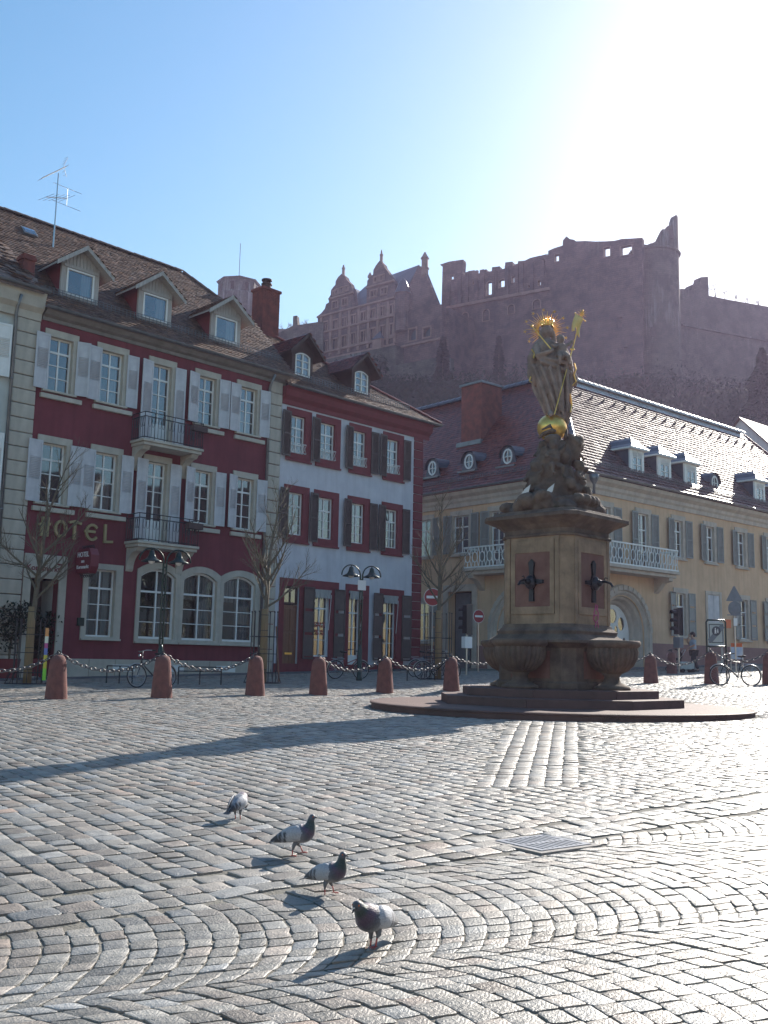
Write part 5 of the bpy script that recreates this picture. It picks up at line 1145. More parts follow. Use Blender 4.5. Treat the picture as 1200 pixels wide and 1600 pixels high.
mb = MB(); mb.lathe([(r * 1.06, zz(445)), (r * 1.1, zz(443)), (r * 0.5, zz(437)), (0.1, zz(436.5))], (0, 0, 0), 8, 0.2); part('cap_roof', mb, M['castle_grey'], ot)
mb = MB(); mb.tube([(0, 0, zz(438)), (0, 0, zz(380))], 0.07, 5); part('flagpole', mb, M['iron'], ot)
CL, lw = castle_frame(470, 560, 215, 105, ZC, 'low grey castle wall with one tall stone post left of the gabled wing', 'castle wall', 'curtain_wall')
mb = MB(); mb.slab(tr(CL, [(340, 700), (340, 540), (400, 530), (440, 518), (455, 510), (457.5, 509), (458, 494), (464, 493), (465, 508), (497, 503), (505, 503), (505, 700)]), [], 0, 1.5); part('wall', mb, M['castle_grey'], lw, loc=(0, 0, -ZC))

for k, (wm, w_, hh, lab) in enumerate(((M['cream'], 15, 11.5, 'cream row house on the shaded right side of the square, nearest the palace'), (M['palegrey'], 16, 12.5, 'grey-green row house in the middle of the shaded right side of the square'), (M['whitewall'], 15, 11.0, 'white row house on the right side of the square, level with the viewer'))):
    f = Fac((36.0, 38.0 - sum((15, 16, 15)[:k]) - 0.1 * k, 0), 180); h = root_of(f, G(25, 20), 'side_row_house', lab, 'house'); hl = []
    for r in range(3):
        for c in range(5): a = 1.2 + c * (w_ - 2.4) / 5 + 0.4; hl.append(window(h, 0, a, a + 1.1, 1.6 + r * 3.4, 3.7 + r * 3.4, trim=M['cream'], single=False))
    mb = MB(); mb.slab([(0, -1), (w_, -1), (w_, hh), (0, hh)], hl, 0, 0.3); part('wall', mb, wm, h)
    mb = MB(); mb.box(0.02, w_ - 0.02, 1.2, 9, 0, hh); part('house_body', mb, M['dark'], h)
    for y0, y1, z0, z1 in ((-0.5, 4.5, hh - 0.1, hh + 4.0), (9.5, 4.5, hh - 0.1, hh + 4.0)): mb = MB(); mb.add([(0, y0, z0), (w_, y0, z0), (w_, y1, z1), (0, y1, z1), (0, y0, z0 - 0.2), (w_, y0, z0 - 0.2), (w_, y1, z1 - 0.2), (0, y1, z1 - 0.2)], [(0, 1, 2, 3), (4, 7, 6, 5), (0, 4, 5, 1), (1, 5, 6, 2), (2, 6, 7, 3), (3, 7, 4, 0)]); part('roof', mb, M['tile'], h)
    mb = MB()
    for x in (0, w_ - 0.1): mb.add([(x, 0, -1), (x, 9, -1), (x, 9, hh), (x, 4.5, hh + 3.9), (x, 0, hh), (x + 0.1, 0, -1), (x + 0.1, 9, -1), (x + 0.1, 9, hh), (x + 0.1, 4.5, hh + 3.9), (x + 0.1, 0, hh)], [(0, 1, 2, 3, 4), (5, 9, 8, 7, 6)])
    part('gable_wall', mb, wm, h)
# ================================================================ HOUSES ACROSS THE SQUARE, behind the camera (their lit fronts show in the panes)
B_O = Fac((34.0, -24.0, 0), -90)
M['yellowwall'] = mat('yellow_render', (0.52, 0.42, 0.24), 0.92, (0.46, 0.37, 0.21), 1, 0.2, 60, streak=0.2)
for k, (wm, w_, hh, lab) in enumerate(((M['palegrey'], 16, 11.5, 'grey-green row house on the far side of the square, opposite the palace'), (M['yellowwall'], 14, 10.5, 'yellow row house on the far side of the square behind the viewer'), (M['cream'], 17, 12.2, 'cream row house on the far side of the square, opposite the fountain'), (M['peach'], 15, 11.0, 'peach row house on the far side of the square, opposite the hotel'))):
    u_ = sum((16, 14, 17, 15)[:k]) + 0.1 * k; f = Fac((34.0 - u_, -24.0, 0), -90); h = root_of(f, -0.9, 'row_house', lab, 'house'); hl = []
    for r in range(3):
        for c in range(5): a = 1.2 + c * (w_ - 2.4) / 5 + 0.4; hl.append(window(h, 0, a, a + 1.1, 1.6 + r * 3.4, 3.7 + r * 3.4, trim=M['cream'], single=False))
    mb = MB(); mb.slab([(0, 0), (w_, 0), (w_, hh), (0, hh)], hl, 0, 0.3); part('wall', mb, wm, h)
    mb = MB(); mb.box(0.02, w_ - 0.02, 1.2, 9, 0, hh); part('house_body', mb, M['dark'], h)
    for y0, y1, z0, z1 in ((-0.5, 4.5, hh - 0.1, hh + 4.6), (9.5, 4.5, hh - 0.1, hh + 4.6)): mb = MB(); mb.add([(0, y0, z0), (w_, y0, z0), (w_, y1, z1), (0, y1, z1), (0, y0, z0 - 0.2), (w_, y0, z0 - 0.2), (w_, y1, z1 - 0.2), (0, y1, z1 - 0.2)], [(0, 1, 2, 3), (4, 7, 6, 5), (0, 4, 5, 1), (1, 5, 6, 2), (2, 6, 7, 3), (3, 7, 4, 0)]); part('roof', mb, M['tile'], h)
    mb = MB()
    for x in (0, w_ - 0.1): mb.add([(x, 0, 0), (x, 9, 0), (x, 9, hh), (x, 4.5, hh + 4.4), (x, 0, hh), (x + 0.1, 0, 0), (x + 0.1, 9, 0), (x + 0.1, 9, hh), (x + 0.1, 4.5, hh + 4.4), (x + 0.1, 0, hh)], [(0, 1, 2, 3, 4), (5, 9, 8, 7, 6)])
    part('gable_wall', mb, wm, h)
# ================================================================ GROUND
xs_ = np.concatenate([np.linspace(-260, -40, 12)[:-1], np.linspace(-40, 40, 81), np.linspace(40, 260, 12)[1:]])
ys_ = np.concatenate([np.linspace(-70, 0, 20)[:-1], np.linspace(0, 60, 61), np.linspace(60, 420, 73)[1:]])
X_, Y_ = np.meshgrid(xs_, ys_)
def sstep(t): t = np.clip(t, 0, 1); return t * t * (3 - 2 * t)
Z_ = ground_z(X_, Y_) + 50 * sstep((Y_ - 82) / 100) + 68 * sstep((Y_ - 225) / 130)
nx, ny = len(xs_), len(ys_)
vs = np.stack([X_, Y_, Z_], -1).reshape(-1, 3)
idx = np.arange(nx * ny).reshape(ny, nx)
fs = np.stack([idx[:-1, :-1], idx[:-1, 1:], idx[1:, 1:], idx[1:, :-1]], -1).reshape(-1, 4)
jy = int(np.searchsorted(ys_, 76)); cut = (nx - 1) * jy
me = bpy.data.meshes.new('square_ground'); me.from_pydata(vs.tolist(), [], fs[:cut].tolist()); me.materials.append(M['mortar']); me.polygons.foreach_set('use_smooth', [True] * len(me.polygons))
ground = link('square_ground', me, kind='structure')
me = bpy.data.meshes.new('castle_hill'); me.from_pydata(vs.tolist(), [], fs[cut:].tolist()); me.materials.append(M['earth']); me.polygons.foreach_set('use_smooth', [True] * len(me.polygons))
link('castle_hill', me, kind='structure')

# ---- paving stones as geometry
E_ = np.array([0.797, 0.604]); E_ /= np.linalg.norm(E_); T_ = np.array([E_[1], -E_[0]]); O_ = np.array([0.05, 7.54])
def st(s, t): return O_ + np.multiply.outer(s, E_) + np.multiply.outer(t, T_)
Q = []; KIND = []
def addq(q, kind): Q.append(q); KIND.append(np.full(len(q), kind))
# segmental fans
LW, PH = 1.95, PI / 4; R_ = LW / 2 / math.sin(PH); ns = 16; DS = 2 * math.asinh(1.0) * R_ / ns
EF = np.array([math.sin(math.radians(66)), math.cos(math.radians(66))]); TF = np.array([EF[1], -EF[0]])
def stf(s, t): return np.multiply.outer(s, EF) + np.multiply.outer(t, TF)
for lane in range(8):
    tc_ = -13.8 + LW * lane; s0 = np.arange(-9, 14, DS)
    for k, s in enumerate(s0):
        g_ = np.linspace(-1, 1, ns + 1) * math.asinh(1.0); g_[1:-1] += (RNG.uniform(-0.5, 0.5) * (1 - np.linspace(-1, 1, ns + 1)[1:-1] ** 2) + RNG.normal(0, 0.07, ns - 1)) * 2 * math.asinh(1.0) / ns
        ph = np.arctan(np.sinh(g_)); ph = np.clip(ph, -PH, PH)
        a = stf(s + R_ * np.cos(ph) - R_ * 0.7, tc_ + R_ * np.sin(ph)); b = stf(s + DS + R_ * np.cos(ph) - R_ * 0.7, tc_ + R_ * np.sin(ph))
        wv = RNG.normal(0, 0.004, (ns + 1, 1)) * EF[None]; a = a + wv
        q = np.stack([a[:-1], b[:-1], b[1:], a[1:]], 1); ok = np.abs(ph[1:] - ph[:-1]) > 0.025; addq(q[ok], 0)
# gutter rows of larger stones
for r in range(3):
    t0 = 0.07 - 0.19 * (r + 1); s = -9.0
    while s < 24:
        L_ = random.uniform(0.17, 0.30); addq(np.array([[st(s, t0), st(s + L_, t0), st(s + L_, t0 + 0.19), st(s, t0 + 0.19)]]), 1); s += L_
# courses at right angles to the gutter
W_ = 0.185
pathA, pathB, pathC, pathD = np.array([1.05, 11.4]), np.array([2.25, 11.6]), np.array([3.92, 20.3]), np.array([2.57, 20.2])
for k, s in enumerate(np.arange(-18, 44, W_)):
    n = 215; L_ = np.clip(RNG.normal(0.205, 0.035, n), 0.13, 0.3); t = -0.50 - np.concatenate([[0], np.cumsum(L_)]) - random.uniform(0, 0.1)
    wob = 0.02 * np.sin(t * 1.3 + k * 0.0); wob2 = wob
    a = st(s + wob, t); b = st(s + W_ + wob2, t); addq(np.stack([a[1:], b[1:], b[:-1], a[:-1]], 1), 2)
Qa = np.concatenate(Q); Ka = np.concatenate(KIND); c = Qa.mean(1)
dH = (c - H.o[:2]) @ H.n[:2]; dP = (c - P.o[:2]) @ P.n[:2]; uP = (c - P.o[:2]) @ P.u[:2]
fanout = (Ka == 0) & (((c - O_) @ T_) < 0.115)
inpath = inside([pathA, pathB, pathC, pathD], c[:, 0], c[:, 1])
grC = np.array([1.36, 8.54])
gr_s, gr_t = (c - grC) @ E_, (c - grC) @ T_
ok = (np.abs(c[:, 0]) < 0.43 * c[:, 1] + 2.6) & (c[:, 1] > 1.6) & (c[:, 1] < 47.5) & (dH > 2.3) & ((dP > 1.9) | (uP < -0.6)) & ((uP < -0.6) | (dP > 0)) & (np.hypot(c[:, 0] - FX, c[:, 1] - FY) > 4.5)
ok &= ~fanout; ok &= ~((Ka == 2) & inpath) & ~((np.abs(gr_s) < 0.36) & (np.abs(gr_t) < 0.34))
Qa, Ka = Qa[ok], Ka[ok]
pq = []
for col in range(6):
    v = 0.0
    while v < 1:
        dv = random.uniform(0.014, 0.03); l = lambda u, v_: (pathA * (1 - u) + pathB * u) * (1 - v_) + (pathD * (1 - u) + pathC * u) * v_
        pq.append([l(col / 6, v), l((col + 1) / 6, v), l((col + 1) / 6, min(v + dv, 1)), l(col / 6, min(v + dv, 1))]); v += dv
Qa = np.concatenate([Qa, np.array(pq)]); Ka = np.concatenate([Ka, np.full(len(pq), 3)])
def stones(Qs, Ks, near):
    n = len(Qs); c = Qs.mean(1, keepdims=True); e = np.roll(Qs, -1, 1) - Qs; size = np.sqrt(np.abs(np.cross(Qs[:, 1] - Qs[:, 0], Qs[:, 3] - Qs[:, 0])))
    ar = np.where((np.cross(Qs[:, 1] - Qs[:, 0], Qs[:, 2] - Qs[:, 0]) < 0))[0]; Qs = Qs.copy(); Qs[ar] = Qs[ar][:, ::-1]
    e = np.roll(Qs, -1, 1) - Qs
    gap = np.where(Ks == 0, 0.0045, 0.0055)[:, None, None]
    d = Qs - c; Qi = c + d * (1 - 2 * gap / size[:, None, None]) + RNG.normal(0, 1, (n, 4, 2)) * np.where(Ks == 0, 0.0045, 0.008)[:, None, None]
    e = np.roll(Qi, -1, 1) - Qi
    if near:
        k0 = RNG.uniform(0.04, 0.13, (n, 4, 1)); k1 = RNG.uniform(0.87, 0.96, (n, 4, 1))
        out = np.stack([Qi + e * k0, Qi + e * 0.5 + RNG.normal(0, 0.0045, (n, 4, 2)), Qi + e * k1], 2).reshape(n, 12, 2)
    else:
        out = np.stack([Qi + e * 0.12, Qi + e * 0.88], 2).reshape(n, 8, 2)
    m_ = out.shape[1]; cc = out.mean(1, keepdims=True)
    gz = ground_z(cc[..., 0], cc[..., 1])
    hgt = np.where(Ks == 0, 0.0075, 0.0115)[:, None] + RNG.normal(0, 0.0022, (n, 1)); tilt = RNG.normal(0, 1, (n, 1, 2)) * np.where(Ks == 0, 0.014, 0.024)[:, None, None]
    def ring(f, dz): p = cc + (out - cc) * f; z = ground_z(p[..., 0], p[..., 1]) + dz + ((p - cc) * tilt).sum(-1); return np.concatenate([p, z[..., None]], -1)
    dome = np.where(Ks == 0, 0.55, 1.15)[:, None]
    rs = [ring(1.0, np.full((n, m_), -0.03)), ring(1.0, hgt - 0.0030 * dome), ring(0.955, hgt - 0.0008 * dome)]
    if near: rs.append(ring(0.55, hgt + 0.001 * dome + RNG.normal(0, 0.0012, (n, m_))))
    ctr = np.concatenate([cc, (gz + hgt + 0.0015 * dome)[..., None]], -1)
    V = np.concatenate(rs + [ctr], 1); nv = V.shape[1]; F = []
    for r in range(len(rs) - 1):
        for k in range(m_): F.append((r * m_ + k, r * m_ + (k + 1) % m_, (r + 1) * m_ + (k + 1) % m_, (r + 1) * m_ + k))
    T3 = [((len(rs) - 1) * m_ + k, (len(rs) - 1) * m_ + (k + 1) % m_, nv - 1) for k in range(m_)]
    return V, F, T3
def tones(n, Ks):
    t = np.clip(1 + RNG.normal(0, 0.19, n), 0.5, 1.6); h = RNG.normal(0, 0.05, n)
    return np.stack([t * (1 + h), t * (1 - 0.3 * np.abs(h)), t * (1 - h * 0.8), np.ones(n)], 1)
dist = np.hypot(Qa.mean(1)[:, 0], Qa.mean(1)[:, 1]); cen = Qa.mean(1)
vis = np.abs(cen[:, 0]) < 0.385 * cen[:, 1]; vis &= cen[:, 1] > 4.55
order = np.argsort(np.where(vis, dist, 999)); single = order[:300]; mask = np.ones(len(Qa), bool); mask[single] = False
near = mask & (dist < 10.5); far = mask & ~near
def big_mesh(name, idx_mask, nr):
    Qs, Ks = Qa[idx_mask], Ka[idx_mask]; V, F, T3 = stones(Qs, Ks, nr); n, nv = V.shape[:2]
    me = bpy.data.meshes.new(name); base = (np.arange(n) * nv)[:, None, None]
    f4 = (base + np.array(F)[None]).reshape(-1, 4).tolist(); f3 = (base + np.array(T3)[None]).reshape(-1, 3).tolist()
    me.from_pydata(V.reshape(-1, 3).tolist(), [], f4 + f3); me.materials.append(M['cobble']); m_ = 12 if nr else 8; nF = len(F); me.polygons.foreach_set('use_smooth', ([False] * m_ + [True] * (nF - m_)) * n + [True] * (len(T3) * n))
    a = me.color_attributes.new('tone', 'FLOAT_COLOR', 'POINT'); a.data.foreach_set('color', tones(n, Ks).repeat(nv, 0).ravel().astype('f4'))
    link(name, me, ground, kind='stuff')
big_mesh('cobbles', near, True); big_mesh('cobbles', far, False)
V, F, T3 = stones(Qa[single], Ka[single], True); tn = tones(len(single), Ka[single])
for i in range(len(single)):
    c = V[i].mean(0); me = bpy.data.meshes.new('cobble'); me.from_pydata((V[i] - c).tolist(), [], F + T3); me.materials.append(M['cobble']); me.polygons.foreach_set('use_smooth', [False] * 12 + [True] * (len(F) + len(T3) - 12))
    a = me.color_attributes.new('tone', 'FLOAT_COLOR', 'POINT'); a.data.foreach_set('color', np.tile(tn[i], V.shape[1]).astype('f4')); inst('cobble', me, ground, c)
# drain grate
gz = G(*grC) + 0.003
M['grate'] = mat('worn_iron', (0.34, 0.36, 0.40), 0.45, (0.25, 0.26, 0.29), 12, metal=0.5)
dg = thing('drain_grate', 'rectangular slotted iron drain grate set in the gutter row of the cobbles', 'drain grate', (grC[0], grC[1], gz), math.atan2(E_[1], E_[0]))
mb = MB(); W2 = 0.29; mb.M = Matrix.Rotation(-PI / 2, 4, 'X')
slots = []
for k in range(9):
    x = -0.22 + k * 0.055
    for a, b in ((-0.22, -0.02), (0.02, 0.22)): slots.append([(x - 0.013, a), (x + 0.013, a), (x + 0.013, b), (x - 0.013, b)])
mb.slab([(-W2, -0.26), (W2, -0.26), (W2, 0.26), (-W2, 0.26)], slots, -0.014, 0.03); part('grate_plate', mb, M['grate'], dg)
mb = MB(); mb.M = Matrix.Rotation(-PI / 2, 4, 'X'); mb.slab([(-0.35, -0.32), (0.35, -0.32), (0.35, 0.32), (-0.35, 0.32)], [[(-0.295, -0.265), (0.295, -0.265), (0.295, 0.265), (-0.295, 0.265)]], -0.008, 0.05); part('grate_frame', mb, M['kerb'], dg)
mb = MB(); mb.box(-0.29, 0.29, -0.26, 0.26, -0.07, -0.055); part('grate_shaft', mb, M['dark'], dg)

# pavement in front of the facades
def pave(name, fac, u0, u1, wd, lift=0.11):
    mb = MB(); n = 24; a = []
    for i in range(n + 1):
        u = u0 + (u1 - u0) * i / n
        for o_ in (0.3, 0.0, -wd, -wd - 0.16, -wd - 0.16): pass
    rows = []
    for o_, dz in ((-0.4, lift), (wd, lift)):
        rows.append([(*(fac.o + fac.u * (u0 + (u1 - u0) * i / n) + fac.n * o_)[:2], 0) for i in range(n + 1)])
    z = [G(*(fac.o + fac.u * (u0 + (u1 - u0) * i / n) + fac.n * wd)[:2]) + lift for i in range(n + 1)]
    mb.add([(p[0], p[1], z[i]) for i, p in enumerate(rows[0])] + [(p[0], p[1], z[i]) for i, p in enumerate(rows[1])], [(i, i + 1, n + 2 + i, n + 1 + i) for i in range(n)])
    o = link(name, mb.mesh(name, M['asphalt']), kind='structure'); kb = MB()
    m_ = int((u1 - u0) / 0.9)
    for i in range(m_):
        ua, ub = u0 + (u1 - u0) * i / m_ + 0.006, u0 + (u1 - u0) * (i + 1) / m_ - 0.006; p, q = fac.o + fac.u * ua + fac.n * wd, fac.o + fac.u * ub + fac.n * wd; r, s = q + fac.n * 0.15, p + fac.n * 0.15; z_ = G(p[0], p[1]) + lift + 0.004
        k = MB(); k.add([(*a[:2], z_ - 0.25) for a in (p, q, r, s)] + [(*a[:2], z_) for a in (p, q, r, s)], [(0, 3, 2, 1), (4, 5, 6, 7), (0, 1, 5, 4), (1, 2, 6, 5), (2, 3, 7, 6), (3, 0, 4, 7)]); part('kerb_stone', k, M['kerb'], o)
pave('pavement', H, -12, 17.5, 2.1); pave('pavement', P, 0, 30, 1.7)

# ================================================================ FOUNTAIN
ft = thing('column_fountain', 'sandstone fountain pedestal with four fluted basins on round steps, carrying the gilded madonna', 'fountain', (FX, FY, 0.6), PI / 2 - math.radians(44))
FZ = 0.6
lz = lambda z: z - FZ
mb = MB(); mb.lathe([(4.46, -0.25), (4.46, lz(0.75)), (4.5, lz(0.76)), (4.5, lz(0.79)), (4.46, lz(0.805)), (0.2, lz(0.81))], n=72); part('round_platform', mb, M['step'], ft)
for (ra, z0, z1) in ((2.72, 0.805, 1.0), (2.2, 1.0, 1.185)):
    R8 = ra / math.cos(PI / 8)
    for k in range(8):       # one slab per side with joints
        a0, a1 = 2 * PI * (k - 0.5) / 8 + PI / 4 * 0 + math.radians(-46 + 0), 0
        g0 = 2 * PI * (k - 0.5) / 8 - math.radians(46); g1 = g0 + PI / 4
        p0, p1 = Vector((R8 * math.cos(g0), R8 * math.sin(g0), 0)), Vector((R8 * math.cos(g1), R8 * math.sin(g1), 0)); q0, q1 = p0 * 0.3, p1 * 0.3; e = (p1 - p0).normalized() * 0.004
        mb = MB(); mb.add([(v.x, v.y, lz(z)) for z in (z0 - 0.05, z1) for v in (p0 + e, p1 - e, q1, q0)], [(0, 3, 2, 1), (4, 5, 6, 7), (0, 1, 5, 4), (1, 2, 6, 5), (2, 3, 7, 6), (3, 0, 4, 7)]); part('step_slab', mb, M['step'], ft, bevel=0.015)
def cham(hs, c): return [(-hs, -hs + c), (-hs + c, -hs), (hs - c, -hs), (hs, -hs + c), (hs, hs - c), (hs - c, hs), (-hs + c, hs), (-hs, hs - c)]
def stack(prof):
    mb = MB(); mb.loft([[(x, y, lz(z)) for x, y in cham(h, c)] for h, c, z in prof]); return mb
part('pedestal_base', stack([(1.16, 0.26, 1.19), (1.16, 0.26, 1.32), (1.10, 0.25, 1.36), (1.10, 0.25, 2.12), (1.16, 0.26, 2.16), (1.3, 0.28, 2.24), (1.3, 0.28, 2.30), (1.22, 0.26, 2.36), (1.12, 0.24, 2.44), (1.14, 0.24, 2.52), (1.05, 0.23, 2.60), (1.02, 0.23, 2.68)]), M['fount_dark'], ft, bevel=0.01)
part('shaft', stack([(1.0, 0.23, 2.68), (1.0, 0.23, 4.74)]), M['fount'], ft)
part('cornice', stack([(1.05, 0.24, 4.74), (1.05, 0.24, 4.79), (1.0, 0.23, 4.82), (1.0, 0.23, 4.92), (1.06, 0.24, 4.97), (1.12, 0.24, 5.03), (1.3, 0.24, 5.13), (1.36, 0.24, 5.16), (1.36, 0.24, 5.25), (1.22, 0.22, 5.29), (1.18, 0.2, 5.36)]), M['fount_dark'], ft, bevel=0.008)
for k in range(4):
    Rz = Matrix.Rotation(k * PI / 2, 4, 'Z')
    def fp(name, fn, m_, **kw):
        mb = MB(); mb.M = Rz; fn(mb); return part(name, mb, m_, ft, **kw)
    fp('panel_frame', lambda m: m.slab([(-0.62, lz(2.9)), (0.62, lz(2.9)), (0.62, lz(4.66)), (-0.62, lz(4.66))], [[(-0.5, lz(3.08)), (0.5, lz(3.08)), (0.5, lz(4.36)), (-0.5, lz(4.36))]], -1.028, -0.999), M['fount'], bevel=0.008)
    fp('red_panel', lambda m: m.box(-0.498, 0.498, -1.012, -0.996, lz(3.082), lz(4.358)), M['fount_red'])
    for sx in (-1, 1): fp('corner_pilaster', lambda m: m.box(sx * 0.7 - 0.055, sx * 0.7 + 0.055, -1.03, -0.998, lz(2.7), lz(4.73)), M['fount'], bevel=0.008)
    fp('base_panel', lambda m: m.box(-0.55, 0.55, -1.112, -1.098, lz(1.42), lz(2.05)), M['fount_red'])
    def spout(m):
        m.slab([(-0.07, lz(3.2)), (0.07, lz(3.2)), (0.055, lz(3.5)), (0.12, lz(3.6)), (0.33, lz(3.62)), (0.33, lz(3.70)), (0.1, lz(3.73)), (0.05, lz(3.85)), (0.08, lz(4.12)), (0.0, lz(4.2)), (-0.08, lz(4.12)), (-0.05, lz(3.85)), (-0.1, lz(3.73)), (-0.33, lz(3.70)), (-0.33, lz(3.62)), (-0.12, lz(3.6)), (-0.055, lz(3.5))], [], -1.07, -1.013)
        m.ell((0, -1.1, lz(3.65)), (0.15, 0.1, 0.17)); m.ell((0, -1.19, lz(3.66)), (0.085, 0.1, 0.08))
        m.tube([(0, -1.15, lz(3.66)), (0, -1.35, lz(3.69)), (0, -1.5, lz(3.64)), (0, -1.56, lz(3.56))], [0.045, 0.032, 0.028, 0.03], 8)
        m.tube([(0, -1.32, lz(3.7)), (0.0, -1.36, lz(3.78)), (0, -1.42, lz(3.76))], 0.012, 5)
    fp('water_spout', spout, M['iron'])
    bo = MB(); bo.M = Rz @ Matrix.Translation((0, -1.5, 0)) @ Matrix.Diagonal((0.84, 0.84, 1, 1))
    flute = lambda g: 0.98 + 0.08 * abs(math.sin(g * 14))
    bo.lathe([(0.16, lz(1.19)), (0.5, lz(1.19)), (0.5, lz(1.25)), (0.40, lz(1.29)), (0.24, lz(1.36)), (0.2, lz(1.48)), (0.27, lz(1.55)), (0.25, lz(1.58))], n=44, cap=False)
    bo.lathe([(0.27, lz(1.56)), (0.42, lz(1.62)), (0.56, lz(1.74)), (0.66, lz(1.90)), (0.69, lz(2.05)), (0.66, lz(2.14))], n=168, sc=flute, cap=False)
    bo.lathe([(0.68, lz(2.13)), (0.76, lz(2.18)), (0.79, lz(2.23)), (0.79, lz(2.28)), (0.76, lz(2.31)), (0.66, lz(2.31)), (0.62, lz(2.26)), (0.56, lz(2.0)), (0.1, lz(1.8))], n=44, cap=False)
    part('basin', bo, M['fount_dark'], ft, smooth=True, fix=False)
g = MB(); g.M = Matrix.Rotation(0, 4, 'Z'); x = 0.1
for pts in ([(0.02, 3.0), (0.12, 3.06), (0.2, 2.98), (0.18, 2.8), (0.08, 2.74), (0.0, 2.8), (0.02, 3.0)], [(0.06, 3.04), (0.1, 3.16), (0.17, 3.14), (0.15, 3.04)], [(0.05, 2.9), (0.15, 2.92)], [(0.1, 2.74), (0.06, 2.62)], [(0.16, 2.76), (0.2, 2.62)]):
    g.tube([(px_ + 0.0, -1.035, lz(z)) for px_, z in pts], 0.012, 4)
M['pink'] = mat('pink_spray', (0.55, 0.08, 0.25), 0.6); part('graffiti', g, M['pink'], ft)

# sculpted group of rock and cherubs under the figure
def capsule(mb, pts, rs, n=8):
    mb.tube(pts, rs, n)
    for p, r in ((pts[0], rs[0]), (pts[-1], rs[-1])): mb.ell(p, (r, r, r), 8, 6)
def cherub(mb, c, s=1.0, yaw=0.0, lean=0.0):
    Mx = Matrix.Translation(c) @ Matrix.Rotation(yaw, 4, 'Z') @ Matrix.Rotation(lean, 4, 'X') @ Matrix.Scale(s, 4); mb.M = Mx
    mb.ell((0, 0, 0.62), (0.13, 0.135, 0.15)); mb.ell((0, 0.02, 0.70), (0.145, 0.14, 0.1)); mb.ell((0, -0.13, 0.6), (0.03, 0.03, 0.03))
    mb.ell((0, 0, 0.32), (0.17, 0.13, 0.2)); mb.ell((0, -0.04, 0.2), (0.16, 0.13, 0.13)); mb.ell((0, 0.02, 0.05), (0.17, 0.14, 0.12))
    capsule(mb, [(-0.15, 0, 0.42), (-0.26, -0.08, 0.3), (-0.2, -0.22, 0.24)], [0.06, 0.05, 0.04]); capsule(mb, [(0.15, 0, 0.42), (0.27, -0.04, 0.5), (0.3, -0.14, 0.62)], [0.06, 0.05, 0.04])
    capsule(mb, [(-0.09, -0.04, 0.02), (-0.14, -0.26, 0.0), (-0.12, -0.3, -0.24)], [0.09, 0.075, 0.05]); capsule(mb, [(0.09, -0.04, 0.02), (0.18, -0.22, -0.06), (0.2, -0.18, -0.32)], [0.09, 0.075, 0.05])
    mb.ell((-0.12, -0.36, -0.27), (0.05, 0.09, 0.04)); mb.ell((0.2, -0.24, -0.35), (0.05, 0.09, 0.04))
    for s2 in (-1, 1): mb.ell((s2 * 0.22, 0.14, 0.4), (0.16, 0.05, 0.2), rot=Matrix.Rotation(s2 * 0.5, 3, 'Y'))
    mb.M = None
rg = thing('cherub_rock_group', 'weathered stone group of cherubs and rocks on the fountain cornice beneath the golden globe', 'sculpture', (FX - 0.08, FY, 5.36), 0.0)
mb = MB(); rr = random.Random(5)
mb.ell((0, 0, 0.1), (1.1, 1.0, 0.35), 14, 8); mb.ell((0, 0, 0.7), (0.62, 0.6, 0.75), 14, 8); mb.ell((0.02, 0, 1.45), (0.46, 0.45, 0.55), 14, 8)
for k in range(34):
    g = rr.uniform(0, 2 * PI); r = rr.uniform(0.75, 1.08); mb.ell((r * math.cos(g), r * math.sin(g), rr.uniform(0.0, 0.32)), (rr.uniform(0.14, 0.3), rr.uniform(0.14, 0.3), rr.uniform(0.1, 0.22)), 8, 6, Matrix.Rotation(rr.uniform(0, 3), 3, 'X'))
for k in range(26):
    g = rr.uniform(0, 2 * PI); z = rr.uniform(0.4, 1.9); r = 0.7 - 0.16 * z; mb.ell((r * math.cos(g), r * math.sin(g), z), (rr.uniform(0.1, 0.22), rr.uniform(0.1, 0.22), rr.uniform(0.1, 0.2)), 8, 6)
cherub(mb, (-0.05, -0.5, 1.15), 0.85, 0.1); cherub(mb, (-0.5, -0.42, 0.55), 0.95, -0.7); cherub(mb, (0.62, -0.2, 0.62), 0.95, 1.1); cherub(mb, (0.55, 0.1, 1.3), 0.75, 1.6, 0.3); cherub(mb, (0.1, 0.55, 0.8), 0.9, 3.1); cherub(mb, (-0.3, -0.2, 1.3), 0.7, -1.0)
mb.ell((0.52, -0.1, 1.82), (0.28, 0.16, 0.18), 8, 6, Matrix.Rotation(-0.5, 3, 'Y')); capsule(mb, [(0.5, -0.1, 1.5), (0.62, -0.2, 1.8), (0.4, -0.2, 1.95)], [0.12, 0.1, 0.08])
for k in range(9):      # coiled dragon tail and feathers along the ledge
    g = -0.2 + k * 0.2; mb.ell((1.0 * math.cos(g - 0.9), 1.0 * math.sin(g - 0.9), 0.3), (0.17, 0.17, 0.14), 8, 6)
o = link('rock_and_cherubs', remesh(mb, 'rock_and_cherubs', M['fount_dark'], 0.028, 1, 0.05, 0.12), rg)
for x, y, a in ((-0.82, -0.72, 0.6), (-0.28, -0.92, 0.6)):
    mb = MB(); mb.M = Matrix.Translation((x, y, 0.42)) @ Matrix.Rotation(a, 4, 'Y'); mb.add([(-0.05, 0, -0.24), (0.05, 0, -0.24), (0.07, 0, 0.1), (0.0, 0, 0.28), (-0.05, 0, 0.1), (-0.05, 0.03, -0.24), (0.05, 0.03, -0.24), (0.07, 0.03, 0.1), (0.0, 0.03, 0.28), (-0.05, 0.03, 0.1)], [(0, 1, 2, 3, 4), (5, 9, 8, 7, 6)] + [(i, 5 + i, 5 + (i + 1) % 5, (i + 1) % 5) for i in range(5)]); part('wing_tip', mb, M['steel'], rg)
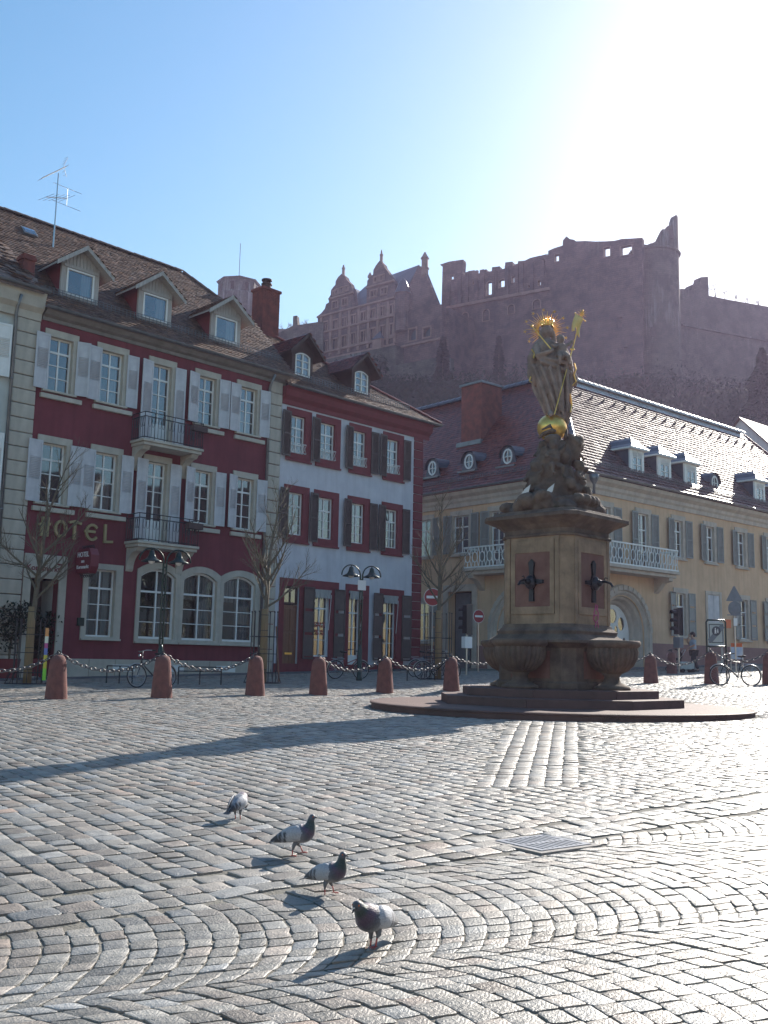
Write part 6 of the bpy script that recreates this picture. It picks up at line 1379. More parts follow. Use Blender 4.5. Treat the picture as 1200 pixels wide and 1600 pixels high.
# globe
glb = thing('golden_globe', 'gilded globe with a dark serpent that the madonna stands on', 'globe', (FX - 0.1, FY, 7.28), 0.0)
mb = MB(); mb.ell((0, 0, 0.3), (0.37, 0.37, 0.35), 28, 18); part('sphere', mb, M['gold'], glb, smooth=True)
mb = MB(); mb.tube([(-0.34, -0.1, 0.02), (-0.25, -0.3, 0.08), (-0.02, -0.4, 0.16), (-0.1, -0.36, 0.27), (-0.28, -0.22, 0.2)], [0.03, 0.055, 0.06, 0.05, 0.02], 8); part('serpent', mb, M['fount_dark'], glb, smooth=True); mb = MB(); mb.ell((-0.06, -0.42, 0.13), (0.1, 0.06, 0.05), 8, 6); part('serpent_head', mb, M['fount_dark'], glb, smooth=True)
mb = MB(); mb.tube([(0.36, 0.0, 0.0), (0.3, -0.22, 0.04), (0.36, -0.1, 0.25)], [0.06, 0.05, 0.02], 8); part('serpent_tail', mb, M['fount_dark'], glb, smooth=True)
# madonna
md = thing('madonna_statue', 'crowned stone madonna with child, golden halo and a long gilded staff with banner', 'statue', (FX - 0.1, FY, 7.86), 0.0)
md.scale = (1.05, 1.05, 1.05)
mb = MB()
def body_ring(z, cx, rx, ry, cy=0.0, n=28, fold=0.0, ph=0.0):
    return [(cx + rx * math.cos(g) * (1 + fold * math.sin(9 * g + ph)), cy + ry * math.sin(g) * (1 + fold * math.sin(9 * g + ph)), z) for g in [2 * PI * k / n for k in range(n)]]
mb.loft([body_ring(-0.08, 0.10, 0.22, 0.20, fold=0.12), body_ring(0.2, 0.08, 0.25, 0.22, fold=0.14, ph=0.3), body_ring(0.6, 0.02, 0.35, 0.27, fold=0.12, ph=0.8), body_ring(0.95, -0.02, 0.42, 0.29, fold=0.10, ph=1.4),
         body_ring(1.25, -0.03, 0.38, 0.27, fold=0.06, ph=2), body_ring(1.5, -0.06, 0.27, 0.22), body_ring(1.70, -0.09, 0.30, 0.20), body_ring(1.82, -0.1, 0.22, 0.16), body_ring(1.90, -0.1, 0.09, 0.09)])
for a, b, r in (((-0.45, -0.12, 1.2), (-0.1, -0.30, 0.05), 0.05), ((-0.3, -0.28, 1.15), (0.05, -0.3, 0.1), 0.045), ((-0.1, -0.33, 1.1), (0.15, -0.3, 0.1), 0.045), ((0.1, -0.33, 1.15), (0.22, -0.28, 0.0), 0.045), ((0.3, -0.28, 1.25), (0.32, -0.2, 0.1), 0.05), ((-0.48, -0.05, 1.25), (-0.44, 0.0, 0.75), 0.07), ((-0.44, 0, 0.7), (-0.18, -0.1, 0.08), 0.05), ((0.42, -0.1, 1.2), (0.40, 0.0, 0.45), 0.08), ((0.40, 0, 0.45), (0.36, 0.0, -0.15), 0.07), ((0.5, 0, 1.1), (0.56, 0.0, 0.8), 0.07), ((-0.35, -0.25, 1.38), (0.4, -0.28, 1.22), 0.06), ((-0.3, -0.28, 1.28), (0.42, -0.26, 1.02), 0.05)):
    capsule(mb, [a, ((a[0] + b[0]) / 2 + 0.02, (a[1] + b[1]) / 2 - 0.02, (a[2] + b[2]) / 2), b], [r, r * 1.1, r * 0.7])
# cloak, sleeves and arms
capsule(mb, [(-0.3, 0.02, 1.78), (-0.46, -0.02, 1.45), (-0.5, 0.02, 1.0)], [0.12, 0.13, 0.09]); capsule(mb, [(0.22, 0.05, 1.75), (0.36, 0.02, 1.45), (0.46, 0.05, 1.05)], [0.13, 0.13, 0.11])
capsule(mb, [(-0.36, -0.04, 1.7), (-0.36, -0.26, 1.42), (-0.1, -0.36, 1.5)], [0.11, 0.09, 0.055]); capsule(mb, [(0.14, -0.02, 1.72), (0.34, -0.2, 1.42), (0.18, -0.36, 1.38)], [0.11, 0.09, 0.055])
mb.ell((-0.06, -0.38, 1.52), (0.05, 0.045, 0.06)); mb.ell((0.14, -0.38, 1.38), (0.07, 0.045, 0.05))
# head with veil
mb.tube([(-0.1, 0, 1.85), (-0.11, -0.01, 2.0)], [0.075, 0.07], 10); mb.ell((-0.12, -0.03, 2.12), (0.115, 0.13, 0.155), 16, 12); mb.ell((-0.11, 0.04, 2.14), (0.15, 0.14, 0.17), 14, 10); mb.ell((-0.13, -0.165, 2.1), (0.018, 0.03, 0.035), 8, 6)
for s2 in (-1, 1): mb.ell((-0.13 + s2 * 0.045, -0.14, 2.14), (0.022, 0.02, 0.012), 8, 6); capsule(mb, [(-0.11 + s2 * 0.13, 0.02, 2.1), (-0.1 + s2 * 0.16, 0.03, 1.95), (-0.1 + s2 * 0.17, 0.0, 1.8)], [0.06, 0.06, 0.05])
mb.ell((-0.13, -0.145, 2.04), (0.03, 0.02, 0.01), 8, 6)
# the child
mb.ell((0.17, -0.26, 1.84), (0.095, 0.1, 0.115), 12, 10); mb.ell((0.17, -0.22, 1.88), (0.1, 0.09, 0.09)); mb.ell((0.17, -0.36, 1.83), (0.015, 0.02, 0.02)); mb.ell((0.2, -0.24, 1.6), (0.13, 0.11, 0.16)); mb.ell((0.2, -0.26, 1.46), (0.14, 0.13, 0.1))
capsule(mb, [(0.3, -0.25, 1.68), (0.4, -0.22, 1.75), (0.46, -0.16, 1.84)], [0.05, 0.04, 0.03]); capsule(mb, [(0.09, -0.28, 1.68), (0.0, -0.36, 1.62), (-0.05, -0.38, 1.66)], [0.05, 0.04, 0.03])
capsule(mb, [(0.26, -0.34, 1.45), (0.32, -0.45, 1.36), (0.34, -0.42, 1.2)], [0.065, 0.055, 0.035]); capsule(mb, [(0.14, -0.36, 1.45), (0.12, -0.48, 1.34), (0.1, -0.44, 1.18)], [0.065, 0.055, 0.035])
capsule(mb, [(-0.08, -0.3, 0.02), (-0.1, -0.4, -0.04)], [0.07, 0.05])
link('figure', remesh(mb, 'figure', M['statue'], 0.020, 1, 0.02, 0.1), md)
mb = MB()      # crown
for k in range(10):
    g = 2 * PI * k / 10; x, y = -0.11 + 0.13 * math.cos(g), -0.0 + 0.13 * math.sin(g); mb.tube([(x, y, 2.25), (x * 1.0 + 0.02 * math.cos(g), y + 0.02 * math.sin(g), 2.36)], [0.022, 0.012], 5); mb.ell((x + 0.02 * math.cos(g), y + 0.02 * math.sin(g), 2.38), (0.018, 0.018, 0.018), 6, 4)
mb.torus((-0.11, 0, 2.25), 0.13, 0.02, 20, 6); part('crown', mb, M['gold'], md)
mb = MB()      # halo: rays of unequal length with twelve stars
for k in range(46):
    g = 2 * PI * k / 46; L_ = 0.50 if k % 2 else 0.40
    if -2.2 < (g - 2 * PI if g > PI else g) < -0.95: continue
    c_, s_ = math.cos(g), math.sin(g); mb.tube([(-0.11 + 0.19 * c_, 0.12, 2.2 + 0.19 * s_), (-0.11 + L_ * c_, 0.12, 2.2 + L_ * s_ * 0.95)], [0.013, 0.003], 4)
for k in range(12):
    g = 2 * PI * k / 12 - 0.4
    if -2.2 < (g - 2 * PI if g > PI else g) < -0.95: continue
    mb.M = Matrix.Translation((-0.11 + 0.52 * math.cos(g), 0.12, 2.2 + 0.5 * math.sin(g)))
    for j in range(5): a = 2 * PI * j / 5; mb.tube([(0, 0, 0), (0.05 * math.cos(a), 0, 0.05 * math.sin(a))], [0.014, 0.002], 4)
    mb.M = None
mb.torus((-0.11, 0.12, 2.2), 0.19, 0.015, 24, 5, Matrix.Rotation(PI / 2, 3, 'X')); part('halo', mb, M['gold'], md, fix=False)
a, b = Vector((-0.02, -0.46, -0.05)), Vector((0.74, -0.1, 2.62))
mb = MB(); mb.tube([a, b], 0.016, 6); mb.ell(a.lerp(b, 0.62), (0.06, 0.02, 0.03)); cr = a.lerp(b, 0.93); d_ = Vector((0.8, 0, -0.62)).normalized()
mb.tube([cr - d_ * 0.17, cr + d_ * 0.13], 0.012, 5); mb.ell(cr - d_ * 0.17, (0.025,) * 3, 6, 5); mb.ell(cr + d_ * 0.13, (0.025,) * 3, 6, 5); mb.ell(b, (0.028,) * 3, 6, 5)
for j in range(10): g = 2 * PI * j / 10; p = a.lerp(b, 0.965); mb.tube([p, p + Vector((0.12 * math.cos(g), 0, 0.12 * math.sin(g)))], [0.009, 0.003], 4)
mb.torus(a.lerp(b, 0.965), 0.045, 0.008, 12, 4, Matrix.Rotation(PI / 2, 3, 'X')); part('staff', mb, M['gold'], md)
mb = MB(); n = 8; p0, p1 = cr - d_ * 0.165, cr + d_ * 0.06; vs = []
for j in range(n + 1):
    for i in range(6):
        u = i / 5; v = j / n; q = p0.lerp(p1, u) + Vector((-0.09 * v - 0.03 * math.sin(v * 3), -0.03 + 0.03 * math.sin(u * 7 + v * 3), -(0.44 + 0.08 * abs(u - 0.45) * 2 - 0.05) * v)); vs.append(q)
mb.add(vs, [(j * 6 + i, j * 6 + i + 1, (j + 1) * 6 + i + 1, (j + 1) * 6 + i) for j in range(n) for i in range(5) if not (j > 5 and i == 2)]); M['banner'] = mat('gilt_banner', (0.85, 0.6, 0.24), 0.45, (0.7, 0.45, 0.15), 6, metal=0.25)
o = part('banner', mb, M['banner'], md, smooth=True, fix=False); sm = o.modifiers.new('t', 'SOLIDIFY'); sm.thickness = 0.012
mb = MB(); a, b = Vector((-0.06, -0.4, 1.52)), Vector((-0.52, -0.3, 2.14)); mb.tube([a, b], [0.016, 0.014], 6); mb.ell(b, (0.035, 0.035, 0.035), 8, 6); mb.ell(a.lerp(b, 0.8), (0.03, 0.03, 0.03), 8, 6); part('sceptre', mb, M['gold'], md)
for pts in ([(-0.50, -0.12, 1.62), (-0.44, -0.2, 1.5), (-0.47, -0.2, 1.38)], [(-0.52, -0.1, 0.95), (-0.55, -0.1, 0.85), (-0.5, -0.14, 0.8)], [(0.52, -0.12, 1.3), (0.56, -0.12, 1.15), (0.5, -0.16, 1.0), (0.56, -0.1, 0.85), (0.46, -0.12, 0.75)], [(0.42, -0.1, 0.55), (0.46, -0.08, 0.3), (0.42, -0.1, 0.1)]): mb = MB(); mb.tube(pts, 0.02, 5); part('gilded_hem', mb, M['gold'], md)
# ================================================================ BOLLARDS AND CHAINS
def make_bollard(loc, h=1.02, s=1.0, rz=0.0, label='', group='sandstone bollards round the square'):
    t = thing('stone_bollard', label, 'bollard', loc, rz, group)
    mb = MB(); n = 16; rings = []
    prof = [(0.245, -0.1), (0.24, 0.0), (0.235, 0.1), (0.205, 0.5), (0.178, 0.82), (0.165, 0.9), (0.135, 0.965), (0.08, 1.01), (0.02, 1.02)]
    for r, z in prof:
        rings.append([(r * s * math.copysign(abs(math.cos(g)) ** 0.72, math.cos(g)) + 0.006 * math.sin(z * 20), r * s * math.copysign(abs(math.sin(g)) ** 0.72, math.sin(g)), z * h / 1.02) for g in [2 * PI * k / n for k in range(n)]])
    mb.loft(rings); part('stone_post', mb, M['bollard'], t, smooth=True)
    mb = MB(); mb.torus((0, 0, h + 0.045), 0.045, 0.013, 12, 6, Matrix.Rotation(PI / 2, 3, 'X')); mb.tube([(0, 0, h - 0.05), (0, 0, h + 0.01)], 0.02, 6); part('chain_ring', mb, M['iron'], t)
    return t
BP = {}
BL = [('a', -85, 1096, 23, 'leftmost sandstone bollard beside the cropped left edge'), ('b', 87, 1093, 0, 'tall rounded sandstone bollard in front of the hotel doorway'), ('c', 252, 1091, 0, 'sandstone bollard in front of the first green street lamp and its parked bicycle'),
      ('d', 398, 1087, 0, 'sandstone bollard in front of the second young tree, before the drainpipe'), ('e', 497, 1086, 0, 'sandstone bollard in front of the white house door and first shop window'), ('f', 601, 1083, 0, 'sandstone bollard in front of the right hand shop window of the white house'),
      ('g', 705, 1080, 0, 'sandstone bollard nearest the left side of the fountain steps')]
for k, px, py, _, lab in BL:
    if px < 0: continue
    p = on_ground(px, py); BP[k] = p; make_bollard(p, 1.04, 1.0, 0.8 + random.uniform(-.1, .1), lab)
p = BP['b'] * 2 - BP['c']; p[2] = G(p[0], p[1]); BP['a'] = p; make_bollard(p, 1.04, 1, 0.8, BL[0][4])
for k, x, y, lab in (('h', *(BP['g'][:2] + np.array([2.1, 1.2])), 'sandstone bollard behind the left fountain basin'), ('i', *(BP['g'][:2] + np.array([4.6, 3.0])), 'sandstone bollard behind the fountain pedestal, seen past the right basin')):
    BP[k] = np.array([x, y, G(x, y)]); make_bollard(BP[k], 1.04, 1, 0.8, lab)
def bo_px(k, px, py, h, lab, s=1.0): p = on_ground(px, py); BP[k] = p; make_bollard(p, h, s, 0.8, lab); return p
bo_px('j', 1017, 1068, 0.98, 'sandstone bollard right of the fountain in front of the arched portal')
bo_px('k', 1112, 1069, 1.1, 'sandstone bollard behind the front wheel of the black bicycle on the right', 1.0)
bo_px('m', 1050, 1053, 0.95, 'short sandstone bollard in the shade beside the traffic light pole', 0.9)
bo_px('n', 1203, 1070, 1.1, 'sandstone bollard cut off by the right edge behind the bicycle')
def chain(a, b, h0, h1, sag, label):
    a = Vector(a) + Vector((0, 0, h0 + 0.04)); b = Vector(b) + Vector((0, 0, h1 + 0.04)); L_ = (b - a).length
    t = thing('bollard_chain', label, 'chain', a, 0, 'chains slung between the bollards'); n = int(L_ * 1.08 / 0.115); mb = MB()
    f = lambda u: (b - a) * u + Vector((0, 0, -sag * 4 * u * (1 - u)))
    for i in range(n):
        u = (i + 0.5) / n; p = f(u); d = (f(u + 0.01) - f(u - 0.01)).normalized()
        q = d.to_track_quat('X', 'Z').to_matrix() @ Matrix.Rotation((i % 2) * PI / 2 + 0.4, 3, 'X')
        mb.torus(p, 0.042, 0.0125, 10, 5, q, (1.65, 1.0))
    part('chain_links', mb, M['chain'], t, smooth=True, fix=False)
M['chain'] = mat('chain_steel', (0.16, 0.16, 0.17), 0.5, (0.1, 0.1, 0.1), 10, metal=0.6)
for a, b, lab in (('a', 'b', 'chain running off the left edge past the first young tree'), ('b', 'c', 'chain slung in front of the hotel between the two leftmost full bollards'), ('c', 'd', 'chain slung below the arched hotel windows'), ('e', 'f', 'chain slung in front of the white house glass door'),
                  ('f', 'g', 'chain slung in front of the parked bicycles at the street corner'), ('g', 'h', 'chain running from the last left bollard behind the fountain basin')): chain(BP[a], BP[b], 1.04, 1.04, 0.42 if b != 'h' else 0.3, lab)
chain(BP['i'], BP['j'], 1.04, 0.98, 0.4, 'chain behind the right fountain basin'); chain(BP['j'], BP['k'], 0.98, 1.1, 0.42, 'chain slung across the man with the trolley'); chain(BP['k'], BP['n'], 1.1, 1.1, 0.36, 'chain hanging across the parked black bicycle on the right')

# ================================================================ STREET LAMPS
def lamp(px, py, H_, label, plate=False):
    p = on_ground(px, py); t = thing('street_lamp', label, 'street lamp', p, PI / 2 - math.radians(60), 'green twin arm street lamps')
    mb = MB(); mb.lathe([(0.11, -0.05), (0.11, 0.1), (0.085, 0.15), (0.08, 1.1), (0.06, 1.16), (0.05, 1.25)], n=12); part('lamp_base', mb, M['green_iron'], t, smooth=True)
    mb = MB()
    for s2 in (-1, 1): mb.tube([(s2 * 0.045, 0, 1.2), (s2 * 0.045, 0, H_ - 0.3)], 0.03, 8)
    for z in np.arange(1.4, H_ - 0.3, 0.42): mb.box(-0.05, 0.05, -0.03, 0.03, z, z + 0.05)
    part('twin_pole', mb, M['green_iron'], t, smooth=False)
    for s2 in (-1, 1):
        mb = MB(); R = 0.37; c = s2 * (0.045 + R); mb.tube([(c + R * math.cos(g), 0, H_ - 0.35 + R * math.sin(g)) for g in np.linspace(0 if s2 > 0 else PI, PI if s2 > 0 else 0, 16)] , 0.024, 8); arm = part('curved_arm', mb, M['green_iron'], t, smooth=True)
        mb = MB(); mb.tube([(c, 0, H_ + 0.02), (c, 0, H_ - 0.12)], 0.02, 6); mb.lathe([(0.03, 0.12), (0.07, 0.10), (0.09, 0.0), (0.10, -0.04), (0.16, -0.13), (0.30, -0.2), (0.31, -0.225), (0.28, -0.225), (0.14, -0.14), (0.05, -0.05)], (c, 0, H_ - 0.16), 20, cap=False); part('bell_shade', mb, M['green_iron'], t, smooth=True, fix=False)
        mb = MB(); mb.ell((c, 0, H_ - 0.37), (0.1, 0.1, 0.08), 12, 8); part('lamp_glass', mb, M['signwhite'], t, smooth=True)
    if plate: mb = MB(); mb.box(-0.16, 0.16, -0.05, -0.04, H_ - 0.85, H_ - 0.5); part('notice_plate', mb, M['signwhite'], t)
    return t
lamp(248, 1074, 4.05, 'green twin-arm street lamp standing before the arched hotel windows'); lamp(561, 1064, 4.0, 'green twin-arm street lamp with a small notice plate before the white house', True)

# ================================================================ YOUNG TREES
def young_tree(px, py, H_, seed, label, lean=0.0, wrap=2.35, rad=2.0, fork=2.9):
    rr = random.Random(seed); p = on_ground(px, py); t = thing('young_tree', label, 'tree', p, 0, 'bare young street trees')
    tp = [(0, 0, -0.1), (0.01, 0, 1.5), (lean * 0.4, 0, fork), (lean * 0.7, 0.02, fork + 1.2)]
    mb = MB(); mb.tube(tp, [0.10, 0.085, 0.075, 0.055], 9); part('trunk', mb, M['bark'], t, smooth=True)
    cr = MB()
    def br(p, d, L_, r, lev):
        n = 5; pts = [p]; dd = d.copy()
        for i in range(n):
            dd = (dd + Vector((rr.gauss(0, .09), rr.gauss(0, .09), rr.gauss(0, .05) + (0.07 if lev else 0.13)))).normalized(); pts.append(pts[-1] + dd * L_ / n)
        rs = [r * (1 - 0.8 * i / n) for i in range(n + 1)]; cr.tube(pts, rs, 5 if lev < 2 else 3, cap=False)
        if lev < 3:
            m_ = (9, 6, 4)[lev]
            for k in range(m_):
                f = 0.22 + 0.75 * k / m_; i = min(int(f * n), n - 1); q = pts[i].lerp(pts[i + 1], f * n - i)
                a = rr.uniform(0, 2 * PI); ax = (pts[i + 1] - pts[i]).normalized(); e = ax.orthogonal().normalized(); e = Quaternion(ax, a) @ e
                nd = (ax * 0.78 + e * rr.uniform(0.45, 0.75) + Vector((0, 0, 0.18))).normalized(); br(q, nd, L_ * rr.uniform(0.36, 0.52) * (1.15 - 0.5 * f), r * 0.46 * (1.1 - f * .5), lev + 1)
    lead = [Vector(tp[2]), Vector((lean * 0.8, 0.03, fork + (H_ - fork) * 0.5)), Vector((lean, 0, H_))]
    br(Vector(tp[3]) - Vector((0, 0, 0.1)), Vector((lean * 0.1, 0, 1)), H_ - fork - 1.1, 0.05, 0)
    nb = 9
    for k in range(nb):
        a = k * 2.4 + rr.uniform(-.3, .3); z = fork - 0.3 + 1.5 * k / nb; el = rr.uniform(0.45, 0.95); x = lean * 0.4 * z / fork
        br(Vector((x, 0, z)), Vector((math.cos(a) * math.cos(el), math.sin(a) * math.cos(el), math.sin(el))), rad * rr.uniform(0.85, 1.15), 0.044, 0 if k % 2 == 0 else 1)
    part('crown', cr, M['bark'], t, fix=False)
    if wrap: mb = MB(); mb.lathe([(0.125, 0.02), (0.13, 0.8), (0.12, 1.6), (0.115, wrap)], n=14); part('reed_wrap', mb, M['reed'], t, smooth=True)
    mb = MB()
    for z in (0.45, 1.1, 1.7, 2.2):
        if wrap and z < wrap: mb.torus((0, 0, z), 0.128, 0.008, 14, 4)
    part('wire_ties', mb, M['iron'], t)
    return p
def guard(p, r, H_, label, broom=False):
    t = thing('tree_guard', label, 'tree guard', p, 0.3, 'iron tree guards'); mb = MB()
    for k in range(4):
        g = PI / 4 + k * PI / 2
        for d in (-0.09, 0.09): mb.tube([(r * math.cos(g + d / r), r * math.sin(g + d / r), 0), (r * math.cos(g + d / r), r * math.sin(g + d / r), H_)], 0.016, 5); mb.ell((r * math.cos(g + d / r), r * math.sin(g + d / r), H_), (0.03, 0.03, 0.03), 6, 4)
    part('upright_bars', mb, M['iron'], t, fix=False)
    for z in (0.35, 0.95, 1.5): m3 = MB(); m3.torus((0, 0, z), r, 0.01, 20, 4); part('hoop', m3, M['iron'], t)
    mb = MB()
    for k in range(16): g = 2 * PI * k / 16; mb.tube([(r * 1.35 * math.cos(g), r * 1.35 * math.sin(g), 0.02), (r * 1.0 * math.cos(g), r * 1.0 * math.sin(g), 0.45)], 0.009, 4)
    mb.torus((0, 0, 0.03), r * 1.35, 0.015, 20, 4); part('root_grille', mb, M['iron'], t, fix=False)
p = young_tree(42, 1069, 7.4, 3, 'bare young tree with a reed wrapped trunk before the hotel doorway at the left', 0.25, rad=1.9); guard(p, 0.5, 1.95, 'black iron guard round the leftmost young tree')
p = young_tree(410, 1068, 6.6, 8, 'bare young tree with a reed wrapped trunk where hotel and white house meet', 0.1, 2.4, 1.9, 2.75); guard(p, 0.45, 2.3, 'black iron guard round the middle young tree')
p2 = young_tree(684, 1062, 6.9, 14, 'bare young tree before the gateway between white house and palace', 0.05, 2.5, 1.75, 2.9); guard(p2, 0.5, 2.4, 'black iron guard round the tree by the street corner')
p = on_ground(436, 1066); t = thing('timber_stake', 'brown timber stake leaning beside the middle tree guard', 'stake', p); mb = MB(); mb.tube([(0.0, 0, 0), (-0.16, 0, 1.85)], 0.03, 5); part('stake', mb, M['door_wood'], t)
# colourful post
p = on_ground(68, 1071); t = thing('painted_post', 'thin post in bright pink, blue, yellow and green bands beside the left tree', 'post', p)
for k, (c, z0, z1) in enumerate((((0.6, 0.5, 0.05), 0.35, 0.75), ((0.25, 0.65, 0.05), 0.0, 0.35), ((0.15, 0.2, 0.5), 0.75, 0.95), ((0.5, 0.08, 0.25), 0.95, 1.1), ((0.75, 0.75, 0.6), 1.1, 1.3), ((0.7, 0.3, 0.1), 1.3, 1.55))):
    mb = MB(); mb.box(-0.045, 0.045, -0.03, 0.03, z0 + 0.15, z1 + 0.15); M['band%d' % k] = mat('painted_band', c, 0.5); part('painted_band', mb, M['band%d' % k], t)
# foliage helper
def foliage(mb, c, r, n, size, rr, squash=1.0, shell=0.45):
    c = Vector(c)
    for _ in range(n):
        v = Vector((rr.gauss(0, 1), rr.gauss(0, 1), rr.gauss(0, 1))).normalized() * (shell + (1 - shell) * rr.random()); q = c + Vector((v.x * r[0], v.y * r[1], v.z * r[2]))
        a = Vector((rr.gauss(0, 1), rr.gauss(0, 1), rr.gauss(0, 1))).normalized(); b = a.orthogonal().normalized(); s_ = size * rr.uniform(0.6, 1.4)
        mb.add([q - a * s_, q - b * s_ * 0.45, q + a * s_, q + b * s_ * 0.45], [(0, 1, 2, 3)])
rr = random.Random(21)
for (x, y), s_, lab in ((at(12, 1050, 33)[:2], 1.1, 'dark evergreen shrub in a planter beside the quoins at the left edge'), (at(62, 1050, 34.0)[:2], 0.75, 'smaller dark shrub in a pot just left of the hotel doorway')):
    t = thing('potted_shrub', lab, 'shrub', (x, y, G(x, y)), 0, 'potted shrubs by the hotel door'); mb = MB(); mb.lathe([(0.3, 0), (0.42, 0.7), (0.45, 0.72), (0.4, 0.72)], n=4, a0=PI / 4); part('planter', mb, M['boxred'], t)
    mb = MB(); mb.tube([(0, 0, 0.6), (0.05, 0, 1.5)], 0.04, 5); part('stem', mb, M['bark'], t)
    mb = MB()
    for k in range(9): foliage(mb, (rr.uniform(-.4, .4) * s_, rr.uniform(-.4, .4), 1.1 + rr.uniform(0, 1.35) * s_), (0.45 * s_, 0.4 * s_, 0.35), 160, 0.06, rr)
    part('leaves', mb, M['leaf_dark'], t, kind=None, fix=False)

# ================================================================ BICYCLES
def bicycle(p, rz, label, col=(0.015, 0.015, 0.018), step=False, lean=0.1, R=0.34):
    t = thing('bicycle', label, 'bicycle', p, rz); t.rotation_euler = (lean, 0, rz)
    fm = mat('bicycle_paint', col, 0.35, metal=0.2)
    A, B, BB, ST, HT, HB = (-0.53, 0, R), (0.53, 0, R), (-0.08, 0, 0.30), (-0.22, 0, 0.84), (0.32, 0, 0.86), (0.36, 0, 0.72)
    mb = MB()
    for a, b, r in (((BB), ST, 0.016), (HB, BB, 0.02), (A, BB, 0.012), (A, (-0.19, 0, 0.72), 0.010), (HB, (0.33, 0, 0.9), 0.02)): mb.tube([a, b], r, 7)
    mb.tube([(-0.2, 0, 0.78), (0.33, 0, 0.82)] if not step else [(-0.14, 0, 0.55), (0.34, 0, 0.74)], 0.017, 7); mb.tube([HB, (0.46, 0, 0.5), B], [0.015, 0.014, 0.012], 7); part('frame', mb, fm, t, smooth=True)
    for c in (A, B):
        w = MB(); w.torus(c, R - 0.02, 0.02, 32, 7, Matrix.Rotation(PI / 2, 3, 'X')); wh = part('wheel', w, M['rubber'], t, smooth=True)
        w = MB(); w.torus(c, R - 0.045, 0.009, 32, 5, Matrix.Rotation(PI / 2, 3, 'X')); part('rim', w, M['steel'], wh, smooth=True)
        w = MB(); w.tube([(c[0], -0.05, c[2]), (c[0], 0.05, c[2])], 0.022, 8)
        for k in range(20): g = 2 * PI * k / 20; w.tube([(c[0], 0.02 * (-1) ** k, c[2]), (c[0] + (R - 0.05) * math.cos(g), 0, c[2] + (R - 0.05) * math.sin(g))], 0.0022, 3, cap=False)
        part('spokes', w, M['steel'], wh)
        w = MB(); w.tube([(c[0] + (R + 0.02) * math.cos(g), 0, c[2] + (R + 0.02) * math.sin(g)) for g in np.linspace(0.3 if c is A else 0.6, 3.3 if c is A else 2.6, 12)], 0.014, 5); part('mudguard', w, M['steel'], t, smooth=True)
    mb = MB(); mb.tube([ST, (-0.24, 0, 0.95)], 0.012, 6); mb.ell((-0.24, 0, 0.98), (0.14, 0.07, 0.035), 12, 8); mb.ell((-0.31, 0, 0.99), (0.08, 0.10, 0.04), 10, 6); part('saddle', mb, M['rubber'], t, smooth=True)
    mb = MB(); mb.tube([(0.33, 0, 0.88), (0.31, 0, 1.02), (0.36, 0, 1.04)], 0.013, 6); mb.tube([(0.2, -0.29, 1.05), (0.33, -0.2, 1.06), (0.37, 0, 1.04), (0.33, 0.2, 1.06), (0.2, 0.29, 1.05)], 0.012, 6); mb.ell((0.43, 0, 0.92), (0.04, 0.04, 0.04), 8, 6); part('handlebar', mb, M['steel'], t, smooth=True)
    for s2 in (-1, 1): g = MB(); g.tube([(0.2, s2 * 0.29, 1.05), (0.10, s2 * 0.31, 1.045)], 0.018, 6); part('grip', g, M['rubber'], t)
    mb = MB(); mb.torus((BB[0], 0.05, BB[2]), 0.085, 0.008, 18, 4, Matrix.Rotation(PI / 2, 3, 'X')); mb.tube([(BB[0], -0.08, BB[2]), (BB[0], 0.08, BB[2])], 0.018, 6); mb.tube([(BB[0], 0.08, BB[2]), (BB[0] + 0.08, 0.08, BB[2] - 0.15)], 0.01, 5); mb.tube([(BB[0], -0.08, BB[2]), (BB[0] - 0.08, -0.08, BB[2] + 0.15)], 0.01, 5)
    mb.box(BB[0] + 0.03, BB[0] + 0.13, 0.08, 0.18, BB[2] - 0.16, BB[2] - 0.14); mb.box(BB[0] - 0.13, BB[0] - 0.03, -0.18, -0.08, BB[2] + 0.14, BB[2] + 0.16); part('crank_and_pedals', mb, M['steel'], t)
    mb = MB()
    for s2 in (-1, 1): mb.tube([(-0.2, s2 * 0.05, 0.74), (-0.72, s2 * 0.05, 0.74)], 0.006, 4); mb.tube([(-0.53, s2 * 0.05, 0.36), (-0.62, s2 * 0.05, 0.74)], 0.006, 4)
    for k in range(4): mb.tube([(-0.3 - k * 0.13, -0.05, 0.74), (-0.3 - k * 0.13, 0.05, 0.74)], 0.005, 4)
    part('luggage_rack', mb, M['steel'], t); return t
p = on_ground(1150, 1072); bicycle(p, PI + 0.03, 'black bicycle parked broadside by the right edge with chrome handlebar', lean=0.08, R=0.35)
p = on_ground(250, 1075); bicycle(p + np.array([-0.25, 0.1, 0]), PI + 0.85, 'dark bicycle leaning on the lamp post before the arched hotel windows')
p = on_ground(562, 1062); bicycle(p + np.array([-0.45, 0.5, 0]), 0.55, 'red framed bicycle with a low step-through frame by the white house lamp', (0.2, 0.02, 0.02), True)
p = on_ground(690, 1063); bicycle(p + np.array([-0.15, 0.3, 0]), 0.12, 'black bicycle standing before the tree at the street corner')
p = on_ground(672, 1059); bicycle(p + np.array([-0.1, 0.8, 0]), 0.5, 'blue-black bicycle half hidden behind the other at the corner by the red quoins', (0.02, 0.03, 0.06))
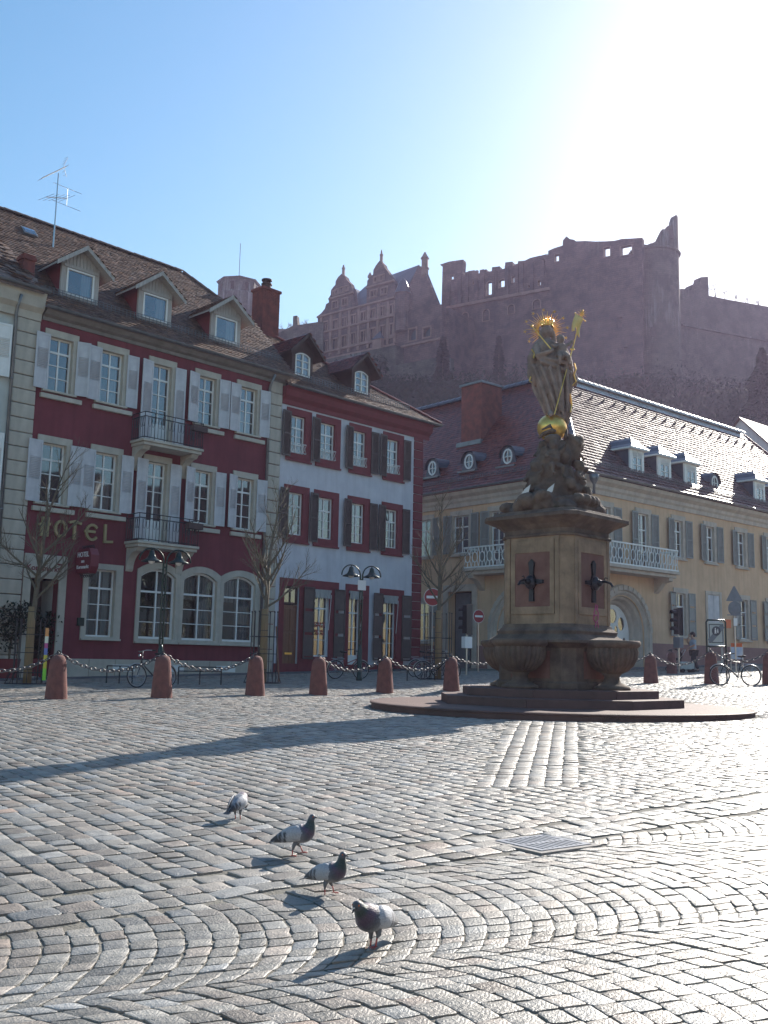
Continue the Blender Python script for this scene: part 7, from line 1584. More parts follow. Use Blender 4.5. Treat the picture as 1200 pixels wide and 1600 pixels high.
for px0, px1, py, lab in ((166, 206, 1068, 'low black parking rail left of the first lamp before the hotel'), (278, 345, 1070, 'low black parking rail under the arched hotel windows'), (590, 636, 1064, 'low black parking rail before the white house shop window')):
    a, b = on_ground(px0, py), on_ground(px1, py + 1); t = thing('parking_rail', lab, 'bicycle rail', a, 0, 'low parking rails'); d = Vector(b - a); mb = MB()
    for f in (0.0, 0.5, 1.0): mb.tube([d * f, d * f + Vector((0, 0, 0.55))], 0.022, 5)
    for z in (0.42, 0.55): mb.tube([Vector((0, 0, z)), d + Vector((0, 0, z))], 0.018, 5)
    part('rail', mb, M['iron'], t)

# ================================================================ SIGNS
def no_entry(p, H_, r, rz, label, pole=True, grey_back=None):
    t = thing('no_entry_sign', label, 'road sign', p, rz, 'no entry signs'); 
    if pole: mb = MB(); mb.tube([(0, 0.03, 0), (0, 0.03, H_ + r)], 0.03, 7); part('pole', mb, M['steel'], t)
    disc = lambda rad, y0, y1: (lambda m: (m.slab([(rad * math.cos(g), H_ + rad * math.sin(g)) for g in np.linspace(0, 2 * PI, 28)[:-1]], [], y0, y1), m)[1])(MB())
    part('sign_rim', disc(r, 0.0, 0.02), M['signwhite'], t); part('sign_disc', disc(r * 0.94, -0.006, -0.002), M['signred'], t); mb = MB(); mb.box(-r * 0.7, r * 0.7, -0.014, -0.009, H_ - r * 0.15, H_ + r * 0.15); part('white_bar', mb, M['signwhite'], t); return t
a = at(676, 933, 40.5); b = G(a[0], a[1]); no_entry((a[0], a[1], b), a[2] - b, 0.36, 0.1, 'larger red and white no-entry sign seen through the branches by the red quoins')
a = at(748, 963, 46.0); b = G(a[0], a[1]); no_entry((a[0], a[1], b), a[2] - b, 0.3, 0.5, 'smaller red and white no-entry sign right of the dark gateway')
def traffic_light(px, py, zpix, rz, label, box=True, H_=None):
    p = on_ground(px, py); d = p[1]; H_ = at(px, zpix, d)[2] - p[2]
    t = thing('traffic_light', label, 'traffic light', p, rz, 'traffic lights'); mb = MB(); mb.tube([(0, 0, 0), (0, 0, H_ - 0.6)], 0.045, 8); part('pole', mb, M['steel'], t)
    mb = MB(); mb.box(-0.16, 0.16, -0.12, 0.12, H_ - 1.15, H_); mb.box(-0.2, 0.2, 0.121, 0.14, H_ - 1.2, H_ + 0.05); hd_ = part('signal_head', mb, M['iron'], t, bevel=0.03)
    for k in range(3):
        mb = MB(); c = H_ - 0.2 - k * 0.37; mb.tube([(0.13 * math.cos(g) , -0.13, c + 0.13 * math.sin(g)) for g in np.linspace(0, PI, 8)], 0.012, 4); n = 9
        mb.add([(0.14 * math.cos(g), y, c + 0.14 * math.sin(g)) for y in (-0.125, -0.34) for g in np.linspace(-0.2, PI + 0.2, n)], [(i, i + 1, n + i + 1, n + i) for i in range(n - 1)]); part('visor', mb, M['iron'], hd_, fix=False)
    if box: mb = MB(); mb.box(-0.24, 0.24, -0.1, 0.1, H_ - 1.75, H_ - 1.28); part('control_box', mb, M['signgrey'] if px > 1000 else M['signwhite'], t, bevel=0.01)
traffic_light(1061, 1051, 951, -PI / 2 + 0.35, 'traffic light seen from the side in front of the palace ground floor shutters'); traffic_light(729, 1055, 946, -2.3, 'traffic light with a pale control box in front of the dark gateway')
# warning triangle and round sign seen from behind
p = on_ground(1151, 1052); d = p[1]; t = thing('back_of_signs', 'grey backs of a triangular sign above a round sign on one pole', 'road sign', p, 0.25); z = lambda y: at(1148, y, d)[2] - p[2]
mb = MB(); mb.tube([(0, 0.03, 0), (0, 0.03, z(918))], 0.035, 7); part('pole', mb, M['steel'], t)
mb = MB(); w = 0.42; mb.slab([(-w, z(939.5)), (w, z(939.5)), (w - 0.02, z(938)), (0.03, z(916)), (-0.03, z(916)), (-w + 0.02, z(938))], [], -0.02, 0.0); part('triangle_plate', mb, M['signgrey'], t)
mb = MB(); mb.slab([(0.33 * math.cos(g), z(951) + 0.33 * math.sin(g)) for g in np.linspace(0, 2 * PI, 26)[:-1]], [], -0.02, 0.0); mb.box(-0.3, 0.34, -0.05, -0.021, z(956), z(955)); mb.box(-0.4, 0.4, -0.06, -0.03, z(962), z(960.5)); part('round_plate', mb, M['signgrey'], t)
mb = MB(); mb.box(-0.08, 0.1, -0.03, 0.0, z(978), z(966)); part('small_plate', mb, M['signwhite'], t)
# framed end-of-pedestrian-zone sign
p = on_ground(1121, 1069); d = p[1]; k_ = d / FPX; t = thing('framed_zone_sign', 'tall green framed square sign with a dark round pedestrian emblem struck through', 'sign', p, -0.1); z = lambda y: at(1121, y, d)[2] - p[2]
mb = MB(); hw = 14.5 * k_
for s2 in (-1, 1): mb.tube([(s2 * hw, 0, 0), (s2 * hw, 0, z(972)), (s2 * (hw - 0.06), 0, z(969))], 0.03, 8)
for y in (969, 1010): mb.tube([(-hw + 0.03, 0, z(y)), (hw - 0.03, 0, z(y))], 0.03, 8)
part('tube_frame', mb, M['green_iron'], t, smooth=True)
pz0, pz1, pw_ = z(1007), z(973), 12 * k_
mb = MB(); mb.box(-pw_, pw_, -0.012, 0.012, pz0, pz1); part('sign_panel', mb, M['palegrey'], t)
M['signdark'] = mat('sign_dark', (0.06, 0.065, 0.08), 0.5); cz, cr_ = z(986), 6.6 * k_
mb = MB(); mb.slab([(-pw_ * .9, pz0 + .05), (-pw_ * .9 + .03, pz0 + .05), (-pw_ * .9 + .03, pz1 - .05), (-pw_ * .9, pz1 - .05)], [], -0.02, -0.015); mb.box(pw_ * .9 - .03, pw_ * .9, -0.02, -0.015, pz0 + .05, pz1 - .05); mb.box(-pw_ * .9, pw_ * .9, -0.0205, -0.0155, pz1 - .08, pz1 - .05); mb.box(-pw_ * .9, pw_ * .9, -0.0205, -0.0155, pz0 + .05, pz0 + .08); part('sign_border', mb, M['signdark'], t)
mb = MB(); mb.slab([(cr_ * math.cos(g), cz + cr_ * 1.1 * math.sin(g)) for g in np.linspace(0, 2 * PI, 26)[:-1]], [], -0.050, -0.040); part('round_emblem', mb, M['signdark'], t)
mb = MB()
for x, s_ in ((-0.03, 1.0), (0.05, 0.7)):
    mb.slab([(x + 0.022 * s_ * math.cos(g), cz + 0.085 * s_ + 0.022 * s_ * math.sin(g)) for g in np.linspace(0, 2 * PI, 10)[:-1]], [], -0.06, -0.052); mb.slab([(x - 0.028 * s_, cz - 0.1 * s_), (x - 0.01 * s_, cz - 0.1 * s_), (x, cz - 0.03 * s_), (x + 0.01 * s_, cz - 0.1 * s_), (x + 0.028 * s_, cz - 0.1 * s_), (x + 0.022 * s_, cz + 0.055 * s_), (x - 0.022 * s_, cz + 0.055 * s_)], [], -0.06, -0.052)
part('walking_figures', mb, M['signwhite'], t)
mb = MB(); q = Vector((0.06, 0, -0.06)); a, b = Vector((-pw_ * .85, 0, pz0 + .1)), Vector((pw_ * .85, 0, pz1 - .1))
mb.add([(v.x, y, v.z) for y in (-0.038, -0.032) for v in (a - q, b - q, b + q, a + q)], [(0, 1, 2, 3), (4, 7, 6, 5), (0, 4, 5, 1), (1, 5, 6, 2), (2, 6, 7, 3), (3, 7, 4, 0)]); part('diagonal_band', mb, M['signgrey'], t)
# information board
p = on_ground(1152, 1047); d = p[1]; k_ = d / FPX; t = thing('info_board', 'leaning information board with an orange header and pale blue poster behind the bicycle', 'board', p, -0.15); z = lambda y: at(1152, y, d)[2] - p[2]
mb = MB()
for s2 in (-1, 1): mb.tube([(s2 * 9 * k_, 0.02, 0), (s2 * 9 * k_, 0.02, z(1006))], 0.03, 6)
part('board_legs', mb, M['steel'], t); mb = MB(); mb.box(-8.5 * k_, 8.5 * k_, -0.02, 0.02, z(1030), z(1011)); M['poster'] = mat('blue_poster', (0.45, 0.52, 0.68), 0.5, (0.75, 0.75, 0.78), 1.6); part('poster', mb, M['poster'], t); mb = MB(); mb.box(-8.5 * k_, 8.5 * k_, -0.025, 0.02, z(1010.8), z(1005)); part('orange_header', mb, M['orange'], t)

# ================================================================ MAN WITH TROLLEY
p = on_ground(1084, 1050); man = thing('person', 'man in pale blue shirt and dark trousers walking left, one hand raised to his face', 'person', p, 0.0)
def skin_mesh(name, pts, edges, m_, par, sub=2, root=0):
    me = bpy.data.meshes.new(name); me.from_pydata([q[:3] for q in pts], edges, []); o = link('tmp', me); sk = o.modifiers.new('s', 'SKIN'); sk.use_smooth_shade = True
    for v, q in zip(me.skin_vertices[0].data, pts): v.radius = (q[3], q[4] if len(q) > 4 else q[3])
    me.skin_vertices[0].data[root].use_root = True
    ss = o.modifiers.new('ss', 'SUBSURF'); ss.levels = sub; ss.render_levels = sub
    return link(name, evaluated(o, name, m_), par)
# facing left (-x), seen slightly from behind
B_ = [(0.02, 0, 0.96, 0.15, 0.125), (0.0, 0, 1.12, 0.15, 0.12), (-0.01, 0, 1.32, 0.165, 0.13), (0.0, 0, 1.46, 0.10, 0.09), (-0.02, 0, 1.55, 0.055, 0.055), (-0.04, 0, 1.66, 0.085, 0.095), (-0.03, 0, 1.74, 0.06, 0.07),
      (0.0, -0.19, 1.43, 0.065), (-0.02, -0.25, 1.2, 0.05), (-0.22, -0.2, 1.12, 0.042), (-0.3, -0.18, 1.05, 0.035),
      (0.0, 0.19, 1.43, 0.065), (-0.1, 0.24, 1.22, 0.05), (-0.22, 0.16, 1.42, 0.042), (-0.17, 0.08, 1.58, 0.035),
      (0.02, -0.09, 0.88, 0.1), (-0.08, -0.1, 0.48, 0.068), (-0.02, -0.1, 0.1, 0.048), (-0.14, -0.1, 0.04, 0.04),
      (0.03, 0.09, 0.88, 0.1), (0.08, 0.1, 0.5, 0.068), (0.24, 0.1, 0.12, 0.048), (0.14, 0.1, 0.04, 0.04)]
skin_mesh('body', B_, [(0, 1), (1, 2), (2, 3), (3, 4), (4, 5), (5, 6), (3, 7), (7, 8), (8, 9), (9, 10), (3, 11), (11, 12), (12, 13), (13, 14), (0, 15), (15, 16), (16, 17), (17, 18), (0, 19), (19, 20), (20, 21), (21, 22)], M['skin'], man)
skin_mesh('shirt', [(q[0], q[1], q[2], q[3] * 1.12 + 0.012, (q[4] if len(q) > 4 else q[3]) * 1.12 + 0.012) for q in [B_[0], B_[1], B_[2], B_[3], B_[7], B_[8], B_[11], B_[12]]] , [(0, 1), (1, 2), (2, 3), (3, 4), (4, 5), (3, 6), (6, 7)], M['shirt'], man)
skin_mesh('trousers', [(q[0], q[1], q[2], q[3] * 1.12 + 0.012, (q[4] if len(q) > 4 else q[3]) * 1.12 + 0.01) for q in [(0.02, 0, 0.92, 0.14, 0.12), B_[15], B_[16], B_[17], B_[19], B_[20], B_[21]]], [(0, 1), (1, 2), (2, 3), (0, 4), (4, 5), (5, 6)], M['trousers'], man)
mb = MB(); mb.ell((-0.01, 0, 1.73), (0.115, 0.1, 0.1), 12, 8); mb.ell((0.03, 0, 1.68), (0.09, 0.1, 0.11), 12, 8); part('hair', mb, M['hair'], man, smooth=True)
mb = MB(); mb.ell((-0.17, 0.0, 1.64), (0.018, 0.014, 0.02), 8, 6); mb.ell((-0.05, -0.1, 1.65), (0.02, 0.012, 0.03), 8, 6); mb.ell((-0.05, 0.1, 1.65), (0.02, 0.012, 0.03), 8, 6); part('nose_and_ears', mb, M['skin'], man, smooth=True)
for (hx, hy, hz), dx in (((-0.31, -0.18, 1.03), 0), ((-0.16, 0.06, 1.61), 1)):
    mb = MB(); mb.ell((hx, hy, hz - 0.02), (0.035, 0.022, 0.045), 8, 6)
    for k in range(4): mb.tube([(hx - 0.02 + k * 0.014, hy, hz - 0.05), (hx - 0.025 + k * 0.014, hy - 0.012, hz - 0.09 - 0.006 * (k in (1, 2))), (hx - 0.02 + k * 0.012, hy - 0.03, hz - 0.105)], [0.0085, 0.008, 0.006], 5)
    mb.tube([(hx + 0.03, hy, hz - 0.01), (hx + 0.045, hy - 0.02, hz - 0.05)], [0.01, 0.007], 5)
    if dx: mb.v = [(v[0], v[1], 2 * hz - v[2]) for v in mb.v]
    part('hand', mb, M['skin'], man, smooth=True)
for x, y in ((-0.09, -0.1), (0.19, 0.1)):
    mb = MB(); mb.ell((x - 0.03, y, 0.045), (0.14, 0.05, 0.045), 12, 8); part('shoe', mb, M['rubber'], man, smooth=True)
p = on_ground(1072, 1051); t = thing('hand_trolley', 'small pale boxed hand trolley on wheels standing at the feet of the man', 'trolley', p, 0.1)
mb = MB(); mb.box(-0.32, 0.32, -0.2, 0.2, 0.14, 0.48); part('trolley_box', mb, M['palegrey'], t, bevel=0.03); mb = MB(); mb.tube([(0.3, -0.18, 0.4), (0.42, -0.18, 0.95), (0.42, 0.18, 0.95), (0.3, 0.18, 0.4)], 0.014, 5); part('trolley_handle', mb, M['iron'], t)
for x in (-0.22, 0.24): mb = MB(); mb.tube([(x, -0.22, 0.09), (x, 0.22, 0.09)], 0.09, 12); part('wheel', mb, M['rubber'], t)
p = on_ground(1061, 1049); t = thing('pushchair', 'dark pushchair with a pink bundle beside the traffic light pole', 'pushchair', p + np.array([0.0, 0.6, 0]), 0.0)
mb = MB(); n = 8; mb.add([(0.34 * math.cos(g) - 0.05, y, 0.7 + 0.34 * math.sin(g)) for y in (-0.22, 0.22) for g in np.linspace(-0.3, PI * 0.75, n)], [(i, i + 1, n + i + 1, n + i) for i in range(n - 1)]); mb.box(-0.3, 0.25, -0.2, 0.2, 0.38, 0.62); part('hood_and_seat', mb, M['trousers'], t, fix=False)
mb = MB(); mb.tube([(-0.3, -0.2, 0.1), (0.3, -0.2, 0.75), (0.45, -0.2, 1.0), (0.45, 0.2, 1.0), (0.3, 0.2, 0.75), (-0.3, 0.2, 0.1)], 0.014, 5); mb.tube([(0.3, -0.2, 0.1), (-0.1, -0.2, 0.6)], 0.014, 5); mb.tube([(0.3, 0.2, 0.1), (-0.1, 0.2, 0.6)], 0.014, 5); part('pushchair_frame', mb, M['steel'], t)
for x in (-0.3, 0.3):
    for y in (-0.22, 0.22): mb = MB(); mb.torus((x, y, 0.1), 0.085, 0.018, 14, 5, Matrix.Rotation(PI / 2, 3, 'X')); part('wheel', mb, M['rubber'], t)
mb = MB(); mb.ell((-0.28, 0, 0.72), (0.12, 0.14, 0.14), 10, 8); M['pinkcloth'] = mat('pink_cloth', (0.5, 0.08, 0.1), 0.9, (0.6, 0.5, 0.5), 14); part('bundle', mb, M['pinkcloth'], t, smooth=True)

# ================================================================ PIGEONS
def attr_mat(name, rough=0.6, sheen=False):
    m_ = bpy.data.materials.new(name); m_.use_nodes = True; nt = m_.node_tree; N, L = nt.nodes, nt.links; b = N['Principled BSDF']; b.inputs['Roughness'].default_value = rough
    a = N.new('ShaderNodeAttribute'); a.attribute_name = 'plumage'; tc = N.new('ShaderNodeTexCoord'); mp = N.new('ShaderNodeMapping'); mp.inputs['Scale'].default_value = (1, 2.2, 2.2); L.new(tc.outputs['Object'], mp.inputs[0])
    v = N.new('ShaderNodeTexVoronoi'); v.inputs['Scale'].default_value = 70; L.new(mp.outputs[0], v.inputs['Vector']); r = N.new('ShaderNodeMapRange'); r.inputs[3].default_value, r.inputs[4].default_value = 1.12, 0.72; L.new(v.outputs['Distance'], r.inputs[0])
    mx = N.new('ShaderNodeMix'); mx.data_type = 'RGBA'; mx.blend_type = 'MULTIPLY'; mx.inputs[0].default_value = 1; L.new(a.outputs['Color'], mx.inputs[6]); L.new(r.outputs[0], mx.inputs[7]); L.new(mx.outputs[2], b.inputs['Base Color'])
    bp = N.new('ShaderNodeBump'); bp.inputs['Strength'].default_value = 0.5; bp.inputs['Distance'].default_value = 0.004; L.new(v.outputs['Distance'], bp.inputs['Height']); L.new(bp.outputs[0], b.inputs['Normal']); b.inputs['Sheen Weight'].default_value = 0.25; return m_
M['feather'] = attr_mat('feathers', 0.55)
M['pfoot'] = mat('pigeon_foot', (0.42, 0.09, 0.08), 0.6); M['beak'] = mat('beak', (0.05, 0.045, 0.045), 0.4); M['cere'] = mat('cere', (0.6, 0.58, 0.56), 0.6); M['eye'] = mat('eye', (0.5, 0.12, 0.02), 0.15)
LG, MG, DG, DK, NK, PU = (0.36, 0.38, 0.42), (0.20, 0.215, 0.25), (0.09, 0.10, 0.13), (0.03, 0.032, 0.042), (0.035, 0.06, 0.06), (0.10, 0.06, 0.11)
def pmesh(name, rings, cols, par, closed=True, smooth=True):
    mb = MB(); mb.loft(rings, cap=closed); me = mb.mesh(name, M['feather'], smooth); fixn(me); a = me.color_attributes.new('plumage', 'FLOAT_COLOR', 'POINT')
    a.data.foreach_set('color', np.array([(*c, 1) for r in cols for c in r], 'f4').ravel()); return link(name, me, par)
def pigeon(px, py, yaw, label, neck='up', stride=0.0, scale=1.0, white=1.0, dark=1.0):
    p = on_ground(px, py); t = thing('pigeon', label, 'pigeon', (p[0], p[1], p[2] + 0.012), yaw, 'pigeons walking over the cobbles'); t.scale = (scale,) * 3
    st_ = [(-0.118, 0.118, .018, .012, DG), (-0.10, .124, .032, .022, MG), (-0.075, .134, .046, .037, LG), (-0.04, .146, .058, .050, MG), (-0.005, .153, .066, .060, MG), (0.03, .158, .069, .067, MG), (0.06, .168, .064, .068, DG), (0.082, .186, .053, .058, PU), ]
    if neck == 'up': st_ += [(0.094, .210, .040, .044, NK), (0.099, .232, .030, .034, NK), (0.101, .252, .0245, .027, NK), (0.106, .270, .0235, .0245, DG), (0.114, .284, .021, .022, DG), (0.121, .294, .012, .012, DG)]; hd_ = Vector((0.114, 0, 0.279)); bd_ = Vector((1, 0, -0.15))
    elif neck == 'fwd': st_ += [(0.105, .200, .042, .045, PU), (0.120, .213, .032, .034, NK), (0.133, .226, .027, .028, NK), (0.146, .236, .0245, .025, DG), (0.159, .240, .021, .021, DG), (0.168, .240, .011, .011, DG)]; hd_ = Vector((0.155, 0, 0.237)); bd_ = Vector((0.75, 0, -0.65))
    else: st_ += [(0.105, .178, .042, .040, PU), (0.125, .160, .033, .032, NK), (0.138, .138, .027, .028, NK), (0.147, .115, .024, .025, DG), (0.154, .10, .020, .020, DG), (0.158, .092, .010, .010, DG)]; hd_ = Vector((0.152, 0, 0.108)); bd_ = Vector((0.5, 0, -1))
    n = 20; rings, cols = [], []
    pts = [Vector((s_[0], 0, s_[1])) for s_ in st_]
    # subdivide with catmull-rom
    dense = []
    for i in range(len(st_) - 1):
        p0, p1, p2, p3 = [st_[max(0, min(len(st_) - 1, j))] for j in (i - 1, i, i + 1, i + 2)]
        for u in (0, 0.5):
            q = [0.5 * ((2 * p1[k]) + (p2[k] - p0[k]) * u + (2 * p0[k] - 5 * p1[k] + 4 * p2[k] - p3[k]) * u * u + (3 * p1[k] - p0[k] - 3 * p2[k] + p3[k]) * u ** 3) for k in range(4)]
            c = tuple(p1[4][k] * (1 - u) + p2[4][k] * u for k in range(3)); dense.append((*q, c))
    dense.append(st_[-1]); P_ = [Vector((d[0], 0, d[1])) for d in dense]
    for i, d in enumerate(dense):
        tg = (P_[min(i + 1, len(P_) - 1)] - P_[max(i - 1, 0)]).normalized(); up = Vector((-tg.z, 0, tg.x))
        if up.z < 0 and neck != 'down': up = -up
        if i and up.dot(pu) < 0: up = -up
        pu = up
        rings.append([P_[i] + Vector((0, 1, 0)) * d[2] * math.cos(g) + up * d[3] * math.sin(g) for g in [2 * PI * k / n for k in range(n)]])
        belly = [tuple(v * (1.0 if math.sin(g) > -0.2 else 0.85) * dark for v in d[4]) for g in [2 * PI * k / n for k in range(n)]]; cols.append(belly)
    pmesh('body', rings, cols, t)
    # tail
    r_, c_ = [], []
    for x, z, w, h, c in ((-0.09, .124, .03, .014, MG), (-0.13, .112, .030, .009, MG), (-0.17, .100, .032, .006, MG), (-0.195, .092, .033, .005, DK), (-0.22, .084, .033, .004, DK), (-0.226, .082, .028, .002, DG)):
        r_.append([Vector((x, w * math.cos(g), z + h * math.sin(g))) for g in [2 * PI * k / 12 for k in range(12)]]); c_.append([c] * 12)
    pmesh('tail', r_, c_, t)
    # folded wings
    for s2 in (-1, 1):
        r_, c_ = [], []
        m_ = 34
        for i in range(m_):
            u = i / (m_ - 1); x = 0.066 - 0.258 * u; z = 0.176 - 0.012 * u - 0.066 * u ** 1.5
            env = math.sin(PI * min(1, (u + 0.02) * 1.15) ** 0.75) if u < 0.55 else 1.0
            h = 0.050 * (min(1, u / 0.18) ** 0.5) * (1 - max(0, (u - 0.42) / 0.58) ** 1.3 * 0.86) + 0.002
            yo = 0.060 * (1 - 0.92 * max(0, (u - 0.25) / 0.75) ** 1.5) * (0.62 + 0.38 * min(1, u / 0.2)) + 0.006; th_ = 0.013 * (1 - 0.7 * u) + 0.002
            ring, cc = [], []
            for k in range(14):
                g = 2 * PI * k / 14; dz = h * math.sin(g); yy = yo + th_ * math.cos(g) - 0.020 * (dz / 0.05) ** 2 * (0.6 + 0.4 * u) - (0.010 if dz > 0 else 0) * dz / 0.05
                ring.append(Vector((x - dz * 0.35, s2 * yy, z + dz))); xs = u + dz * 1.2
                col = tuple(v * white for v in LG) if u < 0.62 else (MG if u < 0.78 else DK)
                if (0.53 < xs < 0.60 and dz < 0.022) or (0.67 < xs < 0.755 and dz < 0.03): col = DK
                cc.append(col)
            r_.append(ring); c_.append(cc)
        pmesh('wing', r_, c_, t)
    b_ = bd_.normalized(); mb = MB(); base = hd_ + b_ * 0.017; mb.tube([base, base + b_ * 0.014, base + b_ * 0.025 + Vector((0, 0, -0.003))], [0.006, 0.0045, 0.0012], 8); part('beak', mb, M['beak'], t, smooth=True)
    mb = MB(); mb.ell(base + b_ * 0.004 + Vector((0, 0, 0.005)), (0.006, 0.005, 0.004), 8, 6); part('cere', mb, M['cere'], t, smooth=True)
    for s2 in (-1, 1): mb = MB(); mb.ell(hd_ + Vector((0.004, s2 * 0.0195, 0.004)), (0.0045, 0.003, 0.0045), 8, 6); part('eye', mb, M['eye'], t, smooth=True)
    for s2 in (-1, 1):
        dx = stride * s2; lift = 0.018 if stride and s2 > 0 else 0.0
        hip, knee, ank, ft_ = (0.005, s2 * 0.026, 0.115), (-0.006 + dx * 0.3, s2 * 0.026, 0.075), (0.0 + dx * 0.7, s2 * 0.024, 0.045 + lift), (0.008 + dx, s2 * 0.024, 0.006 + lift)
        mb = MB(); mb.tube([hip, knee, ank], [0.022, 0.013, 0.0055], 8); part('thigh', mb, M['fthigh'], t, smooth=True)
        mb = MB(); mb.tube([ank, ft_], [0.0045, 0.0042], 6)
        for a in (-0.5, 0.0, 0.5): mb.tube([ft_, (ft_[0] + 0.022 * math.cos(a), ft_[1] + 0.022 * math.sin(a), ft_[2] + 0.001), (ft_[0] + 0.036 * math.cos(a), ft_[1] + 0.036 * math.sin(a), ft_[2] - 0.004)], [0.0036, 0.003, 0.0015], 5)
        mb.tube([ft_, (ft_[0] - 0.018, ft_[1], ft_[2] - 0.003)], [0.0036, 0.0015], 5); part('leg', mb, M['pfoot'], t, smooth=True)
    return t
M['fthigh'] = mat('thigh_feathers', (0.14, 0.15, 0.17), 0.8)
pigeon(371, 1284, 1.25, 'farthest pigeon, hunched with its head down and its back to the viewer', 'down', scale=1.0)
pigeon(463, 1340, -0.12, 'pigeon striding right with one foot lifted, second from the back', 'up', 0.034, 1.04)
pigeon(513, 1403, -0.55, 'pigeon standing upright with a green sheened neck, third from the back', 'up', 0.02, 0.97, dark=0.85)
pigeon(584, 1488, PI + 0.95, 'nearest plump pigeon facing the viewer with its head lowered', 'fwd', 0.012, 1.1, dark=0.8)

# ================================================================ HILLSIDE VEGETATION
rr = random.Random(9)
def hill_z(x, y): return float(ground_z(x, y) + 50 * sstep((y - 82) / 100) + 68 * sstep((y - 225) / 130))
def conifer(px, pyb, pyt, d, wpx, label, name='conifer', m_=None, n=1500, sz=0.5):
    a, b = at(px, pyb, d), at(px, pyt, d); H_ = b[2] - a[2]; w = wpx * d / FPX; t = thing(name, label, 'tree', a); mb = MB(); mb.tube([(0, 0, -4), (0, 0, H_ * 0.97)], [0.35, 0.05], 6); part('trunk', mb, M['bark'], t)
    mb = MB()
    for _ in range(n):
        u = rr.random() ** 0.8; z = H_ * u; r = w * (1 - u) ** 0.85 * (0.5 + 0.5 * rr.random()) * (0.85 + 0.2 * math.sin(z * 1.3)); g = rr.uniform(0, 2 * PI)
        q = Vector((r * math.cos(g), r * math.sin(g), z - r * 0.15)); o_ = Vector((math.cos(g), math.sin(g), -0.35)).normalized(); s_ = sz * rr.uniform(0.6, 1.4); sd = Vector((-math.sin(g), math.cos(g), rr.uniform(-.5, .5))).normalized()
        mb.add([q - o_ * s_, q + sd * s_ * 0.5, q + o_ * s_, q - sd * s_ * 0.5], [(0, 1, 2, 3)])
    part('crown', mb, m_ or M['leaf_dark'], t, fix=False); return t
conifer(691, 640, 528, 182, 27, 'dark pointed evergreen against the castle wall below the gap', n=3500)
conifer(779, 640, 526, 184, 19, 'slimmer dark pointed evergreen against the castle wall left of the statue', n=2600)
conifer(1196, 700, 545, 150, 62, 'sunlit green conifer at the right edge below the rampart', m_=M['leaf'], n=9000, sz=0.4)
def shrubmass(name, label, spans, d, m_, size=0.6):
    mb = MB()
    for px, py, rx, ry, k in spans: a = at(px, py, d + rr.uniform(-4, 4)); foliage(mb, a, (rx * d / FPX, 4, ry * d / FPX), k, size, rr, shell=0.2)
    me = mb.mesh(name, m_); return link(name, me, kind='stuff')
shrubmass('hillside_thicket', '', [(900 + i * 18 + rr.uniform(-6, 6), 622 + i * 1.6 + rr.uniform(-12, 30), 28, 24, 700) for i in range(18)] + [(930 + i * 22, 660, 30, 34, 800) for i in range(13)] + [(1085, 618, 30, 16, 900), (990, 600, 40, 12, 900)], 165, M['leaf_dark'], 0.55)
shrubmass('hillside_thicket', '', [(690 + i * 22 + rr.uniform(-8, 8), 625 + rr.uniform(-10, 14), 24, 26, 420) for i in range(9)] + [(560, 600, 24, 26, 700), (600, 620, 34, 22, 800), (590, 575, 18, 20, 300), (545, 640, 40, 20, 600), (640, 632, 30, 20, 600)], 180, M['leaf_dark'], 0.55)
# scrub and undergrowth all over the castle slope
mb = MB(); n_ = 60000; yy = RNG.uniform(88, 205, n_); xx = RNG.uniform(-0.25, 0.62, n_) * yy * (1 + 0.0 * yy)
for x, y in zip(xx, yy):
    z = hill_z(x, y) + abs(rr.gauss(0, 1.0)) * (1.0 + 0.9 * math.sin(x * 0.21) * math.sin(y * 0.17)); q = Vector((x, y, z)); a = Vector((rr.gauss(0, 1), rr.gauss(0, 1), rr.gauss(0, 1))).normalized(); b = a.orthogonal().normalized(); s_ = rr.uniform(0.2, 0.55)
    mb.add([q - a * s_, q - b * s_ * 0.5, q + a * s_, q + b * s_ * 0.5], [(0, 1, 2, 3)])
link('hillside_scrub', mb.mesh('hillside_scrub', M['leaf_dark']), kind='stuff')
def bare_tree(px, pyb, pyt, d, label, seed):
    r2 = random.Random(seed); a, b = at(px, pyb, d), at(px, pyt, d); H_ = b[2] - a[2]; t = thing('bare_tree', label, 'tree', a, 0, 'bare winter trees on the ridge'); cr = MB(); tk = MB(); tk.tube([(0, 0, -3), (0, 0, H_ * 0.45)], [0.3, 0.2], 6); part('trunk', tk, M['twig'], t)
    def br(p, dd, L_, r, lev):
        q = p + dd * L_; m2 = p.lerp(q, .5) + Vector((r2.gauss(0, .05), 0, r2.gauss(0, .05))) * L_; cr.tube([p, m2, q], [r, r * .7, r * .35], 3, cap=False)
        if lev < 4:
            for _ in range(4): nd = (dd + Vector((r2.gauss(0, .5), r2.gauss(0, .5), r2.gauss(0.1, .35)))).normalized(); br(p.lerp(q, r2.uniform(.45, 1)), nd, L_ * r2.uniform(.5, .75), r * .5, lev + 1)
    br(Vector((0, 0, H_ * 0.35)), Vector((0, 0, 1)), H_ * 0.32, 0.16, 0); part('crown', cr, M['twig'], t, fix=False)
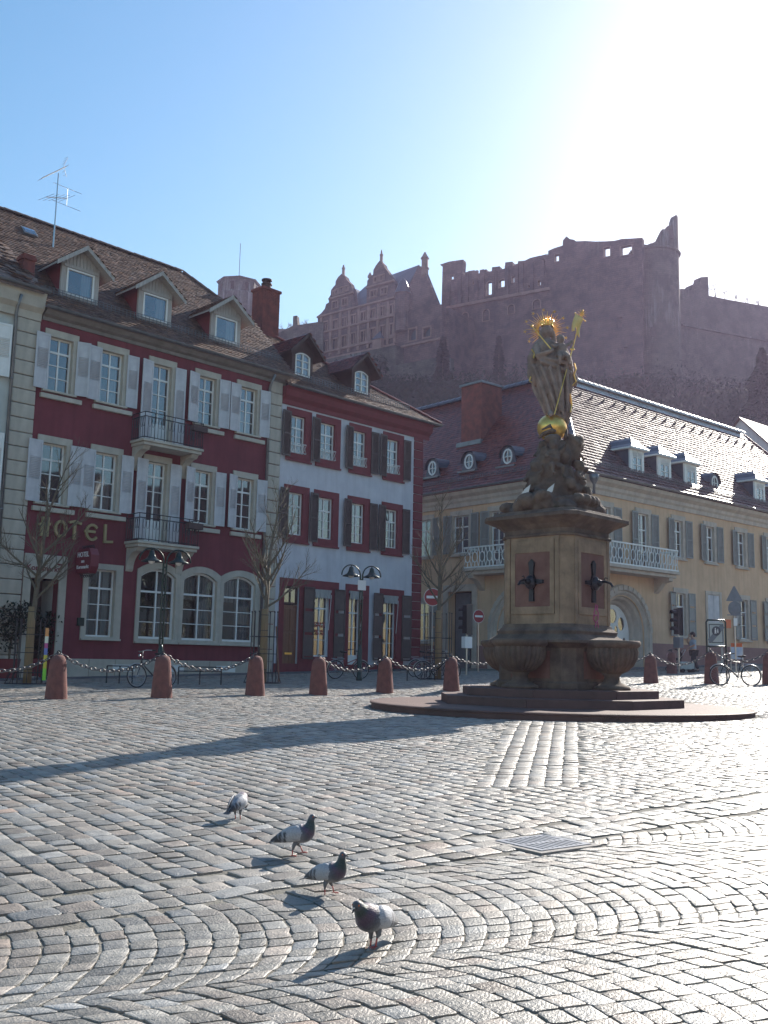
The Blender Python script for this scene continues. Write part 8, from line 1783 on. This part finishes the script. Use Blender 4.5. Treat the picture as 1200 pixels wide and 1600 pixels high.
for i, (px, b_, tp, d) in enumerate(((1118, 478, 441, 240), (1133, 482, 452, 245), (1150, 486, 460, 250), (1168, 490, 464, 255), (1186, 494, 462, 250), (1204, 498, 440, 245), (1222, 500, 455, 250), (446, 540, 500, 300), (462, 536, 497, 300), (478, 530, 498, 300))):
    bare_tree(px, b_, tp, d, ['bare winter tree just right of the rampart stump', 'small bare winter tree on the ridge, second from the rampart stump', 'low bare winter tree on the ridge above the rampart middle', 'low bare winter tree on the ridge left of the conifer top', 'bare winter tree on the ridge above the conifer', 'tall bare winter tree cut by the right picture edge', 'bare winter tree outside the right picture edge', 'hazy bare tree right of the brick chimney', 'hazy bare tree behind the stone post on the castle wall', 'hazy bare tree between the stone post and the gabled palace'][i], 100 + i)
for i, (px, b_, tp, d, lab) in enumerate(((1010, 650, 588, 160, 'leafless tree in the scrub below the round tower'), (1060, 662, 596, 158, 'leafless tree in the scrub below the start of the rampart'), (1105, 668, 600, 162, 'leafless tree in the scrub left of the big conifer'), (655, 640, 585, 178, 'leafless tree below the arched chapel windows of the gabled palace'), (735, 640, 590, 180, 'leafless tree between the two pointed evergreens'))): bare_tree(px, b_, tp, d, lab, 300 + i)
# evergreen standing right of the view, it throws the shade seen at the right edge of the square
t = thing('square_evergreen', 'large evergreen tree standing just outside the right edge of the square', 'tree', (17.2, 33.0, G(17.2, 33)), 0); mb = MB(); mb.tube([(0, 0, -0.2), (0, 0, 5.5)], [0.3, 0.15], 8); part('trunk', mb, M['bark'], t)
mb = MB()
for k in range(14): foliage(mb, (rr.uniform(-1.3, 1.3), rr.uniform(-1.3, 1.3), 4.2 + rr.uniform(0, 2.6)), (1.3, 1.3, 1.0), 420, 0.13, rr)
part('crown', mb, M['leaf'], t, fix=False)

# ================================================================ HAZE
hz = MB(); hz.box(-275, 275, -80, 430, -6.0, 150)
hm = bpy.data.materials.new('haze'); hm.use_nodes = True; nt = hm.node_tree; nt.nodes.remove(nt.nodes['Principled BSDF']); pv = nt.nodes.new('ShaderNodeVolumePrincipled')
pv.inputs['Color'].default_value = (0.78, 0.68, 1.0, 1); pv.inputs['Density'].default_value = 0.00034; pv.inputs['Anisotropy'].default_value = 0.4; nt.links.new(pv.outputs[0], nt.nodes['Material Output'].inputs['Volume'])  # violet tint of the volume stands in for lens flare over the castle
hme = hz.mesh('haze', hm); fixn(hme); ho = link('haze', hme, kind='stuff')
